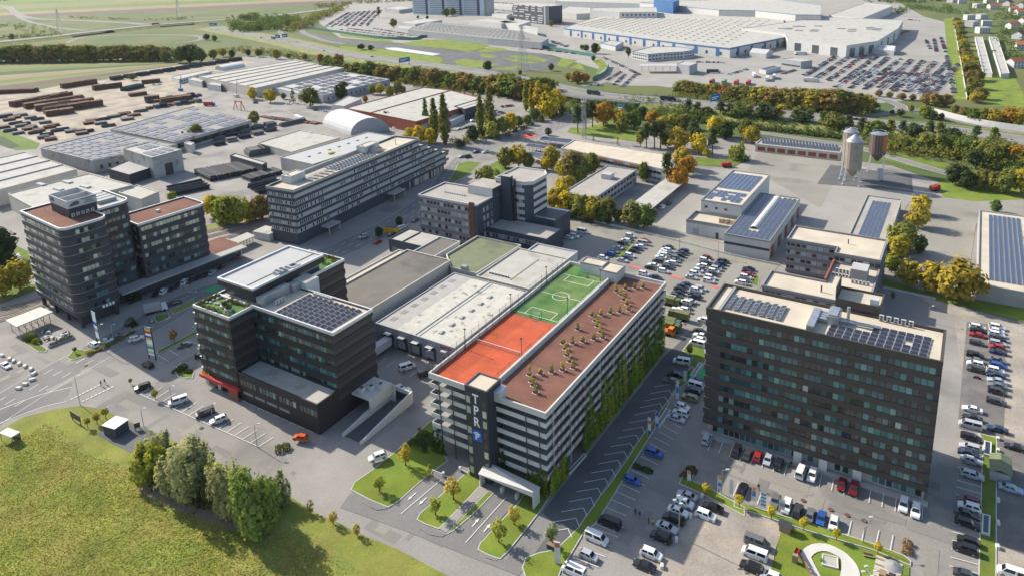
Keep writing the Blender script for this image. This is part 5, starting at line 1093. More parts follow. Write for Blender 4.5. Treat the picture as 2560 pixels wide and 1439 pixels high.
# fire station
g, c, pl = hall('fire_station_hall', 'long white vehicle hall with blue solar rows and vaulted skylight', 'fire station', rect(-76.2, -58.9, 271.5, 327), 8.3, 'wall_white', 'gravel_roof', 'clad_grey')
b = MB(); b.box(-8.75, 8.75, -27.85, -27.72, 4.0, 5.0, 'metal_dark'); b.build('dark_band', g)
for k in range(9): b = MB(); b.box(8.62, 8.9, -25+k*5.9, -21+k*5.9, .2, 4.6, 'brick_red' if k % 2 == 0 else 'wall_grey'); b.build('vehicle_door', g)
for col in range(8):
    if col in (3, 4): rows = [(0, 3)]
    else: rows = [(0, 22)]
    for a, e in rows:
        for k in range(a, e): obj('solar_panel', panel_mesh(1.5, 2.3, .1, 'pv_blue', lift=.12), g, (-7.0+col*2.0, -25.6+k*2.38, 7.85), 0)
b = MB()
for k in range(9): a0 = k*pi/9; a1 = (k+1)*pi/9; b.face([(-.2+1.5*cos(a0), -17, 7.85+1.1*sin(a0)), (-.2+1.5*cos(a0), 25, 7.85+1.1*sin(a0)), (-.2+1.5*cos(a1), 25, 7.85+1.1*sin(a1)), (-.2+1.5*cos(a1), -17, 7.85+1.1*sin(a1))], 'wall_white')
b.build('vaulted_skylight', g)
g, c, pl = hall('fire_station_office', 'tall white fire station block with solar roof beside the vehicle hall', 'fire station', rect(-93.8, -76.3, 296, 344.5), 12.0, 'wall_white', 'gravel_roof', 'metal_galv')
panels(g, -7.5, 6.5, -4, 20, 11.55, 7, 12, .06, 'pv_blue', lift=.1); panels(g, -7.5, 6.5, -21, -8, 11.55, 7, 6, .06, 'pv_blue', lift=.1, skip=lambda i, j: random.random() < .35)
for x in (-6.5, -2, 2): obj('window', pane_mesh(1.2, 1.0, 'glass_dark'), g, (x, -24.3, 8.5))
g, c, pl = hall('fire_station_annex', 'low white annex with timber piled on its terrace roof', 'fire station', rect(-96.2, -76.5, 284, 295.8), 6.6, 'wall_white', 'gravel_roof', 'clad_grey', h=1.1)
for k in range(14): b = MB(); x = 2+k*.45; b.box(x, x+.2, -1.5, 3.5, 5.5, 5.65+.08*(k % 5), 'timber', rot=random.uniform(-.25, .25)); b.build('timber_beam', g)
for x in (3.2, 6.5): b = MB(); b.box(x, x+.25, -2, -1.7, 5.5, 8.0, 'timber'); b.build('timber_post', g)
obj('door', pane_mesh(1.2, 2.6, 'metal_dark'), g, (3.5, -5.95, .1)); obj('gate', pane_mesh(2.6, 3.0, 'wall_grey'), g, (-5.5, -5.95, .1))
g, c, pl = hall('solar_shed', 'low flat shed carrying five blue solar columns behind the grey office', 'shed', rect(-34.7, -20.6, 296, 354.5), 5.0, 'wall_grey', 'gravel_roof_grey', 'concrete')
panels(g, -4.2, 3.4, -26, 23, 4.55, 5, 26, .05, 'pv_blue', gapx=.35, lift=.08)
g, c, pl = hall('solar_shed', 'broad flat shed with seven blue solar columns beyond the maple row', 'shed', rect(9.0, 40, 271.5, 351), 6.0, 'concrete', 'gravel_roof', 'concrete')
panels(g, -12.3, -1.2, -34, 36, 5.55, 7, 33, .05, 'pv_blue', gapx=.35, lift=.08)
for k in range(6): panels(g, -1.0, .8, -33+k*8.6, -28.6+k*8.6, 5.55, 1, 2, .05, 'pv_blue', lift=.08)
g, c, pl = hall('garage_row', 'long low garage row with brick red doors and tilted solar roof', 'garage', rect(-103, -57, 424, 440), 4.8, 'wall_cream', 'gravel_roof_grey', 'wall_cream')
for k in range(8): b = MB(); b.box(-21.6+k*5.62, -17.3+k*5.62, -8.12, -7.95, .9, 3.3, 'brick_red'); b.build('garage_door', g)
for k in range(24): obj('solar_panel', panel_mesh(1.3, 10.5, .10, 'pv_dark', lift=.2), g, (-20.7+k*1.78, .5, 4.35), .25)
# silos
def silo(label, x, y, r, z0, z1, m, topz, legs=4, roof='metal_galv', patch=None):
    s = thing('silo', label, 'silo', (x, y, 0)); b = MB()
    n = 28; prof = []
    b.lathe((0, 0, 0), [(r*.18, z0-4.2), (r, z0), (r, z1)], m, n); b.build('barrel', s)
    for k in range(20): a = k*2*pi/20; b = MB(); b.tube((r*1.01*cos(a), r*1.01*sin(a), z0), (r*1.01*cos(a), r*1.01*sin(a), z1), .07, 'metal_galv', 4); b.build('stiffener', s)
    b = MB(); b.lathe((0, 0, 0), [(r*1.04, z1-.05), (r*.5, z1+topz*.6), (r*.12, z1+topz)], roof, n); b.build('roof_cone', s)
    for k in range(legs): a = pi/4+k*2*pi/legs; b = MB(); b.tube((r*.92*cos(a), r*.92*sin(a), z0+1), (r*1.35*cos(a), r*1.35*sin(a), 0), .2, 'metal_light', 6); b.build('leg', s); b = MB(); b.box(r*1.35*cos(a)-.5, r*1.35*cos(a)+.5, r*1.35*sin(a)-.5, r*1.35*sin(a)+.5, 0, .6, 'concrete_pale'); b.build('footing', s)
    b = MB()
    for k in range(16): a0, a1 = k*pi/8, (k+1)*pi/8; b.tube((r*.8*cos(a0), r*.8*sin(a0), z1+1.5), (r*.8*cos(a1), r*.8*sin(a1), z1+1.5), .06, 'metal_light', 4); b.tube((r*.8*cos(a0), r*.8*sin(a0), z1), (r*.8*cos(a0), r*.8*sin(a0), z1+1.5), .05, 'metal_light', 4)
    b.build('guard_rail', s)
    b = MB()
    for w in (-.3, .3): b.tube((-r*1.12, w, .5), (-r*1.12, w, z1+1), .06, 'metal_light', 4)
    for k in range(int(z1)): b.tube((-r*1.12, -.3, 1+k), (-r*1.12, .3, 1+k), .04, 'metal_light', 4)
    b.build('ladder', s)
    if patch:
        b = MB()
        for k in range(5): a0, a1 = -.9+k*.25, -.65+k*.25; b.face([(r*1.03*cos(a0), r*1.03*sin(a0), z0+2), (r*1.03*cos(a1), r*1.03*sin(a1), z0+2), (r*1.03*cos(a1), r*1.03*sin(a1), z1-.6), (r*1.03*cos(a0), r*1.03*sin(a0), z1-.6)], patch)
        b.build('painted_panel', s)
mat('silo_tan', (.27, .228, .19), .7, .12, .4, 3, stain=(.2, .15, .11), stain_scale=.25)
mat('silo_brown', (.13, .085, .07), .7, .12, .4, 3)
silo('tan ribbed grain silo standing on splayed white legs in the yard', -45.2, 384, 3.9, 8.5, 22.5, 'silo_tan', 3.2)
silo('taller brown silo right behind the tan grain silo', -48.2, 392.5, 3.6, 8.5, 25.0, 'silo_tan', 2.0)
silo('short dark brown silo with orange panel behind the tan silos', -37.2, 412, 4.0, 10, 20.5, 'silo_brown', 1.0, patch='orange_panel')
s = thing('tank', 'small pale green upright tank beside the silo legs', 'tank', (-33.6, 395, 0)); b = MB(); b.lathe((0, 0, 0), [(1.4, 1.0), (1.5, 1.2), (1.5, 6.5), (.9, 7.1), (.1, 7.2)], 'wall_white', 16); b.build('barrel', s)
for a in range(3): b = MB(); b.tube((1.2*cos(a*2.1), 1.2*sin(a*2.1), 0), (1.2*cos(a*2.1), 1.2*sin(a*2.1), 1.2), .1, 'metal_light'); b.build('leg', s)
# open carports
def carport(label, poly, z, roof='membrane', pv=False, n=5):
    poly = ccw([(p[0], p[1]) for p in poly]); c = (sum(p[0] for p in poly)/4, sum(p[1] for p in poly)/4); pl = [(x-c[0], y-c[1]) for x, y in poly]; g = thing('carport', label, 'carport', (c[0], c[1], 0)); b = MB(); b.prism(pl, z-.35, z, 'metal_light', roof); b.build('roof', g)
    q = inset(pl, 1.0)
    for i in range(4):
        for k in range(n if i % 2 else 1): p = Vector(q[i]).lerp(Vector(q[(i+1) % 4]), k/n); b = MB(); b.tube((p.x, p.y, 0), (p.x, p.y, z-.35), .12, 'metal_galv', 6); b.build('post', g)
    if pv:
        A, B, C, D = [Vector(p) for p in inset(pl, .6)]
        for k in range(10): t0, t1 = k/10+.012, (k+1)/10-.025; b = MB(); pts = [A.lerp(B, t0), A.lerp(B, t1), D.lerp(C, t1), D.lerp(C, t0)]; b.prism(ccw([tuple(p) for p in pts]), z+.02, z+.12, 'pv_far'); b.build('solar_row', g)
    return g
carport('long pale carport roof beside the fire station yard', rect(-127.6, -117, 290, 349.5), 3.6)
carport('solar carport nearest the mast by the boulevard', PP('b', [(1470, 1042), (1512, 1012), (1745, 1040), (1702, 1068)], 4), 4, pv=True)
carport('solar carport between the olive tree and the long flat hall', PP('b', [(1365, 1088), (1400, 1065), (1560, 1086), (1530, 1112)], 4), 4, pv=True)
carport('solar carport tucked behind the olive tree', PP('b', [(1385, 1150), (1420, 1125), (1560, 1150), (1520, 1205)], 4), 4, pv=True)
carport('concrete slab canopy beside the rounded tower and the railway', PP('d', [(40, 950), (122, 1000), (395, 888), (300, 852)], 4.4), 4.4, 'concrete_pale')
carport('flat carport roof beyond the rounded tower by the tracks', PP('d', [(1700, 360), (1760, 385), (1900, 325), (1840, 300)], 3.5), 3.5)
carport('small flat canopy beside the brown roofed annex', PP('d', [(1620, 375), (1690, 395), (1760, 370), (1690, 345)], 4), 4)
g, c, pl = hall('training_block', 'two storey grey block with orange doors among the trees', 'building', rect(-159.3, -142.3, 290, 339.5), 7.2, 'wall_grey', 'gravel_roof_grey', 'concrete')
for f in range(2): edge_pieces(g, pl, 1, 12, 2.6, 1.5, 1.4+f*3.2, 'glass_dark', 'window')
for k in range(3): b = MB(); b.box(8.52, 8.65, -18+k*4, -15+k*4, .1, 3, 'orange_panel'); b.build('orange_door', g)
b = MB(); b.box(-2, 3, 4, 9, 6.8, 9.2, 'wall_white', 'membrane'); b.build('roof_house', g)
g, c, pl = hall('long_flat_hall', 'long white flat roofed hall with orange window bays', 'building', PP('b', [(1645, 1100), (2425, 1262), (2440, 1150), (1745, 1040)], 8), 8.0, 'wall_white', 'gravel_roof', 'wall_white')
i = face_side(pl, c); edge_pieces(g, pl, i, 26, 2.2, 1.4, 4.6, 'glass_dark', 'window'); edge_pieces(g, pl, i, 26, 2.2, 1.2, 1.4, 'glass_dark', 'window'); edge_pieces(g, pl, i, 4, 6.5, .8, 6.4, 'orange_panel', 'orange_bay', t0=.2, t1=.8)
# halls round the steel yard, left
def roofpv(g, z, pts, n, rows, m='pv_far', gap=.3):
    """long solar strips over a roof quad"""
    A, B, C, D = [Vector((p[0], p[1])) for p in pts]
    for i in range(n):
        u0, u1 = (i+gap*.5)/n, (i+1-gap*.5)/n
        for j in range(rows):
            v0, v1 = (j+.05+random.uniform(0, .12))/rows, (j+.88)/rows; q = [A.lerp(B, u).lerp(D.lerp(C, u), v) for u, v in ((u0, v0), (u1, v0), (u1, v1), (u0, v1))]
            if random.random() < .13: continue
            b = MB(); b.prism(ccw([tuple(p) for p in q]), z, z+.25, 'roof_corr_far', m); b.build('solar_strip', g)
def pxhall(name, label, t, pts, z, wall, roof, pv=None, win=None, cop=None, m='pv_far', **kw):
    g, c, pl = hall(name, label, 'hall', PP(t, pts, z), z, wall, roof, cop)
    if win: i = face_side(pl, c); edge_pieces(g, pl, i, win[0], win[1], win[2], win[3], win[4] if len(win) > 4 else 'glass_dark', 'window')
    if pv: roofpv(g, z-.42, inset(ccw([(p.x-c[0], p.y-c[1]) for p in PP(t, pts, z)]), 1.5), pv[0], pv[1], m)
    return g, c, pl
g, c, pl = pxhall('steel_hall', 'wide cream hall with five long roof bays beside the pipe yard', 'a', [(1480, 568), (1905, 655), (2560, 505), (2180, 450)], 9, 'wall_cream', 'membrane', win=None)
q = [(p.x-c[0], p.y-c[1]) for p in PP('a', [(1480, 568), (1905, 655), (2560, 505), (2180, 450)], 9)]
for k in range(1, 6): A = Vector(q[0]).lerp(Vector(q[1]), k/6); B = Vector(q[3]).lerp(Vector(q[2]), k/6); b = MB(); ribbon(b, [A, B], .35, 9.1, 'roof_corr_far', thick=.6); b.build('roof_monitor', g)
g, c, pl = pxhall('solar_hall', 'low hall with dark solar roof beside the wide cream hall', 'a', [(2100, 640), (2400, 710), (2900, 590), (2560, 535)], 7, 'wall_grey', 'membrane_grey', pv=(5, 8), win=(14, 1.2, 2.6, 1.5), m='pv_strip')
pxhall('steel_hall', 'curved eave white lean-to in front of the dark solar hall', 'a', [(1990, 640), (2330, 720), (2390, 690), (2080, 625)], 6, 'wall_white', 'membrane')
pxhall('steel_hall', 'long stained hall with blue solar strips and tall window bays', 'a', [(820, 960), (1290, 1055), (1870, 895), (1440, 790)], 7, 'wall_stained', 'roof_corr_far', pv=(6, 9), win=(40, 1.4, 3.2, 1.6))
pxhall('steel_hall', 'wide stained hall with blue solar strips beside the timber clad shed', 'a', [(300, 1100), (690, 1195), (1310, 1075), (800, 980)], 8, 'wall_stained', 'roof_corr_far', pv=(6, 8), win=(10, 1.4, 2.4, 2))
g, c, pl = pxhall('tall_shed', 'tall weathered shed with solar gable roof and sliding door', 'a', [(915, 1105), (1130, 1172), (1350, 1112), (1110, 1058)], 13, 'wall_stained', 'membrane', pv=(2, 3))
i = face_side(pl, c); edge_pieces(g, pl, i, 1, 5, 7, .1, 'metal_dark', 'sliding_door')
pxhall('dark_shed', 'low charcoal shed in front of the tall weathered shed', 'a', [(805, 1255), (960, 1300), (1130, 1245), (960, 1190)], 6, 'clad_slate', 'clad_grey')
g, c, pl = pxhall('white_hall', 'white hall with four ridge vents left of the rounded tower', 'a', [(-300, 1240), (-80, 1429), (570, 1258), (190, 1130)], 9, 'wall_cream', 'membrane')
q = [(p.x-c[0], p.y-c[1]) for p in PP('a', [(-300, 1240), (-80, 1429), (570, 1258), (190, 1130)], 9)]
for k in range(1, 4): A = Vector(q[0]).lerp(Vector(q[1]), k/4); B = Vector(q[3]).lerp(Vector(q[2]), k/4); b = MB(); ribbon(b, [A, B], .5, 9.2, 'membrane_grey', thick=.8); b.build('roof_monitor', g)
g, c, pl = pxhall('white_hall', 'broad white hall with rooflights behind the rounded tower', 'a', [(60, 1440), (280, 1560), (985, 1375), (660, 1290)], 9, 'wall_cream', 'membrane')
for k in range(6): b = MB(); b.box(-28+k*9, -20+k*9, -3+(k % 2)*9, -.5+(k % 2)*9, 8.55, 9.3, 'membrane_grey', taper=.15); b.build('roof_light', g)
pxhall('white_hall', 'small gabled white hall next to the pipe stacks', 'a', [(880, 1430), (1050, 1480), (1180, 1425), (1020, 1375)], 8, 'wall_cream', 'membrane')
pxhall('flat_hall', 'cream flat hall in front of the arched hall', 'a', [(1920, 1062), (2170, 1130), (2530, 1022), (2230, 968)], 5, 'wall_cream', 'membrane')
g, c, pl = pxhall('ridge_hall', 'pale grey ridge hall behind the banded office slab', 'L', [(290, 300), (680, 385), (1700, 60), (1330, 0)], 8, 'wall_cream', 'membrane_grey')
skylights(g, -20, 15, -28, 28, 7.6, 1, 7, 1.2, 2.0)
pxhall('rack_shed', 'narrow white storage rack roof between the pipe stacks', 'a', [(1710, 1155), (1950, 1225), (1985, 1210), (1750, 1140)], 6, 'steel_grey', 'membrane')
pxhall('container_office', 'two stacked white cabins near the solar hall', 'a', [(1370, 1065), (1420, 1080), (1445, 1062), (1395, 1050)], 6, 'wall_white', 'membrane')
for k, p in enumerate(([(1400, 590), (1500, 610), (1520, 590), (1430, 575)], [(1540, 625), (1640, 640), (1650, 615), (1570, 605)])): pxhall('yard_cabin', ('pale cabin at the corner of the wide cream hall', 'white yard cabin against the wide cream hall')[k], 'a', p, 6, 'wall_white', 'membrane')
pxhall('yard_office', 'long white yard office with blue window row by the pipe stacks', 'a', [(1275, 572), (1330, 590), (1580, 530), (1530, 520)], 5, 'wall_white', 'membrane', win=(12, 2.0, 1.5, 1.6))
# arched hall
def arch(label, t, A, B, C, r, n=14):
    A, B, C = P(t, *A), P(t, *B), P(t, *C); ax = (C-A); L = ax.length; d = ax.normalized(); w = (B-A).length/2; mid = (A+B)/2; side = (B-A).normalized(); g = thing('arched_hall', label, 'hall', mid)
    b = MB()
    for k in range(n):
        a0, a1 = pi*k/n, pi*(k+1)/n; p = lambda a, s: tuple(side*(-w*cos(a))+d*s+Vector((0, 0, r*sin(a))))
        b.face([p(a0, 0), p(a1, 0), p(a1, L), p(a0, L)], 'wall_white')
    b.build('vault', g, smooth=True)
    for s in (0, L): b = MB(); b.face([tuple(side*(-w*cos(pi*k/n))+d*s+Vector((0, 0, r*sin(pi*k/n)))) for k in range(n+1)], 'wall_grey'); b.build('end_wall', g)
arch('white barrel vaulted hall beside the brick trimmed hall', 'b', (80, 1010), (370, 975), (-130, 935), 11)
arch('small white barrel vaulted shelter by the pipe yard fence', 'a', (1600, 520), (1665, 530), (1760, 490), 5)
g, c, pl = pxhall('brick_hall', 'cream roofed hall with brick pillars left of the poplars', 'b', [(40, 805), (225, 838), (820, 672), (620, 650)], 7.5, 'brick_red', 'membrane', cop='brick_red')
i = face_side(pl, c); edge_pieces(g, pl, i, 6, 6.0, 4.2, .3, 'wall_grey', 'wall_bay')
g, c, pl = pxhall('brick_hall', 'large cream roofed hall with brick pillars behind the poplars', 'b', [(228, 838), (565, 905), (1095, 742), (822, 673)], 8.5, 'brick_red', 'membrane', cop='brick_red')
i = face_side(pl, c); edge_pieces(g, pl, i, 7, 6.0, 4.6, .3, 'wall_grey', 'wall_bay')
pxhall('brick_office', 'slate two storey office at the end of the large brick hall', 'b', [(850, 790), (930, 812), (1100, 760), (1020, 740)], 8.8, 'clad_blue', 'membrane', win=(8, 2.2, 1.5, 2.2))
pxhall('side_office', 'low white office beside the poplars', 'b', [(740, 885), (830, 900), (935, 850), (860, 832)], 4.5, 'wall_white', 'membrane', win=(8, 1.2, 1.3, 1.4))
pxhall('side_office', 'white flat shed left of the brick trimmed hall', 'b', [(-60, 780), (30, 790), (160, 735), (60, 715)], 5, 'wall_white', 'membrane')
# ------------------------------------------------------------------ factory beyond the motorway
g, c, pl = pxhall('factory_hall', 'vast white factory roof with blue and white walls', 'F', [(1409, 70), (1712, 108), (1825, 120), (1962, 93), (1958, 45), (1700, 27), (1500, 40)], 11, 'wall_white', 'membrane')
q = PP('F', [(1440, 62), (1820, 112), (1955, 90), (1940, 48), (1700, 30), (1510, 45)], 11)
for r_ in range(14):
    A = Vector((q[0].x, q[0].y)).lerp(Vector((q[5].x, q[5].y)), r_/14); B = Vector((q[1].x, q[1].y)).lerp(Vector((q[3].x, q[3].y)), r_/14)
    for k in range(20): p = A.lerp(B, (k+.5)/20); b = MB(); b.box(p.x-c[0]-1.6, p.x-c[0]+1.6, p.y-c[1]-1.0, p.y-c[1]+1.0, 10.5, 11.6, 'gravel_roof', taper=.3); b.build('roof_light', g)
for k in range(len(pl)):
    a, b_ = Vector(pl[k]), Vector(pl[(k+1) % len(pl)]); nn = Vector(((b_-a).y, -(b_-a).x))
    if nn.dot(-(Vector(c)+(a+b_)/2)) > 0 and (b_-a).length > 20:
        edge_pieces(g, pl, k, max(2, int((b_-a).length/26)), 5, 8.5, .3, 'wall_blue', 'blue_bay', t0=.02, t1=.98); edge_pieces(g, pl, k, max(2, int((b_-a).length/18)), 3, 3.5, 2, 'glass_far', 'dark_bay', off=.1); b = MB(); d = (b_-a).normalized(); n2 = Vector((d.y, -d.x)); ribbon(b, [a+n2*.3, b_+n2*.3], .1, 10.4, 'wall_blue', thick=1.2); b.build('blue_stripe', g)
g, c, pl = pxhall('factory_hall', 'white factory hall with glass stair bays beside the car park', 'c', [(460, 212), (780, 252), (800, 290), (1240, 340), (1470, 305), (1625, 210), (1660, 150), (1050, 128), (700, 180)], 13, 'wall_white', 'membrane')
for k in range(len(pl)):
    a, b_ = Vector(pl[k]), Vector(pl[(k+1) % len(pl)]); nn = Vector(((b_-a).y, -(b_-a).x))
    if nn.dot(-(Vector(c)+(a+b_)/2)) > 0 and (b_-a).length > 30: edge_pieces(g, pl, k, 3, 9, 9, .5, 'glass_far', 'glass_bay')
for k in range(16): b = MB(); x, y = random.uniform(-60, 60), random.uniform(-20, 40); b.box(x, x+9, y, y+2.5, 12.5, 13.6, 'membrane_grey'); b.build('roof_monitor', g)
pxhall('factory_hall', 'white ribbed hall at the far end of the car park', 'c', [(1110, 112), (1345, 142), (1582, 45), (1370, 25)], 12, 'wall_white', 'membrane')
pxhall('factory_block', 'high white production block with blue roof edge', 'c', [(-300, 20), (290, 75), (560, 80), (860, 110), (1050, 112), (1055, 40), (760, 0), (500, -10)], 20, 'wall_white', 'membrane', cop='wall_blue')
pxhall('factory_block', 'blue paint shop tower above the white factory roofs', 'b', [(2335, 2), (2480, 16), (2525, 2), (2390, -10)], 30, 'wall_blue', 'wall_blue')
pxhall('factory_block', 'white rooftop plant block with dark windows on the factory', 'b', [(1860, 78), (2080, 92), (2360, 90), (2350, 55), (1880, 60)], 20, 'wall_white', 'membrane', win=(8, 3, 3, 14))
pxhall('factory_hall', 'pale factory hall behind the glass office', 'b', [(1610, 90), (1760, 105), (1870, 100), (1860, 60), (1700, 50)], 10, 'wall_white', 'membrane')
pxhall('factory_hall', 'low white factory range along the horizon', 'b', [(1600, 10), (2300, 30), (2900, 30), (2700, -20), (1700, -30)], 14, 'wall_white', 'membrane')
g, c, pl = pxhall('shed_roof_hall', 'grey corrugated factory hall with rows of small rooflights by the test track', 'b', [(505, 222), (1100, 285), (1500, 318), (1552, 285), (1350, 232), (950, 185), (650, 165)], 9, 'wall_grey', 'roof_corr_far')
q = [(p.x-c[0], p.y-c[1]) for p in PP('b', [(540, 218), (1480, 310), (1330, 235), (680, 172)], 9)]
for i in range(26):
    for j in range(7):
        A = Vector(q[0]).lerp(Vector(q[1]), (i+.5+(j % 2)*.4)/27); B = Vector(q[3]).lerp(Vector(q[2]), (i+.5+(j % 2)*.4)/27); p = A.lerp(B, (j+.5)/7); b = MB(); b.box(p.x-2.2, p.x+2.2, p.y-.9, p.y+.9, 8.5, 9.5, 'membrane', taper=.3); b.build('roof_light', g)
# tall slab office at the top edge
A, h_ = tall('b', (545, 108), 0); B = P('b', 1050, 118); d = (B-A); L = d.length; sl = thing('office_slab', 'tall pale slab office with dark window bands behind the test track', 'office building', A, atan2(d.y, d.x)); b = MB(); b.box(0, L, 0, 16, 0, 44, 'wall_paleblue'); b.build('wall', sl)
for f in range(11):
    for s in range(4): x0 = L*(s+.06)/4; x1 = L*(s+.8)/4; b = MB(); b.box(x0, x1, -.12, .0, 3+f*3.7, 4.1+f*3.7, 'glass_far'); b.build('window_band', sl)
for s in range(4): b = MB(); b.box(L*(s+.82)/4, L*(s+1)/4-.02*L, -1.5, .0, 0, 45, 'clad_blue'); b.build('stair_strip', sl)
b = MB(); b.box(L, L+9, -2, 17, 0, 46, 'wall_paleblue'); b.box(L+9, L+22, 1, 14, 0, 42, 'wall_grey'); b.build('lift_tower', sl)
A, h_ = tall('b', (1290, 158), 32); B = P('b', 1530, 186); d = (B-A); L = d.length; sl = thing('office_cube', 'dark glass office cube with pale panels behind the factory sheds', 'office building', A, atan2(d.y, d.x)); b = MB(); b.box(0, L, 0, 34, 0, h_, 'clad_blue', 'membrane'); b.build('wall', sl); b = MB(); b.box(L-3, L+1.5, -1, 6, 0, h_+1, 'wall_grey'); b.build('lift_tower', sl)
for f in range(8):
    for s in range(5):
        if random.random() < .7: x0 = 2+s*(L-6)/5; b = MB(); b.box(x0, x0+(L-6)/5*random.uniform(.4, .9), -.12, 0, 2+f*h_/8, 3.6+f*h_/8, 'wall_white'); b.build('pale_panel', sl)
for k, (p, z) in enumerate((([(330, 62), (440, 75), (540, 62), (430, 45)], 8), ([(410, 205), (520, 218), (540, 200), (440, 190)], 6), ([(430, 165), (560, 180), (760, 150), (620, 140)], 8), ([(960, 150), (1200, 175), (1330, 165), (1080, 140)], 9), ([(1180, 165), (1330, 190), (1420, 160), (1290, 140)], 9), ([(1330, 205), (1470, 235), (1470, 205), (1370, 190)], 10), ([(1130, 105), (1240, 118), (1280, 100), (1180, 92)], 6), ([(1100, 40), (1280, 55), (1290, 35), (1120, 25)], 6))): pxhall('factory_annex', ('brown flat annex behind the curved car park', 'small white gatehouse at the end of the grey corrugated hall', 'white flat annex behind the corrugated factory hall', 'long cream annex between slab office and corrugated hall', 'pale annex in front of the glass office cube', 'white gabled annex beside the corrugated factory hall', 'small pale annex at the foot of the slab office', 'low pale annex beyond the slab office')[k], 'b', p, z, 'wall_grey' if k == 0 else 'wall_white', 'membrane')
g, c, pl = pxhall('gate_office', 'white V-shaped gate office with window rows', 'b', [(2170, 385), (2290, 405), (2400, 395), (2560, 385), (2640, 370), (2540, 350), (2330, 345)], 8, 'wall_white', 'membrane', cop='wall_blue')
for k in range(len(pl)):
    a, b_ = Vector(pl[k]), Vector(pl[(k+1) % len(pl)])
    for z in (1.4, 4.8): edge_pieces(g, pl, k, max(1, int((b_-a).length/4)), 2.6, 1.5, z, 'glass_far', 'window')
pxhall('gate_shed', 'small white shed with blue trim before the factory wall', 'b', [(1940, 322), (2050, 345), (2110, 315), (2020, 300)], 6, 'wall_white', 'membrane', cop='wall_blue')
carport('dark gate roof across the factory entrance', PP('b', [(2235, 478), (2240, 492), (2520, 492), (2515, 474)], 7), 7, 'membrane_grey')
pxhall('gate_house', 'grey gatehouse at the end of the entrance roof', 'b', [(2505, 475), (2600, 490), (2660, 470), (2560, 455)], 9, 'wall_grey', 'membrane_grey')
def tent(label, t, pts, z, ridge):
    q = [P(t, x, y, 0) for x, y in pts]; c = sum(q, Vector())/4; q = [p-c for p in q]; g = thing('tent_hall', label, 'tent', c); A, B, C, D = q; up = Vector((0, 0, z)); m0, m1 = (A+D)/2+Vector((0, 0, z+ridge)), (B+C)/2+Vector((0, 0, z+ridge))
    b = MB(); [b.face(f, 'wall_white') for f in ([A, B, B+up, A+up], [C, D, D+up, C+up], [A+up, B+up, m1, m0], [D+up, m0, m1, C+up], [A, A+up, m0, D+up, D], [B, C, C+up, m1, B+up])]; b.build('canvas', g)
    for k in range(9): b = MB(); p0, p1 = A.lerp(B, k/8), A.lerp(B, k/8)+up; m_ = m0.lerp(m1, k/8); b.tube(p1*1.0+Vector((0, 0, .05)), m_+Vector((0, 0, .05)), .12, 'wall_grey', 4); b.build('rib', g)
tent('long white storage tent at the head of the car park', 'c', [(1115, 375), (1590, 415), (1605, 385), (1140, 350)], 5, 3); tent('small white storage tent beside the lorry yard', 'c', [(515, 425), (640, 438), (690, 415), (560, 402)], 5, 3)
pxhall('cabin_stack', 'two storey grey cabin block in the lorry yard', 'c', [(752, 440), (900, 460), (985, 450), (840, 430)], 7, 'wall_grey', 'membrane', win=(9, 2, 1.4, 1.4))
pxhall('yard_shed', 'low white shed with solar roof in the lorry yard', 'c', [(590, 515), (640, 525), (750, 495), (700, 488)], 4, 'wall_white', 'pv_far')
for k in range(2):
    p = ([(2195, 272), (2325, 545), (2260, 538), (2200, 300)], [(2300, 272), (2362, 276), (2452, 545), (2388, 550)])[k]; g, c, pl = pxhall('garage_row', ('white lock-up garage row nearest the tree belt', 'white lock-up garage row beside the red roofed houses')[k], 'c', [(2195, 272), (2250, 274), (2325, 545), (2262, 538)] if k == 0 else p, 4, 'wall_white', 'membrane')
# houses
def house(label, t, p, w, d, z, roof, rz=0.0, flat=False, wall='wall_white'):
    g = thing('house', label, 'house', P(t, *p), rz, 'houses beyond the tree belt'); b = MB(); b.box(-w/2, w/2, -d/2, d/2, 0, z, wall); b.build('wall', g)
    if flat:
        b = MB(); b.box(-w/2-.3, w/2+.3, -d/2-.3, d/2+.3, z+.005, z+.5, 'wall_white', 'membrane'); b.build('roof', g)
    else:
        r = d*.33; o = .7; b = MB(); A = [(-w/2-o, -d/2-o, z-.3), (w/2+o, -d/2-o, z-.3), (w/2+o, 0, z+r), (-w/2-o, 0, z+r)]; Bq = [(w/2+o, d/2+o, z-.3), (-w/2-o, d/2+o, z-.3), (-w/2-o, 0, z+r), (w/2+o, 0, z+r)]
        b.face(A, roof); b.face(Bq, roof); b.face([(-w/2, -d/2, z), (-w/2, 0, z+r-.3), (-w/2, d/2, z)], wall); b.face([(w/2, d/2, z), (w/2, 0, z+r-.3), (w/2, -d/2, z)], wall); ro = b.build('roof', g); b = MB(); b.box(w*.2, w*.2+.7, -.4, .4, z+r*.4, z+r+1.0, 'brick_dark'); b.build('chimney', ro)
    for k in range(4):
        for f in range(max(1, int(z/2.8))): obj('window', pane_mesh(1.2, 1.3, 'glass_far'), g, (-w/2+w*(k+.5)/4, -d/2-.03, 1+f*2.8))
HS = [((2480, 90), 1), ((2530, 115), 2), ((2475, 215), 1), ((2520, 290), 3), ((2550, 370), 2), ((2330, 70), 1), ((2210, 60), 0), ((2440, 45), 3), ((2400, 20), 1), ((2150, 150), 0), ((2245, 145), 0), ((2170, 200), 0), ((2280, 195), 0), ((2250, 248), 0), ((2500, 500), 2), ((2540, 60), 1), ((2100, 30), 0), ((2300, 25), 2), ((2560, 180), 1), ((2020, 20), 0)]
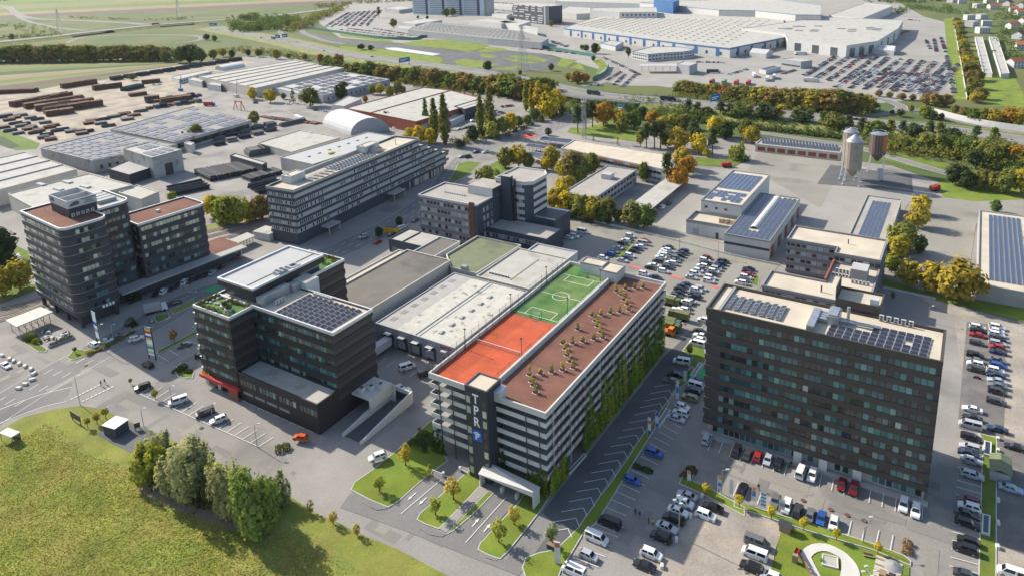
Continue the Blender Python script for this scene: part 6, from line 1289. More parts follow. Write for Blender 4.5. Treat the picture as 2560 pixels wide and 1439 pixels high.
for k, (p, r) in enumerate(HS):
    house(('white flat roofed house cube beyond the tree belt', 'house with red tiled gable roof beyond the garages', 'house with orange tiled gable roof beyond the garages', 'house with dark red gable roof beyond the garages')[r], 'c', p, 11+(k % 3)*2, 9+(k % 2)*2, 6.0 if r else 7.0, ('membrane', 'roof_tile', 'roof_tile', 'brick_dark')[r], .2+(k % 4)*.3, flat=(r == 0))
# pale wall of the sound barrier and green fence of the track
def barrier(name, label, t, pts, h, m, step=4, n=6, cat='fence', z0=0):
    L = smooth_line(PP(t, pts), n); g = thing(name, label, cat, (L[0].x, L[0].y, 0)); O = L[0]
    for i in range(len(L)-1): a, b_ = L[i]-O, L[i+1]-O; b = MB(); ribbon(b, [a, b_], .1, z0+h, m, thick=h); b.build('panel', g)
    for p in L[::2]: q = p-O; b = MB(); b.tube((q.x, q.y, 0), (q.x, q.y, z0+h+.2), .12, 'metal_galv', 5); b.build('post', g)
barrier('sound_barrier', 'long white sound barrier along the slip road', 'c', [(1890, 850), (2100, 905), (2300, 945), (2560, 985), (2800, 1020)], 4, 'wall_white')
barrier('sound_barrier', 'thin white wall along the bright green embankment', 'c', [(2030, 140), (2090, 480), (2135, 745)], 2.2, 'wall_white')
barrier('mesh_fence', 'dark green screen fence round the test track', 'b', [(-300, 205), (0, 250), (300, 290), (550, 300), (650, 282), (1100, 322), (1500, 362), (1800, 412), (1900, 430)], 4, 'net_green')
barrier('mesh_fence', 'green screen fence curving round the end of the test track', 'b', [(2000, 500), (1970, 560), (1880, 605)], 4, 'net_green')
barrier('boundary_wall', 'low concrete wall along the fire station yard', 'F', [(1420, 540), (1560, 572), (1700, 606), (1830, 640), (1950, 665)], .9, 'concrete_pale', cat='wall')
barrier('guard_fence', 'low pale guard fence along the verge behind the grey office', 'f', [(1510, 715), (1700, 755), (1900, 800)], .8, 'metal_light')

# ------------------------------------------------------------------ trees and shrubs
GR, DG, OL, YE, GO, OR, BR, RU, YG = (.12, .17, .04), (.065, .092, .036), (.20, .205, .05), (.50, .39, .04), (.38, .30, .045), (.42, .23, .035), (.23, .18, .06), (.27, .175, .055), (.28, .30, .05)
CN = {GR: 'green', DG: 'dark green', OL: 'olive', YE: 'bright yellow', GO: 'golden', OR: 'orange', BR: 'brownish', RU: 'rust red', YG: 'yellow green'}
KN = {'round': 'broadleaf tree', 'oval': 'slim tree', 'poplar': 'tall poplar', 'pine': 'pine', 'cone': 'conical tree', 'shrub': 'shrub', 'willow': 'willow', 'round_fine': 'ball-crowned tree', 'young': 'young tree'}
def ptree(t, kind, x, y, top, col, where, wide=1.0, name=None, grp=True, hmin=2.0):
    g, h = tall(t, (x, y), top); h = max(hmin, h)
    nm = name or {'poplar': 'poplar_tree', 'pine': 'pine_tree', 'willow': 'willow_tree', 'shrub': 'shrub', 'round_fine': 'ball_tree', 'young': 'young_tree'}.get(kind, 'tree')
    lab = '%s %s %s' % (CN[col], KN[kind], where)
    return tree(kind, g, h, col, lab, (KN[kind]+'s '+where) if grp else None, nm, 'shrub' if kind == 'shrub' else 'tree', wide)
def many(t, where, rows):
    for r in rows: ptree(t, r[0], r[1], r[2], r[3], r[4], where, r[5] if len(r) > 5 else 1.0)
many('b', 'in the poplar clump by the brick halls', [('poplar', 640, 940, 735, GR), ('poplar', 710, 1060, 735, OL), ('poplar', 785, 1080, 705, OL), ('poplar', 1050, 985, 705, OL), ('poplar', 1120, 1010, 640, OL), ('poplar', 1385, 830, 620, YG), ('poplar', 1430, 850, 612, GO), ('poplar', 1475, 830, 640, GO)])
many('b', 'at the foot of the poplars', [('round', 520, 1060, 950, YE), ('round', 600, 1065, 930, YE, 1.2), ('round', 680, 1075, 950, YE), ('round', 990, 1050, 930, DG), ('round', 900, 1105, 1035, DG, 1.2), ('round', 1210, 1000, 860, OL), ('round', 1270, 975, 830, YE), ('round', 1330, 945, 860, OL), ('round', 1395, 930, 850, GR), ('round', 1130, 1030, 900, YG), ('round', 1060, 1020, 930, DG), ('round', 1560, 880, 680, YE), ('oval', 1505, 865, 600, GO), ('round', 1605, 850, 660, YE), ('round', 1650, 850, 780, OL), ('round', 1450, 900, 800, GR), ('round', 1540, 850, 760, OL), ('shrub', 1180, 1040, 1000, GR), ('shrub', 1300, 985, 945, DG), ('shrub', 1420, 930, 890, GR), ('shrub', 1250, 1015, 970, OL), ('shrub', 1360, 965, 920, DG), ('shrub', 1500, 900, 860, GR)])
many('b', 'between the slate tower and the flat hall', [('round', 1330, 1245, 1070, GO), ('round', 1230, 1250, 1090, OL, .9), ('round', 1085, 1390, 1225, OL), ('round', 1575, 1235, 1080, GO), ('round', 1740, 1335, 1115, BR, 1.1), ('round', 1660, 1330, 1190, YE), ('round', 1530, 1270, 1180, YE), ('round', 1870, 1285, 1130, OL), ('round', 1640, 1425, 1320, YE), ('round', 1700, 1440, 1300, GO), ('round', 1800, 1350, 1190, OL), ('round', 1400, 1250, 1130, OL), ('round', 2260, 1345, 1200, GR, .8), ('pine', 2430, 1385, 1140, DG), ('round', 2520, 1400, 1220, OR), ('shrub', 1160, 1300, 1250, OL)])
many('e', 'in the hedge row beside the long carport', [('round', 1600, 150, -30, GO), ('round', 1690, 170, -10, YE), ('round', 1790, 195, 10, OL), ('round', 1890, 210, 20, GO), ('round', 1980, 225, 40, OL), ('round', 2070, 235, 120, GR), ('round', 1740, 190, 60, GR), ('round', 1840, 205, 70, YG), ('round', 1940, 225, 90, GR), ('shrub', 1660, 190, 140, DG), ('shrub', 1850, 225, 170, DG), ('shrub', 2000, 245, 200, DG), ('round', 2185, 262, 60, OL), ('round', 2262, 272, 80, GR), ('round', 1640, 120, -60, YE)])
many('b', 'round the lawn by the lattice mast', [('pine', 1770, 990, 790, DG), ('pine', 1830, 960, 770, DG), ('pine', 1880, 950, 760, DG), ('round', 1960, 935, 750, OR), ('round', 2080, 945, 800, YE), ('round', 2190, 965, 810, GR), ('round', 2330, 935, 820, OR), ('round', 2400, 965, 860, GO), ('round', 2480, 955, 840, YG), ('round', 2545, 965, 850, OL), ('pine', 2280, 1100, 920, DG), ('pine', 2340, 1105, 905, DG), ('pine', 2385, 1110, 900, DG), ('oval', 2235, 1095, 960, OL), ('round', 2100, 985, 870, OL), ('round', 1550, 1010, 950, DG), ('cone', 2065, 1085, 1020, YG), ('cone', 1885, 1050, 1005, OL), ('round', 2440, 1100, 960, OL), ('round', 2520, 1120, 940, GO), ('round', 2150, 880, 790, DG), ('round', 2250, 890, 790, DG)])
row = [(-80, 540, 430), (-20, 545, 440), (60, 560, 468), (130, 565, 460), (230, 575, 448), (330, 592, 478), (420, 600, 490), (500, 605, 500), (590, 620, 488), (700, 640, 500), (770, 640, 520), (830, 655, 540), (900, 655, 530), (960, 672, 545), (1040, 685, 560), (1100, 690, 560), (1150, 695, 548), (1230, 712, 538), (1290, 732, 560), (1340, 735, 580), (1400, 742, 590), (1450, 735, 570), (1530, 722, 570)]
for k, (x, y, tp) in enumerate(row): ptree('b', 'round', x, y, tp, (GR, OL, BR, OL, GR, BR, RU)[k % 7], 'in the belt along the motorway before the test track', 1.5)
many('b', 'beside the test track', [('round', 1100, 530, 450, DG), ('round', 1572, 530, 468, DG, .9), ('round', 1340, 560, 520, OL), ('round', 1760, 622, 525, RU, 1.2), ('round', 1825, 615, 540, OR, 1.2), ('round', 1700, 605, 540, BR), ('round', 160, 372, 325, DG, 1.5), ('round', 230, 375, 335, DG, 1.4)])
many('b', 'near the cream brick hall', [('round', 300, 705, 620, YE), ('round', 430, 705, 600, OL), ('round', 370, 722, 640, YG), ('round', 240, 705, 630, OL), ('round', 190, 762, 708, OR), ('round', 470, 700, 640, OL), ('oval', 350, 920, 820, BR), ('round', 30, 690, 600, DG), ('round', 620, 650, 600, YG)])
many('b', 'on the factory forecourt', [('round', 1900, 402, 318, DG), ('round', 1800, 372, 330, OL), ('round', 1830, 385, 330, DG), ('oval', 2145, 432, 348, DG), ('round', 1280, 192, 132, DG), ('round', 790, 125, 60, GR, 1.1), ('round', 840, 120, 55, OL), ('round', 1570, 200, 150, BR), ('round', 1640, 180, 140, BR), ('round', 650, 145, 115, DG), ('round', 580, 140, 115, DG), ('pine', 290, 135, 55, DG), ('round', 400, 205, 135, OL), ('round', 1885, 455, 415, DG)])
row = [(x, 455+((x*7) % 13)-x*.012, 325+((x*3) % 23)) for x in range(-60, 1290, 52)]
for k, (x, y, tp) in enumerate(row): ptree('a', 'round', x, y, tp, (OL, BR, OL, GR, BR, OL)[k % 6], 'in the brown belt behind the striped fields', 1.5)
many('a', 'where the brown belt meets the pipe yard', [('round', 1340, 470, 340, GR), ('round', 1420, 468, 325, DG, 1.2), ('round', 1490, 470, 350, GR), ('round', 1240, 462, 370, OL), ('round', 1100, 460, 385, OL), ('round', 1590, 440, 365, OL), ('round', 1660, 425, 355, GO), ('round', 1730, 430, 370, DG), ('round', 1850, 420, 365, DG), ('round', 1930, 425, 360, OL), ('round', 2060, 442, 365, GO), ('round', 2150, 440, 395, BR), ('round', 2270, 452, 395, RU), ('round', 2390, 472, 400, RU), ('round', 2440, 468, 410, BR), ('round', 2520, 490, 395, RU), ('round', 1540, 300, 250, DG, 1.2), ('round', 1600, 310, 260, OL)])
many('a', 'in the steel yard', [('round', 1882, 742, 648, YE), ('round', 2012, 765, 662, YE, 1.1), ('round', 2310, 795, 640, GR, 1.1), ('round', 1895, 925, 820, OL), ('round', 1465, 1045, 920, OL), ('cone', 1367, 1060, 978, DG), ('cone', 2185, 770, 660, DG), ('round', 2540, 740, 620, DG), ('round', 2110, 740, 690, GR), ('round', 990, 600, 545, OL), ('round', 90, 300, 250, OL)])
many('a', 'behind the banded office slab', [('round', 2400, 1252, 1165, YE), ('round', 2470, 1235, 1130, YE, 1.1), ('round', 2530, 1215, 1120, YE)])
row = [(20, 705, 590), (75, 712, 600), (130, 722, 610), (210, 725, 622), (270, 730, 620), (330, 740, 625), (385, 752, 640), (450, 752, 622), (500, 758, 640), (545, 765, 640), (600, 772, 640), (650, 780, 645), (700, 785, 642), (760, 795, 652), (810, 800, 660), (860, 805, 655), (920, 808, 650), (970, 818, 655), (1020, 825, 660), (1080, 832, 660), (1130, 835, 655), (1190, 835, 660), (1250, 838, 680), (1310, 835, 690), (1370, 832, 700), (1420, 825, 740)]
for k, (x, y, tp) in enumerate(row): ptree('c', 'round', x, y, tp, (OL, BR, OL, GO, OL, RU, BR)[k % 7], 'in the autumn belt between motorway and lorry yard', 1.5)
row = [(60, 855, 742), (130, 862, 760), (200, 865, 790), (300, 872, 752), (365, 880, 775), (430, 885, 762), (520, 892, 782), (600, 902, 772), (650, 905, 770), (745, 910, 785), (850, 920, 812), (900, 925, 830), (960, 935, 822), (1060, 945, 832), (1150, 965, 832), (1250, 985, 860), (1350, 1005, 880), (1450, 1012, 888), (1560, 1022, 890), (1650, 1005, 900), (1740, 1015, 910), (1850, 1035, 900), (1930, 1045, 912), (2010, 1065, 950), (2200, 1050, 940), (2330, 1070, 950)]
for k, (x, y, tp) in enumerate(row): ptree('c', 'pine' if k % 3 != 2 else 'round', x, y+6, tp, (DG, GR, OL, DG)[k % 4] if x != 745 else YE, 'in the open pine row along the motorway', 1.45)
for k in range(26): x = 20+k*48; y = 880+k*5.5; ptree('c', 'shrub', x, y+18, y-25, (DG, GR, DG)[k % 3], 'under the pine row along the motorway', 1.6)
many('c', 'round the slip road loop', [('round', 1480, 720, 668, RU, 1.3), ('round', 1560, 730, 680, OL, 1.2), ('round', 1650, 745, 690, BR, 1.4), ('round', 1730, 750, 700, RU, 1.3), ('round', 1830, 780, 695, BR, 1.3), ('round', 1900, 792, 688, RU, 1.2), ('round', 1980, 795, 698, BR, 1.2), ('round', 1720, 832, 780, OL), ('round', 1820, 880, 780, YG, 1.1), ('round', 1880, 890, 820, DG, 1.2), ('round', 1640, 870, 810, DG, 1.3), ('round', 1580, 850, 815, DG, 1.2), ('round', 1940, 900, 840, DG), ('round', 2045, 865, 778, OL), ('round', 2110, 880, 790, BR), ('round', 2180, 915, 802, GR), ('round', 2260, 925, 800, OL), ('round', 2330, 935, 802, GO), ('round', 2440, 940, 790, OR), ('round', 2520, 948, 800, GO), ('round', 2380, 940, 830, OL)])
row = [(2055, 175, 128), (2065, 205, 150), (2080, 240, 180), (2085, 275, 215), (2095, 315, 255), (2105, 345, 285), (2112, 378, 310), (2122, 435, 352), (2132, 465, 385), (2145, 490, 405), (2155, 545, 455), (2172, 605, 520), (2190, 665, 572), (2205, 765, 680), (2165, 705, 630), (2230, 740, 650), (2210, 600, 520), (2180, 520, 450)]
for k, (x, y, tp) in enumerate(row): ptree('c', 'round', x, y, tp, (OL, GO, OL, BR)[k % 4], 'in the tree line beside the green embankment', 1.5)
many('c', 'in the thicket below the motorway', [('round', 1835, 1125, 980, OL, 1.1), ('round', 1925, 1135, 990, OL, 1.1), ('round', 2045, 1135, 1000, GR), ('round', 2150, 1175, 1000, GR, 1.1), ('round', 2250, 1205, 1030, OL), ('round', 2320, 1235, 1062, OL), ('round', 2200, 1255, 1100, DG), ('round', 2400, 1205, 1060, OL), ('round', 2500, 1215, 1075, OR), ('round', 2555, 1200, 1080, GO), ('round', 1700, 1120, 1040, DG), ('round', 1760, 1130, 1050, GR), ('round', 1640, 1110, 1060, GR), ('shrub', 1990, 1150, 1090, DG, 1.4), ('shrub', 2100, 1190, 1130, DG, 1.4), ('shrub', 2300, 1260, 1200, DG, 1.5), ('round', 2045, 1375, 1210, DG, 1.1), ('round', 2130, 1405, 1262, DG, 1.1), ('round', 2235, 1405, 1252, OL), ('round', 2325, 1425, 1272, OL), ('round', 2425, 1440, 1262, OL), ('round', 2535, 1435, 1240, GO), ('round', 2480, 1380, 1220, GR)])
many('c', 'beside the silo yard', [('round', 262, 1015, 858, YE), ('pine', 240, 1155, 950, DG), ('round', 490, 1025, 880, OL), ('round', 532, 1068, 930, GO, 1.1), ('round', 140, 1145, 990, YE), ('round', 60, 1305, 1150, OR), ('willow', 420, 1195, 1030, YG, .8), ('round', 40, 960, 842, OL), ('round', 95, 1010, 900, DG), ('round', 15, 1255, 1090, GO), ('round', 200, 1170, 1100, YE), ('round', 110, 1080, 950, DG), ('shrub', 450, 1210, 1165, GR), ('shrub', 500, 1200, 1150, DG), ('round', 340, 1040, 900, DG)])
many('f', 'in the maple row beside the solar shed', [('round', 1790, 165, 15, YE), ('round', 1770, 265, 85, GO), ('round', 1655, 440, 205, OL), ('round', 1775, 455, 320, GR), ('round', 1625, 490, 310, GO), ('round', 1570, 600, 460, YG), ('round', 1690, 700, 498, GO), ('round', 1862, 745, 515, GO, .9), ('round', 2068, 808, 488, GO, 1.1), ('round', 2345, 150, 55, GR), ('oval', 1580, 800, 735, GR, .8)])
many('e', 'on the boulevard kerb', [('round', 442, 252, 178, DG, .9), ('round', 292, 335, 255, DG, .9)])
many('d', 'along the railway behind the rounded tower', [('round', 1590, 190, 10, YE), ('round', 1690, 245, 25, YG), ('round', 1780, 238, 20, YG), ('round', 1860, 218, 70, YE), ('round', 1950, 205, 15, BR), ('round', 1285, 75, -5, YG), ('round', 1640, 230, 90, GR), ('round', 1900, 210, 90, GO)])
many('d', 'left of the rounded tower', [('round', 30, 510, 255, DG), ('round', -40, 560, 330, DG), ('round', 150, 725, 505, GO, 1.1), ('round', 20, 775, 560, GO), ('round', 80, 560, 450, DG)])
ptree('d', 'young', 1297, 1112, 1015, OR, 'on the verge beside the boulevard', 1.2, grp=False)
BALL = 'on a thin stem '
for t, x, y, tp, w in (('g', 655, 330, 250, 'by the meadow billboard'), ('g', 725, 300, 215, 'by the meadow billboard'), ('g', 790, 262, 172, 'by the meadow billboard'), ('g', 1160, 120, 42, 'in the row of parking bays'), ('d', 560, 1200, 1150, 'on the traffic island'), ('d', 975, 1429, 1385, 'beside the wooden steps')): ptree(t, 'round_fine', x, y, tp, GO if t == 'g' else GR, BALL+w, 1.0)
for t, x, y, tp in (('o', 40, 350, 185), ('o', 450, 497, 325), ('o', 865, 645, 475), ('o', 1283, 765, 615), ('o', 1810, 945, 795), ('n', 1577, 400, 245)): ptree(t, 'round_fine', x, y, tp, YE, BALL+'along the verge before the brown tower', 1.0)
for t, k, x, y, tp, c, w in (('h', 'young', 295, 805, 675, YG, 'on the left kerbed lawn before the garage'), ('h', 'young', 490, 610, 450, GO, 'on the left kerbed lawn before the garage'), ('h', 'cone', 670, 695, 598, YG, 'beside the garage exit barrier'), ('h', 'young', 712, 980, 835, YG, 'on the middle kerbed lawn before the garage'), ('h', 'young', 845, 862, 685, GO, 'on the middle kerbed lawn before the garage'), ('h', 'young', 1182, 1180, 1005, YG, 'on the right kerbed lawn before the garage'), ('h', 'young', 1295, 1048, 910, GO, 'on the right kerbed lawn before the garage'), ('h', 'young', 130, 1128, 1032, GO, 'on the meadow edge across the road'), ('g', 'young', 2483, 1048, 945, GO, 'on the meadow edge across the road'), ('g', 'young', 2312, 962, 868, BR, 'on the meadow edge across the road'), ('k', 'oval', 395, 705, 605, BR, 'in the kerbed island by the white vans'), ('e', 'young', 1370, 1440, 1395, GR, 'x')):
    if w != 'x': ptree(t, k, x, y, tp, c, w, 1.1)
# big willows beside the meadow
for x, y, tp, c, w, lab in ((1130, 720, 330, YG, .95, 'leftmost silvery willow of the clump on the meadow edge'), (1200, 660, 275, (.36, .36, .16), .9, 'tall silvery willow at the back of the meadow clump'), (1400, 840, 290, (.35, .36, .155), 1.05, 'broad silvery willow in the middle of the meadow clump'), (1700, 960, 470, (.34, .34, .14), .9, 'silvery green willow right of the middle of the clump'), (1610, 880, 560, OL, .8, 'dark low willow between the two big halves of the clump'), (2080, 900, 640, (.24, .265, .11), .9, 'rightmost grey green willow of the clump by the road')):
    g, h = tall('g', (x, y), tp); tree('willow', g, h*.93, c, lab, None, 'willow_tree', 'tree', w*.84, variants=3, jitter=.03)
g, h = tall('g', (1890, 1085), 480); tree('willow', g, h*.92, (.25, .31, .07), 'bright green ash tree standing before the willows', None, 'ash_tree', 'tree', .72, jitter=.02)
g, h = tall('g', (1195, 740), 440); tree('oval', g, h, (.38, .36, .045), 'yellow green slim tree inside the willow clump', None, 'ash_tree', 'tree', .9, jitter=.02)
# far woods, hedges that read as one mass
def wood(name, label, t, line, n, h, cols, spread=12):
    rng = np.random.default_rng(n); L = PP(t, line); C = []
    for i in range(n):
        k = rng.integers(0, len(L)-1); p = L[k].lerp(L[k+1], rng.random()); hh = h*rng.uniform(.6, 1.2); c, r = crown_pts(rng, 'round', 14, 7, hh); C.append(c*[1.3, 1.3, 1]+[p.x+rng.normal()*spread, p.y+rng.normal()*spread, -hh*.12])
    C = np.concatenate(C); Nn = rng.normal(size=C.shape)+[0, 0, .6]; me = quads_mesh('wood', C, Nn, rng.uniform(.5, 1.1, len(C))*h*.075, 'leaf'); obj(name, me, None, label=label, cat='wood', kind='stuff', color=cols)
wood('wood', 'dense green wood block beside the interchange', 'a', [(1740, 200), (1850, 240), (1950, 190), (2050, 230), (2100, 160), (2200, 190), (1900, 150), (1760, 160)], 230, 17, GR, 11)
wood('wood', 'brownish wood edge beside the curved car park', 'a', [(2160, 240), (2260, 200), (2350, 150), (2450, 110), (2560, 60)], 110, 15, OL, 7)
wood('wood', 'green scrub inside the motorway loop', 'a', [(-60, 290), (100, 290), (250, 280), (420, 285), (330, 230), (150, 210), (0, 190)], 90, 9, OL, 12)
wood('wood', 'far green wood at the head of the fields', 'a', [(-100, 20), (100, 0), (420, -10)], 60, 11, OL)
wood('wood', 'low scrub along the country road', 'a', [(480, 130), (640, 140), (900, 150), (1250, 155), (1420, 140)], 46, 7, OL, 6)
wood('wood', 'brown scrub on the slope between motorway and yard', 'a', [(1350, 440), (1600, 400), (1750, 380), (1950, 390), (2100, 420), (2300, 440), (2540, 470)], 130, 7, OL, 8)
wood('wood', 'thin undergrowth of the brown belt behind the striped fields', 'a', [(-100, 468), (300, 462), (700, 455), (1300, 455)], 90, 6, OL, 7)
wood('wood', 'far wood behind the curved car park', 'b', [(-150, 60), (100, 30), (400, 15), (560, 5)], 80, 13, OL)
wood('wood', 'garden trees between the houses', 'c', [(2080, 120), (2150, 90), (2260, 40), (2380, 100), (2420, 160), (2500, 130), (2450, 260), (2560, 240), (2400, 330), (2480, 420), (2560, 480)], 110, 9, GR, 9)
wood('wood', 'dark hedge at the head of the factory car park', 'c', [(1500, 80), (1650, 100), (1720, 60), (1800, 70), (1980, 100), (1990, 60)], 70, 9, GR, 6)
wood('wood', 'far garden wood on the horizon', 'c', [(1450, 10), (1650, 20), (1900, 10), (2100, 0), (2400, -10), (2600, 0)], 130, 12, GR, 16)
wood('wood', 'back row of the autumn belt by the lorry yard', 'c', [(0, 700), (200, 715), (500, 740), (900, 785), (1350, 820)], 90, 10, OL, 5)
wood('wood', 'back row of trees along the motorway before the bridge', 'b', [(-100, 545), (400, 590), (900, 655), (1500, 725)], 90, 11, OL, 5)
wood('undergrowth', 'dark undergrowth beneath the autumn belt', 'c', [(0, 735), (400, 770), (800, 825), (1400, 850)], 150, 7, OL, 6)
wood('undergrowth', 'dark undergrowth in the thicket below the motorway', 'c', [(1500, 1080), (1800, 1120), (2100, 1160), (2400, 1210), (2560, 1260), (2300, 1120), (2000, 1090)], 220, 8, OL, 9)
wood('wood', 'low shrubs around the poplars and car parks', 'b', [(880, 1090), (1000, 1040), (1200, 1010), (1400, 930), (1640, 850), (1450, 880), (1250, 960)], 80, 5, OL, 4)
wood('undergrowth', 'low undergrowth of the belt along the motorway', 'b', [(-100, 560), (300, 590), (700, 650), (1100, 700), (1550, 740)], 200, 7, OL, 6)
wood('undergrowth', 'shrubs beneath the pines along the motorway', 'c', [(0, 860), (200, 900), (700, 945), (1200, 1010), (1700, 1050), (2200, 1100), (2560, 1170)], 170, 5, GR, 7)
wood('wood', 'mixed thicket between the mast lawn and the motorway', 'b', [(1750, 850), (2000, 800), (2200, 810), (2400, 840), (2560, 860), (2500, 780), (2300, 780)], 130, 8, GR, 9)
wood('undergrowth', 'brushwood beneath the willow clump', 'g', [(1100, 700), (1400, 840), (1750, 980), (1950, 1060)], 26, 3.4, DG, 1.6)
wood('wood', 'brushwood on the embankment beside the bridge', 'b', [(1560, 800), (1700, 760), (1750, 830), (1650, 850)], 24, 5, GR, 3)
# climbing plants on the garage
GAR = [o for o in bpy.data.objects if o.name == 'parking_garage'][0]
for k in range(60):
    y = 1+k*1.18; hh = (5.5 if y < 9 else (0 if y < 17 else random.choice((4, 7, 11, 15)) if y < 52 else random.choice((6, 10, 14))))
    if hh: vines(GAR, GW+.35, y, .1, hh*random.uniform(.8, 1.1), 1.15, 'y', 240, random.choice(((.18, .28, .035), (.26, .33, .035), (.13, .21, .035), (.33, .34, .05))))
for k in range(7): vines(GAR, 27.8+k*.8, -.4, .1, random.uniform(3, 7.5), .9, 'x', 130, random.choice(((.10, .15, .02), (.15, .18, .02))))
for k in range(6): vines(GAR, .4+k*.65, -.5, .1, random.uniform(3, 6.5), .9, 'x', 120, (.06, .10, .02))
for k in range(3): vines(GAR, 20.3+k*.5, -.2, .1, random.uniform(4, 9), .6, 'x', 110, (.06, .10, .02))
# potted shrubs on the gravel roof
pot = MB(); pot.box(-.72, .72, -.72, .72, 0, .12, 'concrete'); POT1 = pot.mesh('paving_slab'); pot = MB(); pot.box(-.42, .42, -.42, .42, .12, .85, 'brick_red', 'soil', taper=-.12); POT2 = pot.mesh('pot')
PPX = [(2057, 740), (2125, 722), (2193, 715), (2255, 712), (2092, 768), (2110, 803), (2137, 838), (2150, 880), (2080, 893), (2012, 900), (1943, 915), (1873, 920), (1900, 960), (1915, 1000), (1937, 1042), (1955, 1085), (1888, 1095), (1805, 1112), (1730, 1125), (1768, 1022), (1660, 1128), (1677, 1170), (1690, 1217), (1710, 1262), (1735, 1308), (1655, 1325), (1575, 1340), (1490, 1352), (1410, 1360), (1428, 1412), (1440, 1440), (1455, 1492)]
for x, y in PPX:
    t = thing('potted_shrub', 'yellowish shrub in a brick red pot on the brown gravel roof', 'potted plant', P('e', x, y, GZR), 0, 'potted shrubs on the gravel roof'); obj('paving_slab', POT1, t); obj('pot', POT2, t); hh = random.uniform(1.2, 2.4); cr, tr, H = bank('young', random.randrange(4)); obj('shrub', cr, t, (0, 0, .25), random.uniform(0, 6), color=jit(random.choice(((.42, .34, .05), (.34, .27, .05), (.2, .24, .05)))), scale=(.42, .42, hh/H*1.15))
# hedges and shrubs
for k, (t, pts, w, h, c, lab) in enumerate((('d', [(640, 1215), (760, 1170), (880, 1105), (1010, 1040)], 2.0, 1.0, (.15, .12, .04), 'reddish low hedge on the traffic island'), ('d', [(190, 1110), (230, 1090), (290, 1130)], 3.0, 1.8, (.10, .12, .02), 'low mixed shrubs beside the cafe terrace'), ('g', [(2050, 500), (2100, 490), (2160, 470)], 2.4, 1.2, (.08, .09, .02), 'low green hedge on the small parking island'), ('o', [(2180, 960), (2200, 850), (2190, 790)], 1.6, .9, (.15, .09, .035), 'rusty low hedge at the end of the parking row'), ('n', [(1290, 190), (1350, 110), (1430, 50)], 2.2, 1.0, (.10, .07, .03), 'rusty shrubs in the corner bed by the parking aisle'), ('n', [(640, 20), (760, 70), (890, 110)], 1.6, .8, (.05, .07, .02), 'dark low hedge in the narrow parking island'), ('d', [(960, 980), (1010, 1000)], 3.0, 2.2, (.03, .04, .015), 'dark shrub on the boulevard median'), ('d', [(950, 830), (1000, 810), (1050, 790)], 2.6, 2.6, (.02, .03, .012), 'dark shrubs before the shop front of the rounded tower'), ('d', [(1310, 1350), (1350, 1300), (1420, 1350)], 2.5, 1.0, (.05, .07, .02), 'low shrubs on the small island by the red shop front'), ('h', [(560, 500), (620, 440), (680, 400)], 5, 2.4, (.045, .07, .02), 'dense dark shrubs at the left corner of the garage'))):
    hedge('hedge' if 'hedge' in lab else 'shrubs', PP(t, pts), w, h, tuple(v*1.7 for v in c), lab, 'hedge' if 'hedge' in lab else 'shrubs', 55, size=.14, kind=None if 'hedge' in lab else 'stuff')

# ------------------------------------------------------------------ vehicles
def loft(b, secs, m, cap=True):
    """skin a row of closed cross sections (lists of points)"""
    n0 = len(b.v); k = len(secs[0])
    for s in secs: b.v += [tuple(p) for p in s]
    for i in range(len(secs)-1):
        for j in range(k): q = (j+1) % k; b.f.append((n0+i*k+j, n0+i*k+q, n0+(i+1)*k+q, n0+(i+1)*k+j)); b.mi.append(b.slot(m))
    if cap: b.f.append(tuple(n0+j for j in reversed(range(k)))); b.mi.append(b.slot(m)); n1 = n0+(len(secs)-1)*k; b.f.append(tuple(n1+j for j in range(k))); b.mi.append(b.slot(m))
CARS = {  # length, width, belt heights along the body, roof profile (x from front to rear as share of length, z)
 'sedan': (4.65, 1.8, .92, [(.27, .93), (.42, 1.42), (.70, 1.42), (.86, .98)]),
 'hatchback': (4.1, 1.76, .95, [(.24, .96), (.38, 1.47), (.84, 1.47), (.97, 1.02)]),
 'estate': (4.7, 1.82, .95, [(.25, .96), (.38, 1.47), (.88, 1.48), (.985, 1.04)]),
 'suv': (4.5, 1.86, 1.08, [(.24, 1.09), (.36, 1.67), (.88, 1.67), (.985, 1.18)]),
 'van': (5.1, 1.95, 1.2, [(.13, 1.15), (.26, 1.95), (.97, 1.98), (.995, 1.25)])}
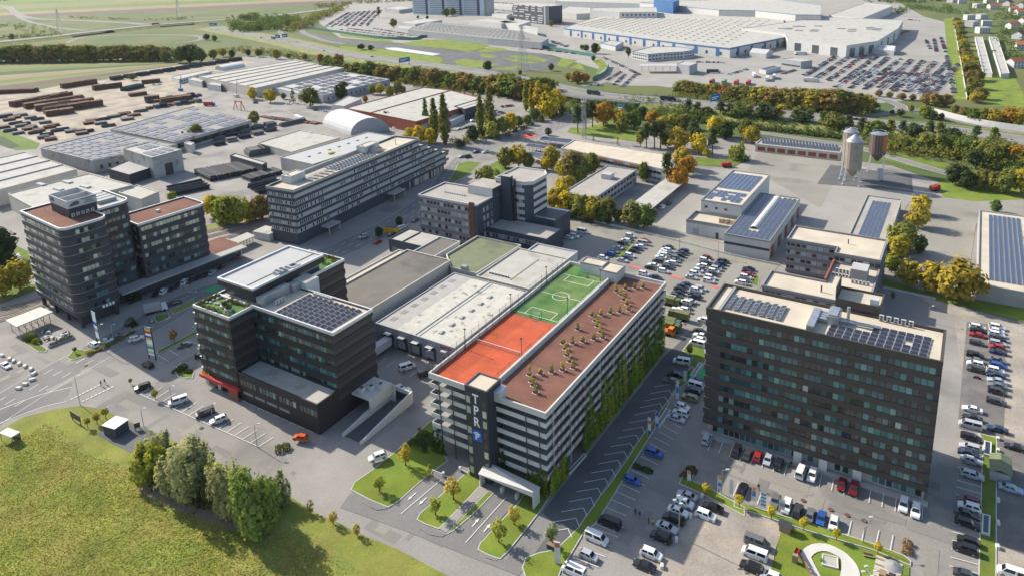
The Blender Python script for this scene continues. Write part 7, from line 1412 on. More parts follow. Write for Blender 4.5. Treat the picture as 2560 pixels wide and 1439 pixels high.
def car_meshes(kind):
    Lc, Wc, belt, roof = CARS[kind]; hw = Wc/2
    def sec(x, z0, z1, w0, w1): return [(x, -w0*hw, z0), (x, -hw*max(w0, w1), (z0+z1)*.5), (x, -w1*hw, z1), (x, w1*hw, z1), (x, hw*max(w0, w1), (z0+z1)*.5), (x, w0*hw, z0)]
    X = lambda s: Lc/2-s*Lc
    b = MB(); hood = belt-.12 if kind != 'van' else belt-.12
    loft(b, [sec(X(0), .38, .66, .80, .74), sec(X(.03), .26, hood-.08, .93, .86), sec(X(.12), .24, hood, 1, .92), sec(X(roof[0][0]), .24, belt, 1, .95), sec(X(.6), .24, belt+.02, 1, .96), sec(X(roof[3][0]-.04), .25, roof[3][1]+.01, 1, .93), sec(X(.985), .3, roof[3][1]-.08, .93, .85), sec(X(1), .42, roof[3][1]-.25, .85, .8)], 'car_paint')
    # roof and pillars: cabin body in paint, glass set on it
    tw = .74; pr = roof
    def csec(x, z, w): return [(x, -w*hw, z), (x, w*hw, z)]
    A, B, C, D = [(X(s), z) for s, z in roof]
    rt = [(B[0], -tw*hw, B[1]), (B[0], tw*hw, B[1]), (C[0], tw*hw, C[1]), (C[0], -tw*hw, C[1])]; bt = [(A[0], -.9*hw, A[1]-.03), (A[0], .9*hw, A[1]-.03), (D[0], .9*hw, D[1]-.03), (D[0], -.9*hw, D[1]-.03)]
    b.face([rt[0], rt[3], rt[2], rt[1]][::-1], 'car_paint')
    for i in range(4): j = (i+1) % 4; b.face([bt[i], bt[j], rt[j], rt[i]], 'car_paint')
    body = b.mesh('car_body')
    g = MB()
    def panel(p, s=.86, off=.012, lo=.12):
        c = sum((Vector(q) for q in p), Vector())/4; n = (Vector(p[1])-Vector(p[0])).cross(Vector(p[3])-Vector(p[0])).normalized()
        if n.dot(c-Vector((0, 0, 1.0))) < 0: n = -n
        g.face([tuple(c+(Vector(q)-c)*s+n*off) for q in p], 'car_glass')
    wind = [bt[0], bt[1], rt[1], rt[0]]; rear = [bt[2], bt[3], rt[3], rt[2]]; panel(wind, .9); panel(rear, .84)
    for sgn in (0, 1):
        a, d, c_, b_ = (bt[0], bt[3], rt[3], rt[0]) if sgn == 0 else (bt[1], bt[2], rt[2], rt[1])
        if kind == 'van': mid = lambda p, q, t: tuple(Vector(p).lerp(Vector(q), t)); panel([mid(a, d, .02), mid(a, d, .25), mid(b_, c_, .16), mid(b_, c_, .0)], .8)
        m_ = lambda p, q, t: tuple(Vector(p).lerp(Vector(q), t))
        if kind != 'van' or True:
            t = .5; panel([m_(a, d, .06), m_(a, d, .49), m_(b_, c_, .47), m_(b_, c_, .03)], .86); panel([m_(a, d, .51), m_(a, d, .95), m_(b_, c_, .96), m_(b_, c_, .50)], .86)
    glass = g.mesh('car_glass_panes')
    w = MB(); r = .33 if kind != 'suv' else .37
    n = 14
    for s, rr, mm, y0, y1 in ((0, r, 'tyre', -.11, .11), (1, r*.62, 'rim', -.125, .125)):
        k0 = len(w.v)
        for y in (y0, y1): w.v += [(rr*cos(2*pi*i/n), y, rr*sin(2*pi*i/n)) for i in range(n)]
        for i in range(n): j = (i+1) % n; w.f.append((k0+i, k0+j, k0+n+j, k0+n+i)); w.mi.append(w.slot(mm))
        w.f.append(tuple(k0+i for i in reversed(range(n)))); w.mi.append(w.slot(mm)); w.f.append(tuple(k0+n+i for i in range(n))); w.mi.append(w.slot(mm))
    wheel = w.mesh('car_wheel')
    l = MB(); l.box(-.05, .05, -.17, .17, -.07, .07, 'lamp_clear'); hl = l.mesh('headlight_lens'); l = MB(); l.box(-.04, .04, -.14, .14, -.1, .1, 'lamp_red'); tl = l.mesh('tail_lens')
    return dict(body=body, glass=glass, wheel=wheel, hl=hl, tl=tl, L=Lc, W=Wc, r=r, rearz=roof[3][1]-.18, fz=.64)
CM = {k: car_meshes(k) for k in CARS}
PAINT = {'white': (.62, .62, .61), 'silver': (.36, .37, .39), 'grey': (.13, .135, .14), 'black': (.014, .014, .016), 'navy': (.018, .03, .07), 'blue': (.02, .08, .30), 'red': (.33, .02, .02), 'dark red': (.13, .01, .015), 'orange': (.50, .075, .012), 'light blue': (.26, .36, .45), 'olive': (.22, .24, .11), 'teal': (.02, .12, .19), 'dark grey': (.045, .047, .052), 'pink': (.40, .10, .13)}
NCAR = [0]
def car(pos, head, colour, kind, where, label=None, group=True):
    m = CM[kind]; kn = {'suv': 'SUV', 'van': 'van'}.get(kind, kind)
    t = thing('parked_car' if 'parked' in where else 'car', label or '%s %s %s' % (colour, kn, where), 'van' if kind == 'van' else 'car', (pos[0], pos[1], pos[2] if len(pos) > 2 else 0), head+random.uniform(-.025, .025), ('cars '+where) if group else None)
    c = PAINT[colour]; NCAR[0] += 1
    obj('body', m['body'], t, color=c); obj('windows', m['glass'], t)
    for sx in (.31, -.30):
        for sy in (-1, 1): obj('wheel', m['wheel'], t, (sx*m['L'], sy*(m['W']/2-.1), m['r']))
    for sy in (-1, 1): obj('headlight', m['hl'], t, (m['L']/2-.09, sy*m['W']*.33, m['fz'])); obj('taillight', m['tl'], t, (-m['L']/2+.06, sy*m['W']*.36, m['rearz']))
    return t
CODE = {'w': 'white', 's': 'silver', 'g': 'grey', 'k': 'black', 'n': 'navy', 'b': 'blue', 'r': 'red', 'd': 'dark red', 'o': 'orange', 'l': 'light blue', 'v': 'olive', 't': 'teal', 'x': 'dark grey', 'p': 'pink'}
KODE = {'s': 'sedan', 'h': 'hatchback', 'e': 'estate', 'u': 'suv', 'v': 'van'}
def cars(t, head, where, lst, z=.07):
    """lst: 'x y colour+type' items; head 0 = along the facades"""
    for it in lst.split(','):
        f = it.split(); p = P(t, float(f[0]), float(f[1]), .75); h = radians(float(f[3])) if len(f) > 3 else radians(head)
        if len(f) <= 3 and random.random() < .35: h += pi
        car((p.x, p.y, z), h, CODE[f[2][0]], KODE[f[2][1]], where)
cars('l', 180, 'parked in the left column of the brown lot', '355 155 wu,360 188 ks,355 235 rs,350 320 xh,330 450 ku,330 503 gs,335 545 wu,335 602 xu,300 1020 ws,300 1112 ks,280 1190 sv')
cars('l', 180, 'parked in the right column of the brown lot', '560 153 wu,560 192 wh,555 230 wu,565 275 ks,565 320 se,565 362 rh,570 415 ns,565 500 gs,575 565 bu,545 612 wu,550 660 ns,560 720 ss,565 770 gs,565 835 xu,555 940 xe,565 1230 ns')
cars('m', 180, 'parked in the marked bays beside the green strip', '275 45 ke,265 145 se,250 205 ns,275 275 ss,285 420 se 0,255 678 dh,255 745 wu,235 812 xs,235 905 ke,245 1080 kh 180,215 1160 ku 180,230 1425 xs')
cars('m', 0, 'parked on the dark ground beyond the green strip', '670 555 ls,715 145 ks,690 1412 wv')
cars('i', -90, 'parked against the front of the brown tower', '200 405 su,420 495 ku,505 520 xs,580 535 rh,655 560 sh,735 595 kh,900 650 wv,985 675 wu,1205 745 dh,1295 775 du,1665 895 wu,1755 940 wu')
cars('i', -90, 'parked in the row along the verge trees', '465 780 ks,710 865 gh,795 905 wu,875 940 xu,970 970 gs,1052 995 bh,1145 1030 wh')
cars('n', 180, 'parked in the long row beside the sawtooth bays', '620 195 bh,330 745 kv,160 945 wv,60 1165 sh')
cars('n', 180, 'parked under the tall lamp', '1330 395 ss,1290 490 wu,1215 595 ws,1155 690 ke,1070 805 ss 0,990 930 ku')
cars('n', 180, 'parked on the gravel lot by the tall lamp', '1660 545 ks,1570 650 wu,870 1150 wu 0,780 1295 ks')
cars('h', 0, 'parked in the long row beside the sawtooth bays', '2335 510 bu,1740 1385 wv')
cars('o', 0, 'parked on the gravel lot beside the play lawn', '270 790 gv,240 935 wv,200 1105 ku,450 1215 wh')
cars('k', 180, 'parked between the garage and the brown tower', '320 765 wv 190,255 885 ks 190,225 945 gs 190,470 945 ns,465 1000 wv,425 1045 nu,395 1108 vu,325 1190 wh,310 1252 wu,270 1303 ss')
cars('k', 180, 'parked at the corner of the brown tower', '465 598 wv,505 562 wh,500 520 ws,497 482 ks,530 375 wu')
cars('j', 0, 'parked in the green striped rows behind the garage', '570 235 wu,545 280 xs,505 305 wu,465 345 ks,385 412 ss,320 470 gs,265 507 bu,165 557 wh,790 305 rs,745 342 sv,720 392 wh,680 425 ns,630 462 ks,565 532 wu,505 562 ns,455 598 ss')
cars('j', 0, 'parked in the second row block behind the garage', '1140 400 ns,1110 450 wu,1075 482 wh,1060 520 wu,1035 552 ws,990 612 xu,920 672 ws,880 712 ks,1370 462 nu,1340 492 xs,1310 527 ks,1260 567 gu,1235 602 gs,1190 642 wu,1145 672 xs,1135 707 xu,1070 762 wu')
cars('j', 0, 'parked in the third row block behind the garage', '1725 560 dh,1690 602 wu,1700 642 ks,1655 687 wu,1630 722 gs,1590 752 wh,1540 802 wu,1490 852 ss,1970 612 xe,1930 647 ns,1900 692 ns,1860 727 su,1820 767 wu,1790 802 ks,1770 857 wu,1750 907 wu')
cars('j', 0, 'parked beside the brown tower roof corner', '2350 727 ks,2340 767 ns,2330 807 rs,2300 852 wu,2270 892 xs,2230 932 wu')
cars('j', 0, 'parked in the row block beside the garage vines', '1430 962 ns,1370 987 xs,1320 1032 ks,1290 1082 ks,1260 1122 xs,1200 1182 sv,1625 1017 se,1560 1047 wu,1540 1107 ns,1540 1147 ku,1470 1207 ss,1400 1227 wu,1400 1292 xs,1360 1337 wu,1300 1380 wv,780 802 wu,960 852 ns')
cars('e', 0, 'parked beside the slate annex', '1705 338 wh,1745 328 wu,1765 315 gs,1805 293 wv')
cars('e', 90, 'parked by the small slate shop', '280 368 rh,475 257 wh,440 272 wu,560 207 ns,385 312 ks')
cars('e', 60, 'parked in the dock yard', '500 1297 wv,640 1345 kv'); cars('h', 70, 'parked beside the car ramp', '420 40 su,475 55 wu')
cars('d', -60, 'parked in front of the rounded tower shops', '1650 552 ks,1580 597 ss,1530 612 ks,1475 632 ks,1420 657 xs,1375 667 wu,1320 692 ks,1280 712 ns,1220 737 wu,1165 752 ku')
cars('d', 60, 'parked beside the boulevard', '1300 822 xs,850 1067 gs,790 1102 ws,1370 1132 gs,1500 1210 kh')
cars('d', 180, 'parked by the pylon signs', '695 1132 wu,1100 1282 ku,40 1285 ws'); cars('d', 20, 'parked near the railway carport', '1765 478 ps,1760 465 ws,1940 312 wu')
car(P('d', 1015, 1098, .7), radians(65), 'white', 'estate', 'driving along the boulevard', 'white estate car driving along the boulevard by the striped pylon', False); car(P('e', 175, 337, .7), radians(250), 'silver', 'estate', 'on the boulevard', 'silver estate car driving past the banded office slab', False)
cars('g', 55, 'parked in the bays beside the service road', '1325 125 wv 245,1525 215 xv 245,1625 265 wu 245,1060 20 ku 245')
car(P('g', 2240, 412, .7), radians(200), 'orange', 'hatchback', '', 'orange hatchback crossing the forecourt of the black office', False); car(P('h', 280, 557, .7), radians(240), 'white', 'suv', '', 'white car stopped beside the left kerbed lawn', False)
cars('b', 70, 'parked near the poplars', '890 958 ws,930 950 ks,960 942 ns,990 900 wu,900 1165 ss,950 1165 kv,1010 1130 ku,1080 1130 wu'); car(P('b', 1405, 1003, .7), radians(100), 'red', 'hatchback', '', 'red hatchback waiting at the boulevard junction', False)
cars('a', 20, 'parked beside the dark solar hall', '2150 772 ws,2300 802 wh,2350 818 ns,2420 828 ws,1900 765 ku,1150 630 ws,1190 628 wh')
cars('e', 90, 'parked beneath the long carport', '2230 185 wh,2330 135 ss,2400 110 wu,2450 80 ks,2300 160 rs')
# motorway traffic
def mcar(i, off, colour, kind, lab):
    p = MWL[i]; d = (MWL[i+1]-MWL[i]).normalized(); n = Vector((-d.y, d.x)); q = p+n*off; car((q.x, q.y, MWZ[i]+.04), atan2(d.y, d.x)+(pi if off > 0 else 0), colour, kind, '', lab, False)
for k, (i, off, c, kd) in enumerate(((8, -6, 'black', 'suv'), (11, 7, 'silver', 'sedan'), (14, -4, 'navy', 'sedan'), (17, 5, 'black', 'estate'), (20, -6, 'white', 'suv'), (56, -5, 'white', 'estate'), (60, 6, 'black', 'sedan'), (64, -4, 'white', 'van'), (68, 5, 'silver', 'sedan'), (72, -6, 'black', 'suv'))): mcar(i, off, c, kd, '%s %s driving on the motorway %s' % (c, {'suv': 'SUV'}.get(kd, kd), ('near the wood', 'before the test track')[k % 2] if k < 5 else ('behind the pine row', 'beside the slip road')[k % 2]))
# lorries
def lorry(pos, head, cab, box, lab, L=8.0, trailer=True, group=None, boxh=2.6):
    t = thing('lorry', lab, 'lorry', pos, head, group); b = MB(); x0 = L/2
    b.box(x0-2.0, x0, -1.15, 1.15, .55, 1.6, 'object_paint'); b.box(x0-1.9, x0-.25, -1.1, 1.1, 1.6, 2.8, 'object_paint', taper=.06); b.build('cab', t, color=cab)
    b = MB(); b.box(x0-.45, x0-.2, -.95, .95, 1.65, 2.4, 'car_glass'); b.build('windscreen', t)
    b = MB(); b.box(-L/2, x0-2.1, -1.22, 1.22, 1.0, 1.0+boxh, 'object_paint'); b.build('cargo_box', t, color=box); b = MB(); b.box(-L/2, x0-.1, -.5, .5, .55, .98, 'metal_dark'); b.build('chassis', t)
    for x in (x0-1.1, -L/2+1.2, -L/2+2.4):
        for s in (-1, 1): w = MB(); w.lathe((0, 0, -.15), [(.5, 0), (.5, .3)], 'tyre', 12); o = w.build('wheel', t, loc=(x, s*1.05, .5)); o.rotation_euler = (pi/2, 0, 0)
    return t
lorry(P('d', 1160, 868, 1.2).xy.to_3d(), radians(62), (.6, .6, .6), (.32, .32, .31), 'white delivery lorry with grey box beside the rounded tower', 7.5, boxh=2.5)
ml = lambda i, off: (MWL[i].x+off, MWL[i].y, MWZ[i]+.04)
for i, off, lab, box in ((37, 0, 'dark tipper lorry crossing the motorway bridge', (.03, .03, .035)), (44, 0, 'black lorry on the motorway beyond the bridge', (.03, .03, .04)), (52, 0, 'grey box lorry on the motorway by the gantry sign', (.35, .35, .36)), (9, 0, 'dark lorry on the motorway near the wood', (.05, .05, .06))):
    d = MWL[i+1]-MWL[i]; lorry(ml(i, off), atan2(d.y, d.x), (.05, .08, .2) if i == 52 else (.04, .04, .05), box, lab, 12)
d = EL[21]-EL[20]; lorry((EL[20].x, EL[20].y, EZ[20]+.05), atan2(d.y, d.x), (.5, .5, .5), (.28, .03, .03), 'red lorry crossing the long viaduct', 15)
for k, (x, y, h, box, lab) in enumerate(((550, 572, 110, (.6, .6, .6), 'white trailer lorry in the factory lorry yard beside the shed'), (650, 600, 100, (.58, .58, .58), 'white trailer lorry nearest the autumn belt'), (700, 585, 100, (.45, .5, .55), 'pale blue trailer lorry in the lorry yard'), (240, 622, 95, (.25, .03, .03), 'red trailer at the left end of the lorry row'), (330, 625, 95, (.10, .25, .15), 'green trailer in the lorry row before the autumn belt'), (420, 628, 95, (.45, .04, .03), 'bright red trailer in the lorry row before the autumn belt'), (510, 630, 95, (.40, .03, .03), 'red trailer at the right end of the lorry row'), (900, 410, 30, (.55, .55, .56), 'white trailer parked by the factory hall'), (1040, 390, 30, (.03, .1, .3), 'blue trailer parked by the factory hall'), (870, 345, 10, (.5, .5, .5), 'white trailer docked at the factory wall'), (980, 612, 0, (.5, .5, .5), 'white lorry leaving the car park'), (250, 545, 20, (.05, .06, .08), 'dark lorry waiting under the gate roof'))): p = P('c', x, y); lorry((p.x, p.y, .05), radians(h), (.5, .5, .5), box, lab, 13)
p = P('a', 1560, 790); lorry((p.x, p.y, .08), radians(20), (.02, .07, .25), (.35, .03, .04), 'red and blue lorry beside the solar hall', 10); p = P('a', 2230, 900); lorry((p.x, p.y, .05), radians(-20), (.6, .6, .6), (.6, .6, .6), 'white articulated lorry beside the arched hall', 15)
p = P('e', 318, 1185); b = MB(); t = thing('semi_trailer', 'white box trailer backed up to the loading dock', 'trailer', (p.x, p.y, .05), pi/2); b.box(-4.5, 4.5, -1.25, 1.25, 1.0, 3.6, 'wall_white'); b.build('box', t); b = MB(); b.box(-4.2, 4.2, -.6, .6, .5, 1.0, 'metal_dark'); b.build('chassis', t)
# army trucks beside the garage
for k, (x, y, lab) in enumerate(((290, 368, 'olive army truck with canvas box nearest the tarmac aisle'), (215, 235, 'olive army truck half hidden behind the garage corner'), (215, 442, 'olive army truck with teal cab beside the garage'), (205, 475, 'short olive army truck next to the orange loader'))): p = P('k', x, y); lorry((p.x, p.y, .07), 0 if k else pi, (.05, .10, .09) if k == 2 else (.10, .11, .04), (.13, .14, .05), lab, 7, boxh=2.0)
p = P('k', 190, 515); lorry((p.x, p.y, .07), 0, (.55, .16, .02), (.5, .14, .02), 'small orange municipal loader beside the garage', 4.2, boxh=.6)
# motorcycles
def motorbike(t, x, y, lab, col, h=0):
    g = thing('motorcycle', lab, 'motorcycle', P(t, x, y), h)
    for s in (.7, -.7): w = MB(); w.lathe((0, 0, -.07), [(.31, 0), (.31, .14)], 'tyre', 14); o = w.build('wheel', g, loc=(s, 0, .31)); o.rotation_euler = (pi/2, 0, 0)
    b = MB(); b.box(-.55, .45, -.16, .16, .35, .75, 'object_paint', taper=.1); b.box(-.1, .4, -.2, .2, .75, 1.0, 'object_paint', taper=.2); b.build('frame', g, color=col); b = MB(); b.box(-.75, -.05, -.15, .15, .76, .86, 'tyre'); b.build('seat', g); b = MB(); b.tube((.45, -.38, 1.05), (.45, .38, 1.05), .03, 'metal_dark'); b.tube((.45, 0, 1.05), (.7, 0, .31), .04, 'metal_light'); b.build('handlebar', g)
motorbike('l', 350, 705, 'red motorcycle standing alone in the brown lot', (.2, .02, .02), .1); motorbike('i', 822, 610, 'black motorcycle between the white van and black hatchback', (.02, .02, .02), 1.4); motorbike('d', 1130, 970, 'white motorcycle on the boulevard median pad', (.5, .5, .5), .5)
# far parking lots: cars too many and small to tell apart
def lot(name, label, rows, seed):
    rng = random.Random(seed); b = MB(); mats = ['lot_white', 'lot_white', 'lot_silver', 'lot_black', 'lot_black', 'lot_navy', 'lot_grey', 'lot_red']
    for t, a, e, n, rz in rows:
        A, B = P(t, *a), P(t, *e)
        for i in range(n):
            if rng.random() < .14: continue
            p = A.lerp(B, (i+.5)/n); m = rng.choice(mats) if rng.random() > .03 else 'lot_red'; d = (B-A).xy.normalized(); ang = atan2(d.y, d.x)+pi/2+rz
            b.box(p.x-2.15, p.x+2.15, p.y-.88, p.y+.88, .1, .85, m, rot=ang); b.box(p.x-1.2, p.x+1.0, p.y-.75, p.y+.75, .85, 1.42, 'car_glass', m, taper=.18, rot=ang)
    b.build(name, None, label=label, cat='cars', kind='stuff')
for n_, c_ in (('white', (.55, .55, .55)), ('silver', (.3, .31, .33)), ('black', (.02, .02, .022)), ('navy', (.03, .045, .09)), ('grey', (.1, .1, .11)), ('red', (.28, .025, .025))): mat('lot_'+n_, c_, .35, .0, spec=.5)
rows = []
for k in range(11):   # diagonal double rows of the big car park
    a = (905+k*95, 575+k*14); e = (1190+k*88, 398+k*8)
    for o in (0, 16): rows.append(('c', (a[0]+o, a[1]+o*.4), (e[0]+o, e[1]+o*.3), 24, 0))
rows += [('c', (1150+k*110, 655+k*8), (1390+k*95, 525+k*6), 20, 0) for k in range(7)]
rows += [('c', (1985, 420), (2040, 700), 36, 0), ('c', (1700, 150), (1780, 160), 8, 0), ('c', (1560, 290), (1700, 230), 14, 0), ('c', (1830, 300), (1870, 380), 10, 0), ('c', (1890, 290), (1910, 390), 14, 0), ('c', (1940, 280), (1980, 395), 16, 0)]
rows += [('c', (760, 555), (880, 520), 10, 0), ('c', (360, 560), (500, 520), 10, 0), ('c', (120, 465), (330, 470), 12, 0)]
lot('parked_cars', 'hundreds of parked cars in rows on the factory car park', rows, 1)
rows = []
for k in range(7): rows.append(('b', (-120+k*52, 205-k*2), (60+k*40, 95-k*3), 26, 0)); rows.append(('b', (-110+k*52, 208-k*2), (72+k*40, 96-k*3), 26, 0))
rows += [('b', (0, 225), (520, 285), 46, 0), ('b', (60, 215), (540, 272), 40, 0), ('b', (250, 215), (540, 262), 24, 0), ('b', (1560, 305), (1700, 345), 14, 0), ('b', (1570, 318), (1690, 352), 12, 0), ('b', (1120, 330), (1800, 408), 50, 0), ('b', (1960, 430), (2110, 500), 16, 0), ('b', (2110, 500), (2230, 560), 14, 0), ('b', (1990, 600), (2090, 540), 14, 0), ('b', (2040, 635), (2120, 560), 14, 0), ('b', (2100, 650), (2200, 560), 16, 0), ('b', (1860, 635), (1950, 640), 8, 0)]
rows += [('b', (1120, 20+k*13), (1290, 30+k*15), 30, 0) for k in range(5)]
lot('parked_cars', 'rows of new cars stored in the curved lot behind the green fence', rows, 2)
lot('parked_cars', 'scattered parked cars on the roads near the poplars and the railway', [('b', (1200, 800), (1290, 790), 6, 0), ('b', (1160, 830), (1250, 860), 6, 0), ('d', (100, 480), (180, 600), 9, 0), ('d', (60, 470), (140, 590), 8, 0), ('b', (1640, 640), (1700, 640), 0, 0)], 3)

# ------------------------------------------------------------------ steel yard stock
def stack(t, A, B, w, h, kind, lab, grp, z=.08):
    a, e = P(t, *A), P(t, *B); d = e-a; L = d.length; g = thing('pipe_stack' if kind == 'pipe' else 'steel_stack', lab, 'steel stock', (a.x, a.y, z), atan2(d.y, d.x), grp); b = MB(); m = {'pipe': 'steel_pipe', 'rust': 'rust', 'grey': 'steel_grey'}[kind]
    if kind == 'pipe':
        r = .42 if h > 1.5 else .3; nw = max(2, int(w/(2*r))); nl = max(1, int(h/(2*r*.9)))
        for k in range(nl):
            for j in range(nw-k % 2): y = -w/2+r+(j+.5*(k % 2))*2*r; o = random.uniform(-.6, .6); b.tube((o, y, r+k*r*1.75), (L+o, y, r+k*r*1.75), r*.97, random.choice((m, m, 'steel_grey')), 7)
    else:
        nw = max(2, int(w/1.1)); nl = max(1, int(h/.9)); ns = max(1, int(L/9))
        for s in range(ns):
            for j in range(nw):
                top = nl-(1 if random.random() < .3 else 0)
                for k in range(top): y0 = -w/2+j*w/nw; x0 = s*L/ns; b.box(x0+.15+random.uniform(0, .3), x0+L/ns-.2, y0+.06, y0+w/nw-.06, k*h/nl+.05, (k+1)*h/nl-.05, random.choice((m, m, m, 'steel_grey' if kind != 'rust' else 'rust')))
    b.build('bars', g, kind='stuff'); return g
G_ = 'long rust brown steel stacks in the yard'
for A, B, w, h in (((85, 800), (530, 718), 9, 5), ((180, 812), (625, 745), 9, 5), ((260, 826), (700, 765), 9, 5), ((325, 850), (765, 785), 9, 5.5), ((340, 868), (552, 838), 8, 4.5), ((455, 660), (720, 622), 8, 5), ((690, 675), (905, 645), 8, 5), ((-60, 700), (275, 685), 9, 4), ((1055, 625), (1195, 612), 7, 4), ((1075, 750), (1190, 738), 10, 4), ((1190, 765), (1425, 735), 11, 4), ((960, 720), (1090, 702), 8, 3)): stack('a', A, B, w, h, 'rust', 'long rust brown steel stack on the pale yard', G_)
G_ = 'black pipe piles along the field edge'
for k in range(10): x = 830+k*98; y = 600-k*15.5; stack('a', (x, y), (x+78, y-12), 9, 4.5, 'pipe', 'black pipe pile along the field edge', G_)
stack('a', (920, 680), (1050, 650), 10, 4, 'pipe', 'black pipe pile beside the long rust stacks', None)
G_ = 'flat bundle rows at the left of the yard'
for k, (x, y) in enumerate(((-30, 885), (0, 870), (60, 890), (130, 935), (185, 960), (240, 985), (300, 1015), (180, 890), (320, 960), (380, 985), (480, 990), (20, 905), (70, 930), (110, 950), (160, 975), (215, 1000), (275, 1035), (330, 1050), (230, 900), (290, 925), (350, 945), (420, 975), (110, 870), (560, 1005), (600, 990), (545, 985), (-20, 960), (30, 985), (90, 1005), (640, 910), (720, 900), (800, 880), (880, 860), (760, 950), (700, 930), (950, 870), (1000, 840), (900, 900), (620, 930))): stack('a', (x, y), (x+95, y-14), 7, 1.8, ('pipe', 'grey', 'rust')[k % 3], ('black pipe bundles in the flat rows of the yard', 'grey bar bundles in the flat rows of the yard', 'rusty bar bundles in the flat rows of the yard')[k % 3], G_)
G_ = 'dark pipe piles in front of the tall shed'
for k in range(7): x = 1480+k*48; y = 1290-k*9; stack('a', (x, y), (x+120, y+55), 5.6, 3.2, 'pipe', 'dark pipe pile in front of the storage rack roof', G_)
for k in range(4): stack('a', (1830+k*60, 1325-k*16), (1900+k*60, 1350-k*16), 5.5, 2.8, 'pipe', 'dark pipe pile beside the white roof house', G_)
for k in range(4): stack('a', (1240+k*20, 1415+k*14), (1500+k*20, 1360+k*14), 2.4, 2.6, 'pipe', 'long black pipe pile by the railway shrubs', G_)
for k in range(4): stack('a', (1850+k*25, 1400+k*16), (2060+k*20, 1350+k*14), 2.6, 2.6, 'pipe', 'long black pipe pile beside the banded office', G_)
G_ = 'grey bar bundles behind the solar halls'
for k in range(10): x = 1590+(k % 5)*95; y = 1085-(k % 5)*26-(k//5)*40; stack('a', (x, y), (x+80, y-14), 7, 2.4, 'grey' if k % 2 else 'pipe', 'grey and black bar bundles between the hall and the flat hall', G_)
for k in range(7): x = 1950+k*60; y = 870+k*7; stack('a', (x, y), (x+110, y+22), 4, 1.0, 'rust', 'loose rusty beams on the ground by the arched hall', 'loose beams by the arched hall')
for k in range(6): stack('a', (1850+k*42, 1140-k*8), (1890+k*42, 1165-k*8), 6, 4, 'grey', 'tall grey coil racks in front of the cream flat hall', 'coil racks before the flat hall')
stack('a', (2085, 945), (2270, 905), 5, 3, 'grey', 'pale timber pile beside the white articulated lorry', None)
G_ = 'dark stock heaps in the middle of the yard'
for k in range(16): x = 1090+(k % 8)*52; y = 815-(k % 8)*7-(k//8)*45; stack('a', (x, y), (x+44, y-7), 6, 2+k % 3, ('rust', 'grey', 'pipe')[k % 3], ('rusty', 'grey', 'black')[k % 3]+' stock heap in the middle of the yard', G_)
# worn patches, cracks and covers in the tarmac
rp = random.Random(21)
def worn(t, pts, n, lo, hi):
    w = PP(t, pts); A, B, C, D = w
    for k in range(n):
        u, v = rp.random(), rp.random(); p = A.lerp(B, u).lerp(D.lerp(C, u), v); L, Wd = rp.uniform(lo, hi), rp.uniform(.5, 3.0)
        if rp.random() < .5: L, Wd = Wd, L
        b = MB(); z = .072+k*.0004; b.face([(p.x-L/2, p.y-Wd/2, z), (p.x+L/2, p.y-Wd/2, z), (p.x+L/2, p.y+Wd/2, z), (p.x-L/2, p.y+Wd/2, z)], rp.choice(('asphalt_patch', 'asphalt_patch', 'asphalt_old'))); b.build('tarmac_patch', PARK)
worn('h', [(-100, 700), (200, 900), (1200, 1400), (300, 1100)], 6, 3, 9); worn('g', [(700, 60), (1100, 250), (2300, 800), (2100, 560)], 12, 3, 10); worn('i', [(300, 560), (1700, 1000), (1600, 1100), (300, 700)], 14, 3, 12); worn('i', [(1850, 700), (2050, 700), (1980, 1400), (1750, 1400)], 10, 3, 14); worn('e', [(1650, 300), (2500, 500), (2560, 700), (1800, 460)], 12, 3, 14); worn('d', [(100, 1150), (900, 1250), (600, 1429), (0, 1429)], 14, 3, 14); worn('n', [(500, 300), (1200, 200), (800, 1000), (200, 1000)], 12, 3, 12); worn('f', [(0, 350), (300, 400), (600, 700), (0, 600)], 8, 3, 14); worn('F', [(1400, 560), (1480, 580), (1440, 640), (1380, 620)], 4, 3, 8); worn('d', [(1300, 1200), (1480, 1300), (1400, 1429), (1100, 1400)], 8, 2, 8)
b = MB(); b.lathe((0, 0, 0), [(.42, 0), (.42, .02)], 'rust', 12); MH = b.mesh('manhole_cover')
for t, x, y in (('o', 860, 262), ('o', 1212, 380), ('o', 1425, 450), ('o', 1638, 520), ('o', 2155, 428), ('h', 590, 335), ('h', 300, 820), ('g', 1500, 330), ('d', 640, 1290), ('e', 2080, 680), ('k', 350, 420)): p = P(t, x, y); obj('manhole_cover', MH, PARK, (p.x, p.y, .18), scale=1.3)
# gantry frame and cranes in the yard
def crane(t, base, top, lab, m):
    g, h = tall(t, base, top); c = thing('yard_crane', lab, 'crane', g); b = MB(); b.box(-2.5, 2.5, -1.3, 1.3, .5, 2.6, m); b.build('carrier', c); b = MB(); b.tube((0, 0, 2.4), (4, 0, h), .35, m, 5, .2); b.tube((0, .5, 2.4), (4, .3, h), .2, m, 5, .1); b.build('boom', c)
crane('a', (1760, 725), 585, 'white mobile crane beside the wide cream hall', 'metal_light'); crane('a', (1345, 680), 560, 'blue mobile crane at the yard office', 'wall_blue'); crane('a', (1465, 760), 690, 'blue loading crane by the rust stacks', 'wall_blue')
g, h = tall('a', (1780, 820), 755); gt = thing('gantry_frame', 'orange steel gantry frame in the yard', 'gantry', g)
for x in (-5, 5):
    for y in (-2, 2): b = MB(); b.tube((x, y, 0), (x*.7, 0, h), .3, 'orange_panel', 5); b.build('leg', gt)
b = MB(); b.box(-5, 5, -.4, .4, h-.4, h+.4, 'orange_panel'); b.build('beam', gt)
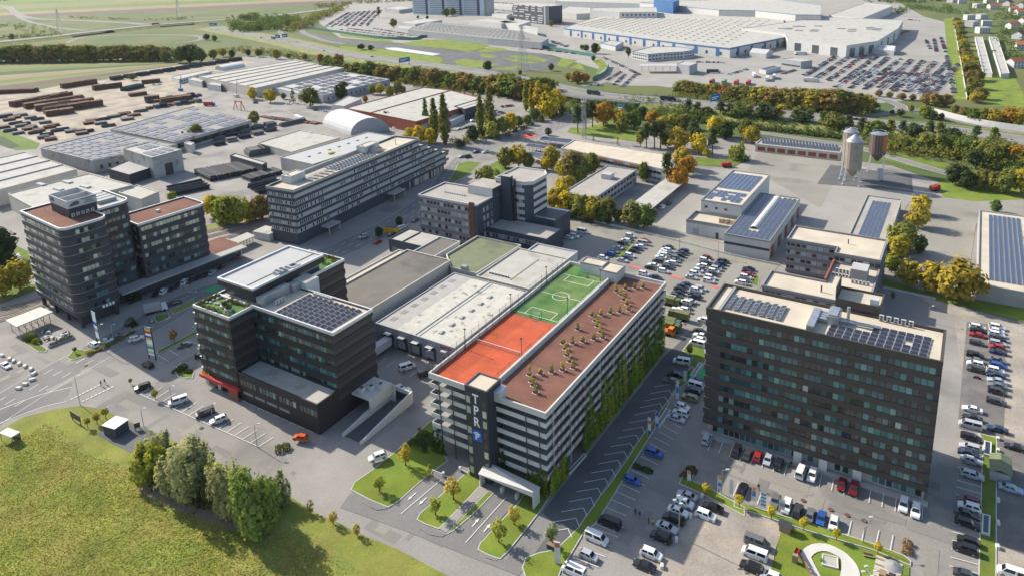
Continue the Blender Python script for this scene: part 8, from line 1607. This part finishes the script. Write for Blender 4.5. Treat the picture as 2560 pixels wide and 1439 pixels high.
# ------------------------------------------------------------------ street furniture
def lamp(t, base, top, lab, arms=1, ang=0.0):
    g, h = tall(t, base, top); h = min(max(h, 4), 14); l = thing('street_lamp', lab, 'lamp', g, ang); b = MB(); b.tube((0, 0, 0), (0, 0, h), .11, 'metal_galv', 7, .07); b.build('pole', l)
    for k in range(arms): a = k*2*pi/max(arms, 1); b = MB(); b.tube((0, 0, h-.1), (1.2*cos(a), 1.2*sin(a), h+.15), .05, 'metal_galv', 5); b.build('arm', l); b = MB(); b.box(1.1*cos(a)-.3, 1.1*cos(a)+.4, 1.1*sin(a)-.18, 1.1*sin(a)+.18, h+.1, h+.26, 'wall_white', rot=0); b.build('lamp_head', l)
for t, x, y, tp, n, lab in (('F', 201, 1013, 940, 1, 'tall street lamp on the lawn tip at the crossing'), ('g', 1070, 315, 185, 1, 'street lamp beside the small dark billboard'), ('g', 1278, 122, 20, 1, 'street lamp in the bay row behind the white van'), ('g', 1580, 245, 155, 1, 'street lamp in the bay row beside the dark grey van'), ('g', 1915, 470, 300, 1, 'street lamp at the end of the service road bays'), ('n', 1222, 935, 460, 4, 'tall mast lamp with four heads beside the parked sedans'), ('n', 1772, 382, 75, 1, 'street lamp between the banner flags'), ('o', 1625, 805, 478, 1, 'street lamp on the verge beside the empty bays'), ('d', 768, 1175, 985, 1, 'street lamp beside the white striped pylon'), ('d', 848, 1118, 985, 1, 'street lamp on the boulevard median hedge'), ('d', 265, 1078, 1000, 1, 'street lamp by the cafe terrace'), ('d', 1380, 772, 715, 2, 'street lamp before the rounded tower shops'), ('d', 1447, 817, 765, 2, 'street lamp beside the dark parked sedan'), ('j', 705, 135, 50, 1, 'street lamp by the low wall and shrubs'), ('j', 1312, 425, 195, 1, 'street lamp at the head of the second car row'), ('j', 1890, 565, 338, 1, 'street lamp at the head of the third car row'), ('j', 490, 445, 325, 1, 'street lamp in the green strip of the first car row'), ('F', 2163, 1520, 1428, 4, 'mast lamp with four white heads on the play lawn'), ('e', 648, 1345, 1180, 1, 'street lamp at the left corner of the garage'), ('c', 405, 1250, 1125, 1, 'tall lamp mast beside the fire station'), ('f', 1845, 965, 850, 1, 'street lamp behind the brown tower')): lamp(t, (x, y), tp, lab, n, .6)
def totem(t, L, Rr, top, lab, cols):
    a, e = P(t, *L), P(t, *Rr); g, h = tall(t, L, top); d = e-a; w = max(2.2, min(3.2, d.length)); s = thing('sign_pylon', lab, 'sign', a, atan2(d.y, d.x))
    for x in (0, w): b = MB(); b.box(x-.12, x+.12, -.15, .15, 0, h, 'metal_dark'); b.build('post', s)
    n = len(cols); z0 = h*.12
    for i, c in enumerate(cols): z = h-(i+1)*(h-z0)/n; b = MB(); b.box(.13, w-.13, -.1, .1, z+.06, z+(h-z0)/n-.02, c); b.build('sign_panel', s)
totem('y', (742, 965), (800, 1005), 615, 'tall pylon sign with white panels and one blue panel', ['letter_white', 'letter_white', 'letter_white', 'paint_blue', 'letter_white', 'wall_grey', 'letter_white', 'letter_white'])
totem('y', (1342, 1165), (1418, 1185), 795, 'tall pylon sign with red and blue stripes among white panels', ['wall_grey', 'letter_yellow', 'letter_red', 'letter_white', 'paint_blue', 'letter_yellow', 'letter_white', 'letter_white', 'wall_white', 'paint_green', 'letter_white', 'wall_white', 'letter_white'])
def banner(t, base, top, lab, cols, w=.75):
    g, h = tall(t, base, top); h = min(max(h, 3.5), 9); f = thing('banner_flag', lab, 'flag', g, .1); b = MB(); b.tube((0, 0, 0), (0, 0, h), .05, 'metal_light', 5); b.build('pole', f); n = len(cols); z0 = h*.22
    for i, c in enumerate(cols):
        za, zb = h-(i+1)*(h-z0)/n, h-i*(h-z0)/n; b = MB()
        for s in range(3): x0, x1 = .06+s*w/3, .06+(s+1)*w/3; y0, y1 = .08*sin(s*2.0), .08*sin((s+1)*2.0); b.face([(x0, y0, za), (x1, y1, za), (x1, y1, zb), (x0, y0, zb)], c)
        b.build('cloth', f)
Z5 = lambda x, y: (1680+x*.1094, 1180+y*.1094)
mat('cloth_orange', (.55, .25, .08), .8); mat('cloth_blue', (.06, .20, .45), .8); mat('cloth_pale', (.55, .55, .56), .8)
for (x, y), tp, lab, cols in ((( 345, 245), 0, 'pale feather flag in the corner bed', ['cloth_orange', 'cloth_pale', 'cloth_pale']), ((1040, 465), 65, 'orange, white and blue feather flag beside the yellow ball tree', ['cloth_orange', 'cloth_pale', 'cloth_blue', 'cloth_pale']), ((1310, 565), 150, 'white feather flag before the black sedan', ['cloth_pale', 'cloth_pale']), ((1815, 725), 320, 'blue and orange feather flag beside the black sedan', ['cloth_orange', 'cloth_blue', 'cloth_pale']), ((2010, 870), 425, 'upright banner with blue squares on the verge', ['cloth_pale', 'cloth_blue', 'cloth_pale', 'cloth_blue', 'cloth_pale', 'cloth_blue', 'cloth_pale', 'cloth_blue', 'cloth_pale']), ((2440, 905), 590, 'grey and white banner leaning by the grey hatchback', ['cloth_pale', 'wall_grey', 'cloth_pale'])): q = Z5(x, y); banner('F', q, Z5(0, tp)[1], lab, cols, .75 if 'feather' in lab else 1.1)
for t, b_, tp, lab, cols in (('h', (2290, 400), 245, 'white banner with red lettering colours on the sawtooth strip', ['cloth_pale', 'paint_red', 'cloth_pale', 'cloth_pale', 'paint_blue']), ('h', (2345, 345), 208, 'blue and white banner beside the glass skylight', ['paint_blue', 'cloth_pale', 'cloth_pale', 'paint_blue']), ('k', (335, 985), 850, 'slim white flag on the strip between the car rows', ['cloth_pale', 'cloth_pale']), ('k', (370, 955), 862, 'slim green flag on the strip between the car rows', ['paint_green', 'paint_green']), ('k', (262, 1165), 950, 'white and blue flag on the strip between the car rows', ['cloth_pale', 'cloth_blue', 'cloth_pale'])): banner(t, b_, tp, lab, cols)
def billboard(t, A, B, top, lab):
    a, e = P(t, *A), P(t, *B); g, h = tall(t, A, top); d = e-a; w = d.length; s = thing('billboard', lab, 'billboard', a, atan2(d.y, d.x))
    for x in (w*.1, w*.9): b = MB(); b.box(x-.08, x+.08, -.08, .08, 0, h, 'metal_dark'); b.build('post', s)
    b = MB(); b.box(0, w, -.14, -.06, h*.35, h, 'metal_dark'); b.box(.1, w-.1, -.06, .04, h*.4, h-.1, 'wall_grey'); b.build('board', s)
billboard('g', (535, 265), (610, 310), 195, 'large dark billboard on the lawn by the ball trees'); billboard('g', (1005, 350), (1048, 335), 295, 'small dark billboard beside the grey kiosk')
k_ = thing('kiosk', 'small grey transformer kiosk with pale roof on the gravel bed', 'kiosk', P('g', 872, 362), radians(10)); b = MB(); b.box(-2.2, 2.2, -2.0, 2.0, 0, 3.0, 'clad_blue'); b.build('wall', k_); b = MB(); b.box(-2.35, 2.35, -2.15, 2.15, 3.01, 3.2, 'metal_light'); b.build('roof', k_); obj('door', pane_mesh(1.1, 2.2, 'metal_dark'), k_, (.4, -2.03, .1))
s_ = thing('shelter', 'small bus shelter with white roof on the meadow edge', 'shelter', P('g', 85, 425), radians(8)); b = MB(); b.box(-2.6, 2.6, -1.2, 1.2, 2.5, 2.7, 'wall_white'); b.build('roof', s_); b = MB(); b.box(-2.5, 2.5, 1.05, 1.12, .2, 2.5, 'glass_far'); b.build('rear_glass', s_)
for x in (-2.4, 2.4): b = MB(); b.box(x-.06, x+.06, -1.0, -.9, 0, 2.5, 'metal_dark'); b.build('post', s_)
for k, (x, y) in enumerate(((25, 540), (120, 582), (170, 608), (240, 642), (310, 672), (385, 707), (420, 765), (400, 838), (310, 893), (230, 945))): p = P('F', x*.2031, 780+y*.2031); b = MB(); b.box(-.85, .85, -.45, .45, 0, .75, 'concrete_pale', taper=.08); b.build('concrete_block', None, loc=p, rz=[.1, -.5, -.5, -.5, -.5, -.6, -1.2, 1.2, .5, .4][k], label='pale concrete block edging the curved lot by the crossing', cat='block', group='concrete blocks round the curved lot')
for k, (t, x, y) in enumerate((('m', 540, 75), ('m', 540, 192), ('m', 540, 692), ('m', 540, 918), ('m', 536, 1160), ('n', 1520, 425), ('n', 1375, 680), ('n', 1192, 985), ('n', 1005, 1330))): b = MB(); b.box(-.35, .35, -.6, .6, 0, .8, 'concrete_pale', taper=.15); b.build('concrete_block', None, loc=P(t, x, y), rz=.05*k, label='small concrete block '+('along the green strip kerb' if t == 'm' else 'on the line between tarmac and gravel lot'), cat='block', group='concrete blocks by the green strip' if t == 'm' else 'concrete blocks by the gravel lot')
# cafe terrace
cf = thing('cafe_terrace', 'paved cafe terrace with tables and white planters beside the rounded tower', 'terrace', (0, 0, 0)); zq = lambda x, y: P('F', x*.2031, 780+y*.2031)
b = MB(); q = [zq(*p) for p in ((480, 330), (640, 190), (900, 290), (600, 430))]; b.prism(ccw([(p.x, p.y) for p in q]), .02, .14, 'concrete_yard'); b.build('paving', cf)
A, B = zq(610, 430), zq(905, 315)
for k in range(9): p = A.lerp(B, (k+.5)/9); b = MB(); b.box(p.x-.75, p.x+.75, p.y-.3, p.y+.3, .1, .75, 'wall_white', 'soil', rot=atan2((B-A).y, (B-A).x)); b.build('planter', cf); leafball('planter_shrub', cf, (p.x, p.y, 1.0), .55, 40, (.05, .075, .02))
for k in range(13):
    p = zq(random.uniform(540, 840), random.uniform(240, 360)); b = MB(); b.lathe((p.x, p.y, .14), [(.05, 0), (.05, .72), (.5, .73), (.5, .77)], 'wall_white' if k % 3 else 'metal_dark', 10); b.build('table', cf)
    for s in range(3): a = s*2.1; b = MB(); x, y = p.x+.85*cos(a), p.y+.85*sin(a); b.box(x-.22, x+.22, y-.22, y+.22, .14, .6, 'wall_white' if (k+s) % 2 else 'metal_dark'); b.box(x-.22, x+.22, y+.16, y+.22, .6, 1.0, 'wall_white' if (k+s) % 2 else 'metal_dark'); b.build('chair', cf)
# play lawn
sl_ = thing('playground_slide', 'red playground slide on the play lawn mound', 'slide', P('o', 780, 960), radians(90)); b = MB(); b.face([(-1.6, -.35, 1.9), (-1.6, .35, 1.9), (1.8, .35, .25), (1.8, -.35, .25)], 'letter_red'); b.build('chute', sl_)
for s in (-.35, .35): b = MB(); b.face([(-1.6, s, 1.9), (1.8, s, .25), (1.8, s, .55), (-1.6, s, 2.25)], 'letter_red'); b.build('side_rail', sl_)
b = MB(); b.box(-2.4, -1.6, -.5, .5, 0, 1.9, 'timber'); b.build('platform', sl_)
sb = thing('sandbox', 'white walled sandbox with pale sand on the play lawn', 'sandbox', (0, 0, 0)); q = [P('o', *p) for p in ((1100, 955), (1305, 1000), (1310, 1150), (1095, 1095))]; qq = ccw([(p.x, p.y) for p in q]); b = MB(); b.ring(qq, inset(qq, .25), .1, .5, 'concrete_pale'); b.build('frame', sb); b = MB(); b.face([(x, y, .38) for x, y in inset(qq, .2)], 'membrane'); b.build('sand', sb)
leafball('toy_bush', None, P('o', 1100, 1020, .5), .5, 40, (.08, .35, .05), label='small bright green bush beside the sandbox', cat='bush')
fw = PP('o', [(800, 990), (870, 1090), (950, 1224), (1000, 1320)]); pf = thing('palisade', 'curving wooden palisade fence on the play lawn', 'fence', (0, 0, 0)); L_ = smooth_line(fw, 8)
for p in L_: b = MB(); b.tube((p.x, p.y, 0), (p.x, p.y, random.uniform(1.1, 1.5)), .16, 'timber', 6); b.build('stake', pf)
dk = thing('picnic_deck', 'wooden picnic deck with benches and grey round parasol', 'deck', (0, 0, 0)); q = [P('o', *p) for p in ((1790, 1000), (2110, 1080), (2090, 1400), (1760, 1330))]; qq = ccw([(p.x, p.y) for p in q]); x0, x1 = min(p[0] for p in qq), max(p[0] for p in qq); y0, y1 = min(p[1] for p in qq), max(p[1] for p in qq)
for k in range(14): y = y0+k*(y1-y0)/14; b = MB(); b.box(x0, x1, y+.03, y+(y1-y0)/14-.03, .1, .3, 'wall_cream' if k % 3 else 'timber'); b.build('board', dk)
for k in range(3): b = MB(); b.box(x0+1+k*1.6, x0+2.2+k*1.6, y0+2.2, y0+3.6, .3, .95, 'metal_dark' if k % 2 else 'timber'); b.build('bench', dk)
p = P('o', 2010, 1085, 2.4); b = MB(); b.lathe((p.x, p.y, 2.2), [(1.7, 0), (1.0, .35), (.05, .7)], 'clad_grey', 14); b.tube((p.x, p.y, .3), (p.x, p.y, 2.8), .05, 'metal_dark'); b.build('parasol', dk)
ph = thing('playhouse', 'small dark playhouse at the corner of the play lawn', 'playhouse', P('o', 630, 640)); b = MB(); b.box(-1.1, 1.1, -.9, .9, 0, 1.7, 'timber'); b.build('wall', ph); b = MB(); b.face([(-1.3, -1.1, 1.65), (1.3, -1.1, 1.65), (1.3, 0, 2.5), (-1.3, 0, 2.5)], 'metal_dark'); b.face([(1.3, 1.1, 1.65), (-1.3, 1.1, 1.65), (-1.3, 0, 2.5), (1.3, 0, 2.5)], 'metal_dark'); b.build('roof', ph)
fb = thing('garden_bench', 'pale bench beside the ball tree on the play lawn', 'bench', P('o', 1690, 985), .2); b = MB(); b.box(-.9, .9, -.25, .25, .42, .5, 'timber'); b.build('seat', fb); b = MB(); b.box(-.9, .9, .2, .27, .55, .95, 'timber'); b.build('backrest', fb)
for x in (-.7, .7): b = MB(); b.box(x-.05, x+.05, -.25, .25, 0, .42, 'metal_dark'); b.build('leg', fb)
# glass skylights and huts in the strips
def skybox(t, pts, h, lab, m='water', frame='concrete_pale'):
    q = ccw([(p.x, p.y) for p in PP(t, pts)]); s = thing('skylight_box', lab, 'skylight', (0, 0, 0)); b = MB(); b.ring(q, inset(q, .3), 0, h, frame); b.build('frame', s); b = MB(); b.face([(x, y, h-.1) for x, y in inset(q, .25)], m); b.build('glass', s)
skybox('m', [(398, 100), (476, 120), (470, 258), (392, 235)], .7, 'long glass skylight set in the green strip by the silver sedans'); skybox('m', [(378, 835), (464, 858), (458, 1050), (370, 1025)], .7, 'long glass skylight set in the green strip by the black estate'); skybox('h', [(1685, 662), (1815, 522), (1838, 535), (1705, 682)], .4, 'glass skylight at the foot of the garage side'); skybox('h', [(2340, 320), (2425, 195), (2465, 210), (2378, 335)], .7, 'glass skylight beside the blue and white banner'); skybox('k', [(395, 918), (485, 790), (520, 805), (437, 930)], .7, 'dark glass skylight beside the green charging bays', 'glass_dark')
hut = thing('transformer_hut', 'small transformer hut with green gable roof in the strip', 'hut', P('m', 555, 420)); b = MB(); b.box(-1.9, 1.9, -3.2, 3.2, 0, 2.6, 'wall_grey'); b.build('wall', hut); b = MB(); b.face([(-2.2, -3.5, 2.6), (0, -3.5, 3.4), (0, 3.5, 3.4), (-2.2, 3.5, 2.6)], 'roof_green'); b.face([(0, -3.5, 3.4), (2.2, -3.5, 2.6), (2.2, 3.5, 2.6), (0, 3.5, 3.4)], 'roof_green'); b.build('roof', hut)
cb = thing('container', 'orange skip container by the small slate shop', 'container', P('e', 382, 300), .2); b = MB(); b.box(-3, 3, -1.2, 1.2, .1, 2.5, 'letter_yellow'); b.build('box', cb); b = MB(); b.box(-2.9, 2.9, -1.1, 1.1, 2.5, 2.52, 'metal_dark'); b.build('opening', cb)
pt_ = thing('tree_planter', 'young tree in a dark square planter by the kerbed lawn', 'planter', P('h', 1582, 1215)); b = MB(); b.box(-.9, .9, -.9, .9, 0, 1.2, 'clad_slate', 'soil'); b.build('tub', pt_); cr, tr, H = bank('young', 1); obj('trunk', tr, pt_, (0, 0, 1.1)); obj('crown', cr, pt_, (0, 0, 1.1), color=(.15, .19, .05))
s3 = thing('info_stele', 'slim white information stele on the right lawn tip', 'sign', P('h', 1620, 1340), .3); b = MB(); b.box(-.6, .6, -.12, .12, 0, 5.4, 'wall_white'); b.build('slab', s3); b = MB(); b.box(-.5, .5, -.15, -.12, 4.2, 5.2, 'orange_panel'); b.build('panel', s3); b = MB(); b.box(-1.2, 1.2, -.8, .8, 0, .18, 'concrete_pale'); b.build('plinth', s3)
# ------------------------------------------------------------------ masts, pylons, gantry signs
def lattice(name, lab, cat, t, base, top, w0, w1, arms=(), m='metal_galv', r=.14):
    g, h = tall(t, base, top); L = thing(name, lab, cat, g); n = max(6, int(h/3.2)); b = MB(); c = lambda z, k: ((w0+(w1-w0)*z/h)/2*(1 if k in (0, 3) else -1), (w0+(w1-w0)*z/h)/2*(1 if k < 2 else -1), z)
    for k in range(4): b.tube(c(0, k), c(h, k), r, m, 5)
    b.build('leg_frame', L); b = MB()
    for i in range(n):
        z0, z1 = h*i/n, h*(i+1)/n
        for k in range(4): b.tube(c(z0, k), c(z1, (k+1) % 4), r*.55, m, 4); b.tube(c(z1, k), c(z1, (k+1) % 4), r*.55, m, 4)
    b.build('bracing', L)
    for f, a in arms: b = MB(); b.tube((-a, 0, h*f), (a, 0, h*f), r, m, 5); b.tube((-a, 0, h*f), (0, 0, h*(f+.05)), r*.6, m, 4); b.tube((a, 0, h*f), (0, 0, h*(f+.05)), r*.6, m, 4); b.build('cross_arm', L)
    return L, h
L, h = lattice('telecom_mast', 'grey lattice telecom mast with antennas by the lawn', 'mast', 'b', (1818, 1035), 745, 2.4, 1.6)
b = MB(); b.lathe((0, 0, h*.95), [(1.9, 0), (2.0, .15), (1.9, .3)], 'metal_galv', 12); b.build('platform', L)
for a in range(6): b = MB(); b.box(1.8*cos(a*1.05)-.2, 1.8*cos(a*1.05)+.2, 1.8*sin(a*1.05)-.2, 1.8*sin(a*1.05)+.2, h*.96, h*1.06, 'wall_white'); b.build('antenna', L)
lattice('power_pylon', 'lattice power pylon on the test track infield', 'pylon', 'b', (1362, 528), 200, 9, 1.2, ((.72, 7), (.86, 6), (.96, 4)), r=.2); lattice('power_pylon', 'far lattice power pylon beside the viaduct', 'pylon', 'a', (450, 245), 70, 8, 1.2, ((.72, 7), (.9, 5)), r=.2); lattice('power_pylon', 'far lattice power pylon among the upper fields', 'pylon', 'a', (1335, 145), 0, 8, 1.2, ((.75, 7), (.92, 5)), r=.2); lattice('power_pylon', 'yellowish lattice pylon standing in the factory car park', 'pylon', 'c', (1835, 600), 455, 7, 1.2, ((.75, 6), (.92, 5)), 'wall_cream', r=.18)
def roadsign(t, A, B, base, lab, post=True):
    a, e = P(t, *A, 7), P(t, *B, 7); d = e-a; g = thing('road_sign', lab, 'sign', (a.x, a.y, 0), atan2(d.y, d.x)); w = max(6, d.length)
    b = MB(); b.box(0, w, -.15, .15, 7, 12, 'wall_blue'); b.build('panel', g); b = MB(); b.box(w*.1, w*.8, -.2, -.16, 9.6, 10.2, 'letter_white'); b.box(w*.1, w*.6, -.2, -.16, 8.3, 8.9, 'letter_white'); b.build('lettering_bars', g)
    for x in (.2, w-.2): b = MB(); b.tube((x, .3, 0), (x, .3, 12.3), .2, 'metal_galv', 6); b.build('post', g)
roadsign('b', (440, 470), (520, 458), 0, 'large blue gantry sign beside the motorway belt'); roadsign('a', (1560, 195), (1615, 192), 0, 'blue gantry sign at the end of the viaduct'); roadsign('a', (2050, 285), (2085, 285), 0, 'blue gantry sign left of the slip road'); roadsign('a', (2100, 280), (2140, 278), 0, 'blue gantry sign right of the slip road'); roadsign('c', (225, 760), (300, 745), 0, 'tall blue gantry sign behind the pine row'); roadsign('b', (2065, 830), (2095, 835), 0, 'blue road sign below the motorway bridge')
# fire engines
for (x, y), lab, h_ in (((345, 1245), 'red fire engine beside the tall lamp mast', 30), ((1895, 1420), 'red fire engine at the yard corner by the thicket', 60)): p = P('c', x, y); lorry((p.x, p.y, .1), radians(h_), (.4, .03, .02), (.30, .03, .025), lab, 5.5, boxh=1.5)
# ------------------------------------------------------------------ people
def person(t, x, y, lab, top, legs, h=1.75, face=0.0, stride=.25, carry=False):
    """one continuous figure grown over a jointed skeleton"""
    me = bpy.data.meshes.new('figure'); s = h/1.75
    V = [(0, 0, .95), (0, 0, 1.15), (.02, 0, 1.38), (.03, 0, 1.52), (.05, 0, 1.66), (.02, .2, 1.40), (-.06*stride*4, .27, 1.14), (.1, .27, .90), (.02, -.2, 1.40), (.08*stride*4, -.27, 1.14), (.12, -.25, .92), (0, .1, .9), (stride*.7, .11, .50), (stride*.6, .11, .08), (stride*.6+.16, .12, .05), (0, -.1, .9), (-stride*.4, -.11, .50), (-stride*1.1, -.11, .10), (-stride*1.1+.15, -.12, .05)]
    Eg = [(0, 1), (1, 2), (2, 3), (3, 4), (2, 5), (5, 6), (6, 7), (2, 8), (8, 9), (9, 10), (0, 11), (11, 12), (12, 13), (13, 14), (0, 15), (15, 16), (16, 17), (17, 18)]
    Rd = [.145, .14, .155, .06, .105, .075, .055, .045, .075, .055, .045, .10, .075, .055, .05, .10, .075, .055, .05]
    me.from_pydata([(a*s, b*s, c*s) for a, b, c in V], Eg, []); o = bpy.data.objects.new('tmp', me); COL.objects.link(o)
    sk = o.modifiers.new('skin', 'SKIN'); 
    for i, r in enumerate(Rd): me.skin_vertices[0].data[i].radius = (r*s, r*s*(.8 if i in (0, 1, 2) else 1)) ; me.skin_vertices[0].data[i].use_root = (i == 0)
    o.modifiers.new('sub', 'SUBSURF').levels = 1; dg = bpy.context.evaluated_depsgraph_get(); m2 = bpy.data.meshes.new_from_object(o.evaluated_get(dg)); bpy.data.objects.remove(o)
    m2.materials.clear()
    for nm in (top, legs, 'skin'): m2.materials.append(MATS[nm])
    for p in m2.polygons: z = p.center.z/s; r_ = abs(p.center.y)/s; p.material_index = 2 if (z > 1.53 or (z < .97 and r_ > .21)) else (0 if z > .95 else 1); p.use_smooth = True
    g = obj('person', m2, None, P(t, x, y)+Vector((0, 0, .07)), face, lab, 'person')
    b = MB(); b.lathe((.03*s, 0, 1.63*s), [(.1*s, 0), (.115*s, .06*s), (.09*s, .12*s), (.02*s, .15*s)], 'hair', 10); b.build('hair', g)
    if carry: b = MB(); b.box(.05, .35, -.36, -.2, .6, .95, 'metal_dark'); b.build('bag', g)
mat('cloth_dark', (.025, .027, .035), .9); mat('cloth_navy', (.03, .04, .07), .9); mat('cloth_hiviz', (.35, .6, .06), .8); mat('cloth_grey', (.12, .12, .13), .9)
for a in (('n', 662, 655, 'person in black jacket walking beside a dark blue companion on the aisle', 'cloth_dark', 'cloth_dark', 1.78, 2.0, .3), ('n', 715, 690, 'person in dark blue jacket walking beside the black jacket', 'cloth_navy', 'cloth_grey', 1.75, 2.0, .25), ('n', 832, 770, 'person in dark clothes standing next to the yellow vest', 'cloth_dark', 'cloth_navy', 1.76, .4, .1), ('n', 890, 785, 'person in bright yellow safety vest on the parking aisle', 'cloth_hiviz', 'cloth_dark', 1.75, 3.4, .12), ('i', 584, 790, 'person in black walking across the sunny aisle before the tower', 'cloth_dark', 'cloth_dark', 1.75, -1.2, .35)): person(*a[:6], h=a[6], face=a[7], stride=a[8])
for x, y, lab in ((1248, 905, 'person in dark coat on the dashed crossing, nearer the lawn'), (1292, 880, 'person in dark coat on the dashed crossing, nearer the bays')): person('F', x*.2031, 780+y*.2031, lab, 'cloth_dark', 'cloth_dark', face=.4, stride=.28)
person('e', 478, 1350, 'person in dark clothes loading the white van in the dock yard', 'cloth_dark', 'cloth_dark', face=1.0, stride=.1)
# ------------------------------------------------------------------ air
hm = bpy.data.materials.new('air'); hm.use_nodes = True; MATS['air'] = hm; hm.node_tree.nodes.remove(hm.node_tree.nodes['Principled BSDF']); pv = hm.node_tree.nodes.new('ShaderNodeVolumePrincipled')
pv.inputs['Color'].default_value = (.93, .96, 1, 1); pv.inputs['Density'].default_value = .00002; hm.node_tree.links.new(pv.outputs[0], hm.node_tree.nodes['Material Output'].inputs['Volume'])
b = MB(); b.box(-6100, 3100, -600, 6200, -1.2, 124, 'air'); b.build('haze', None, kind='stuff', label='thin pale haze lying over the whole plain', cat='haze')
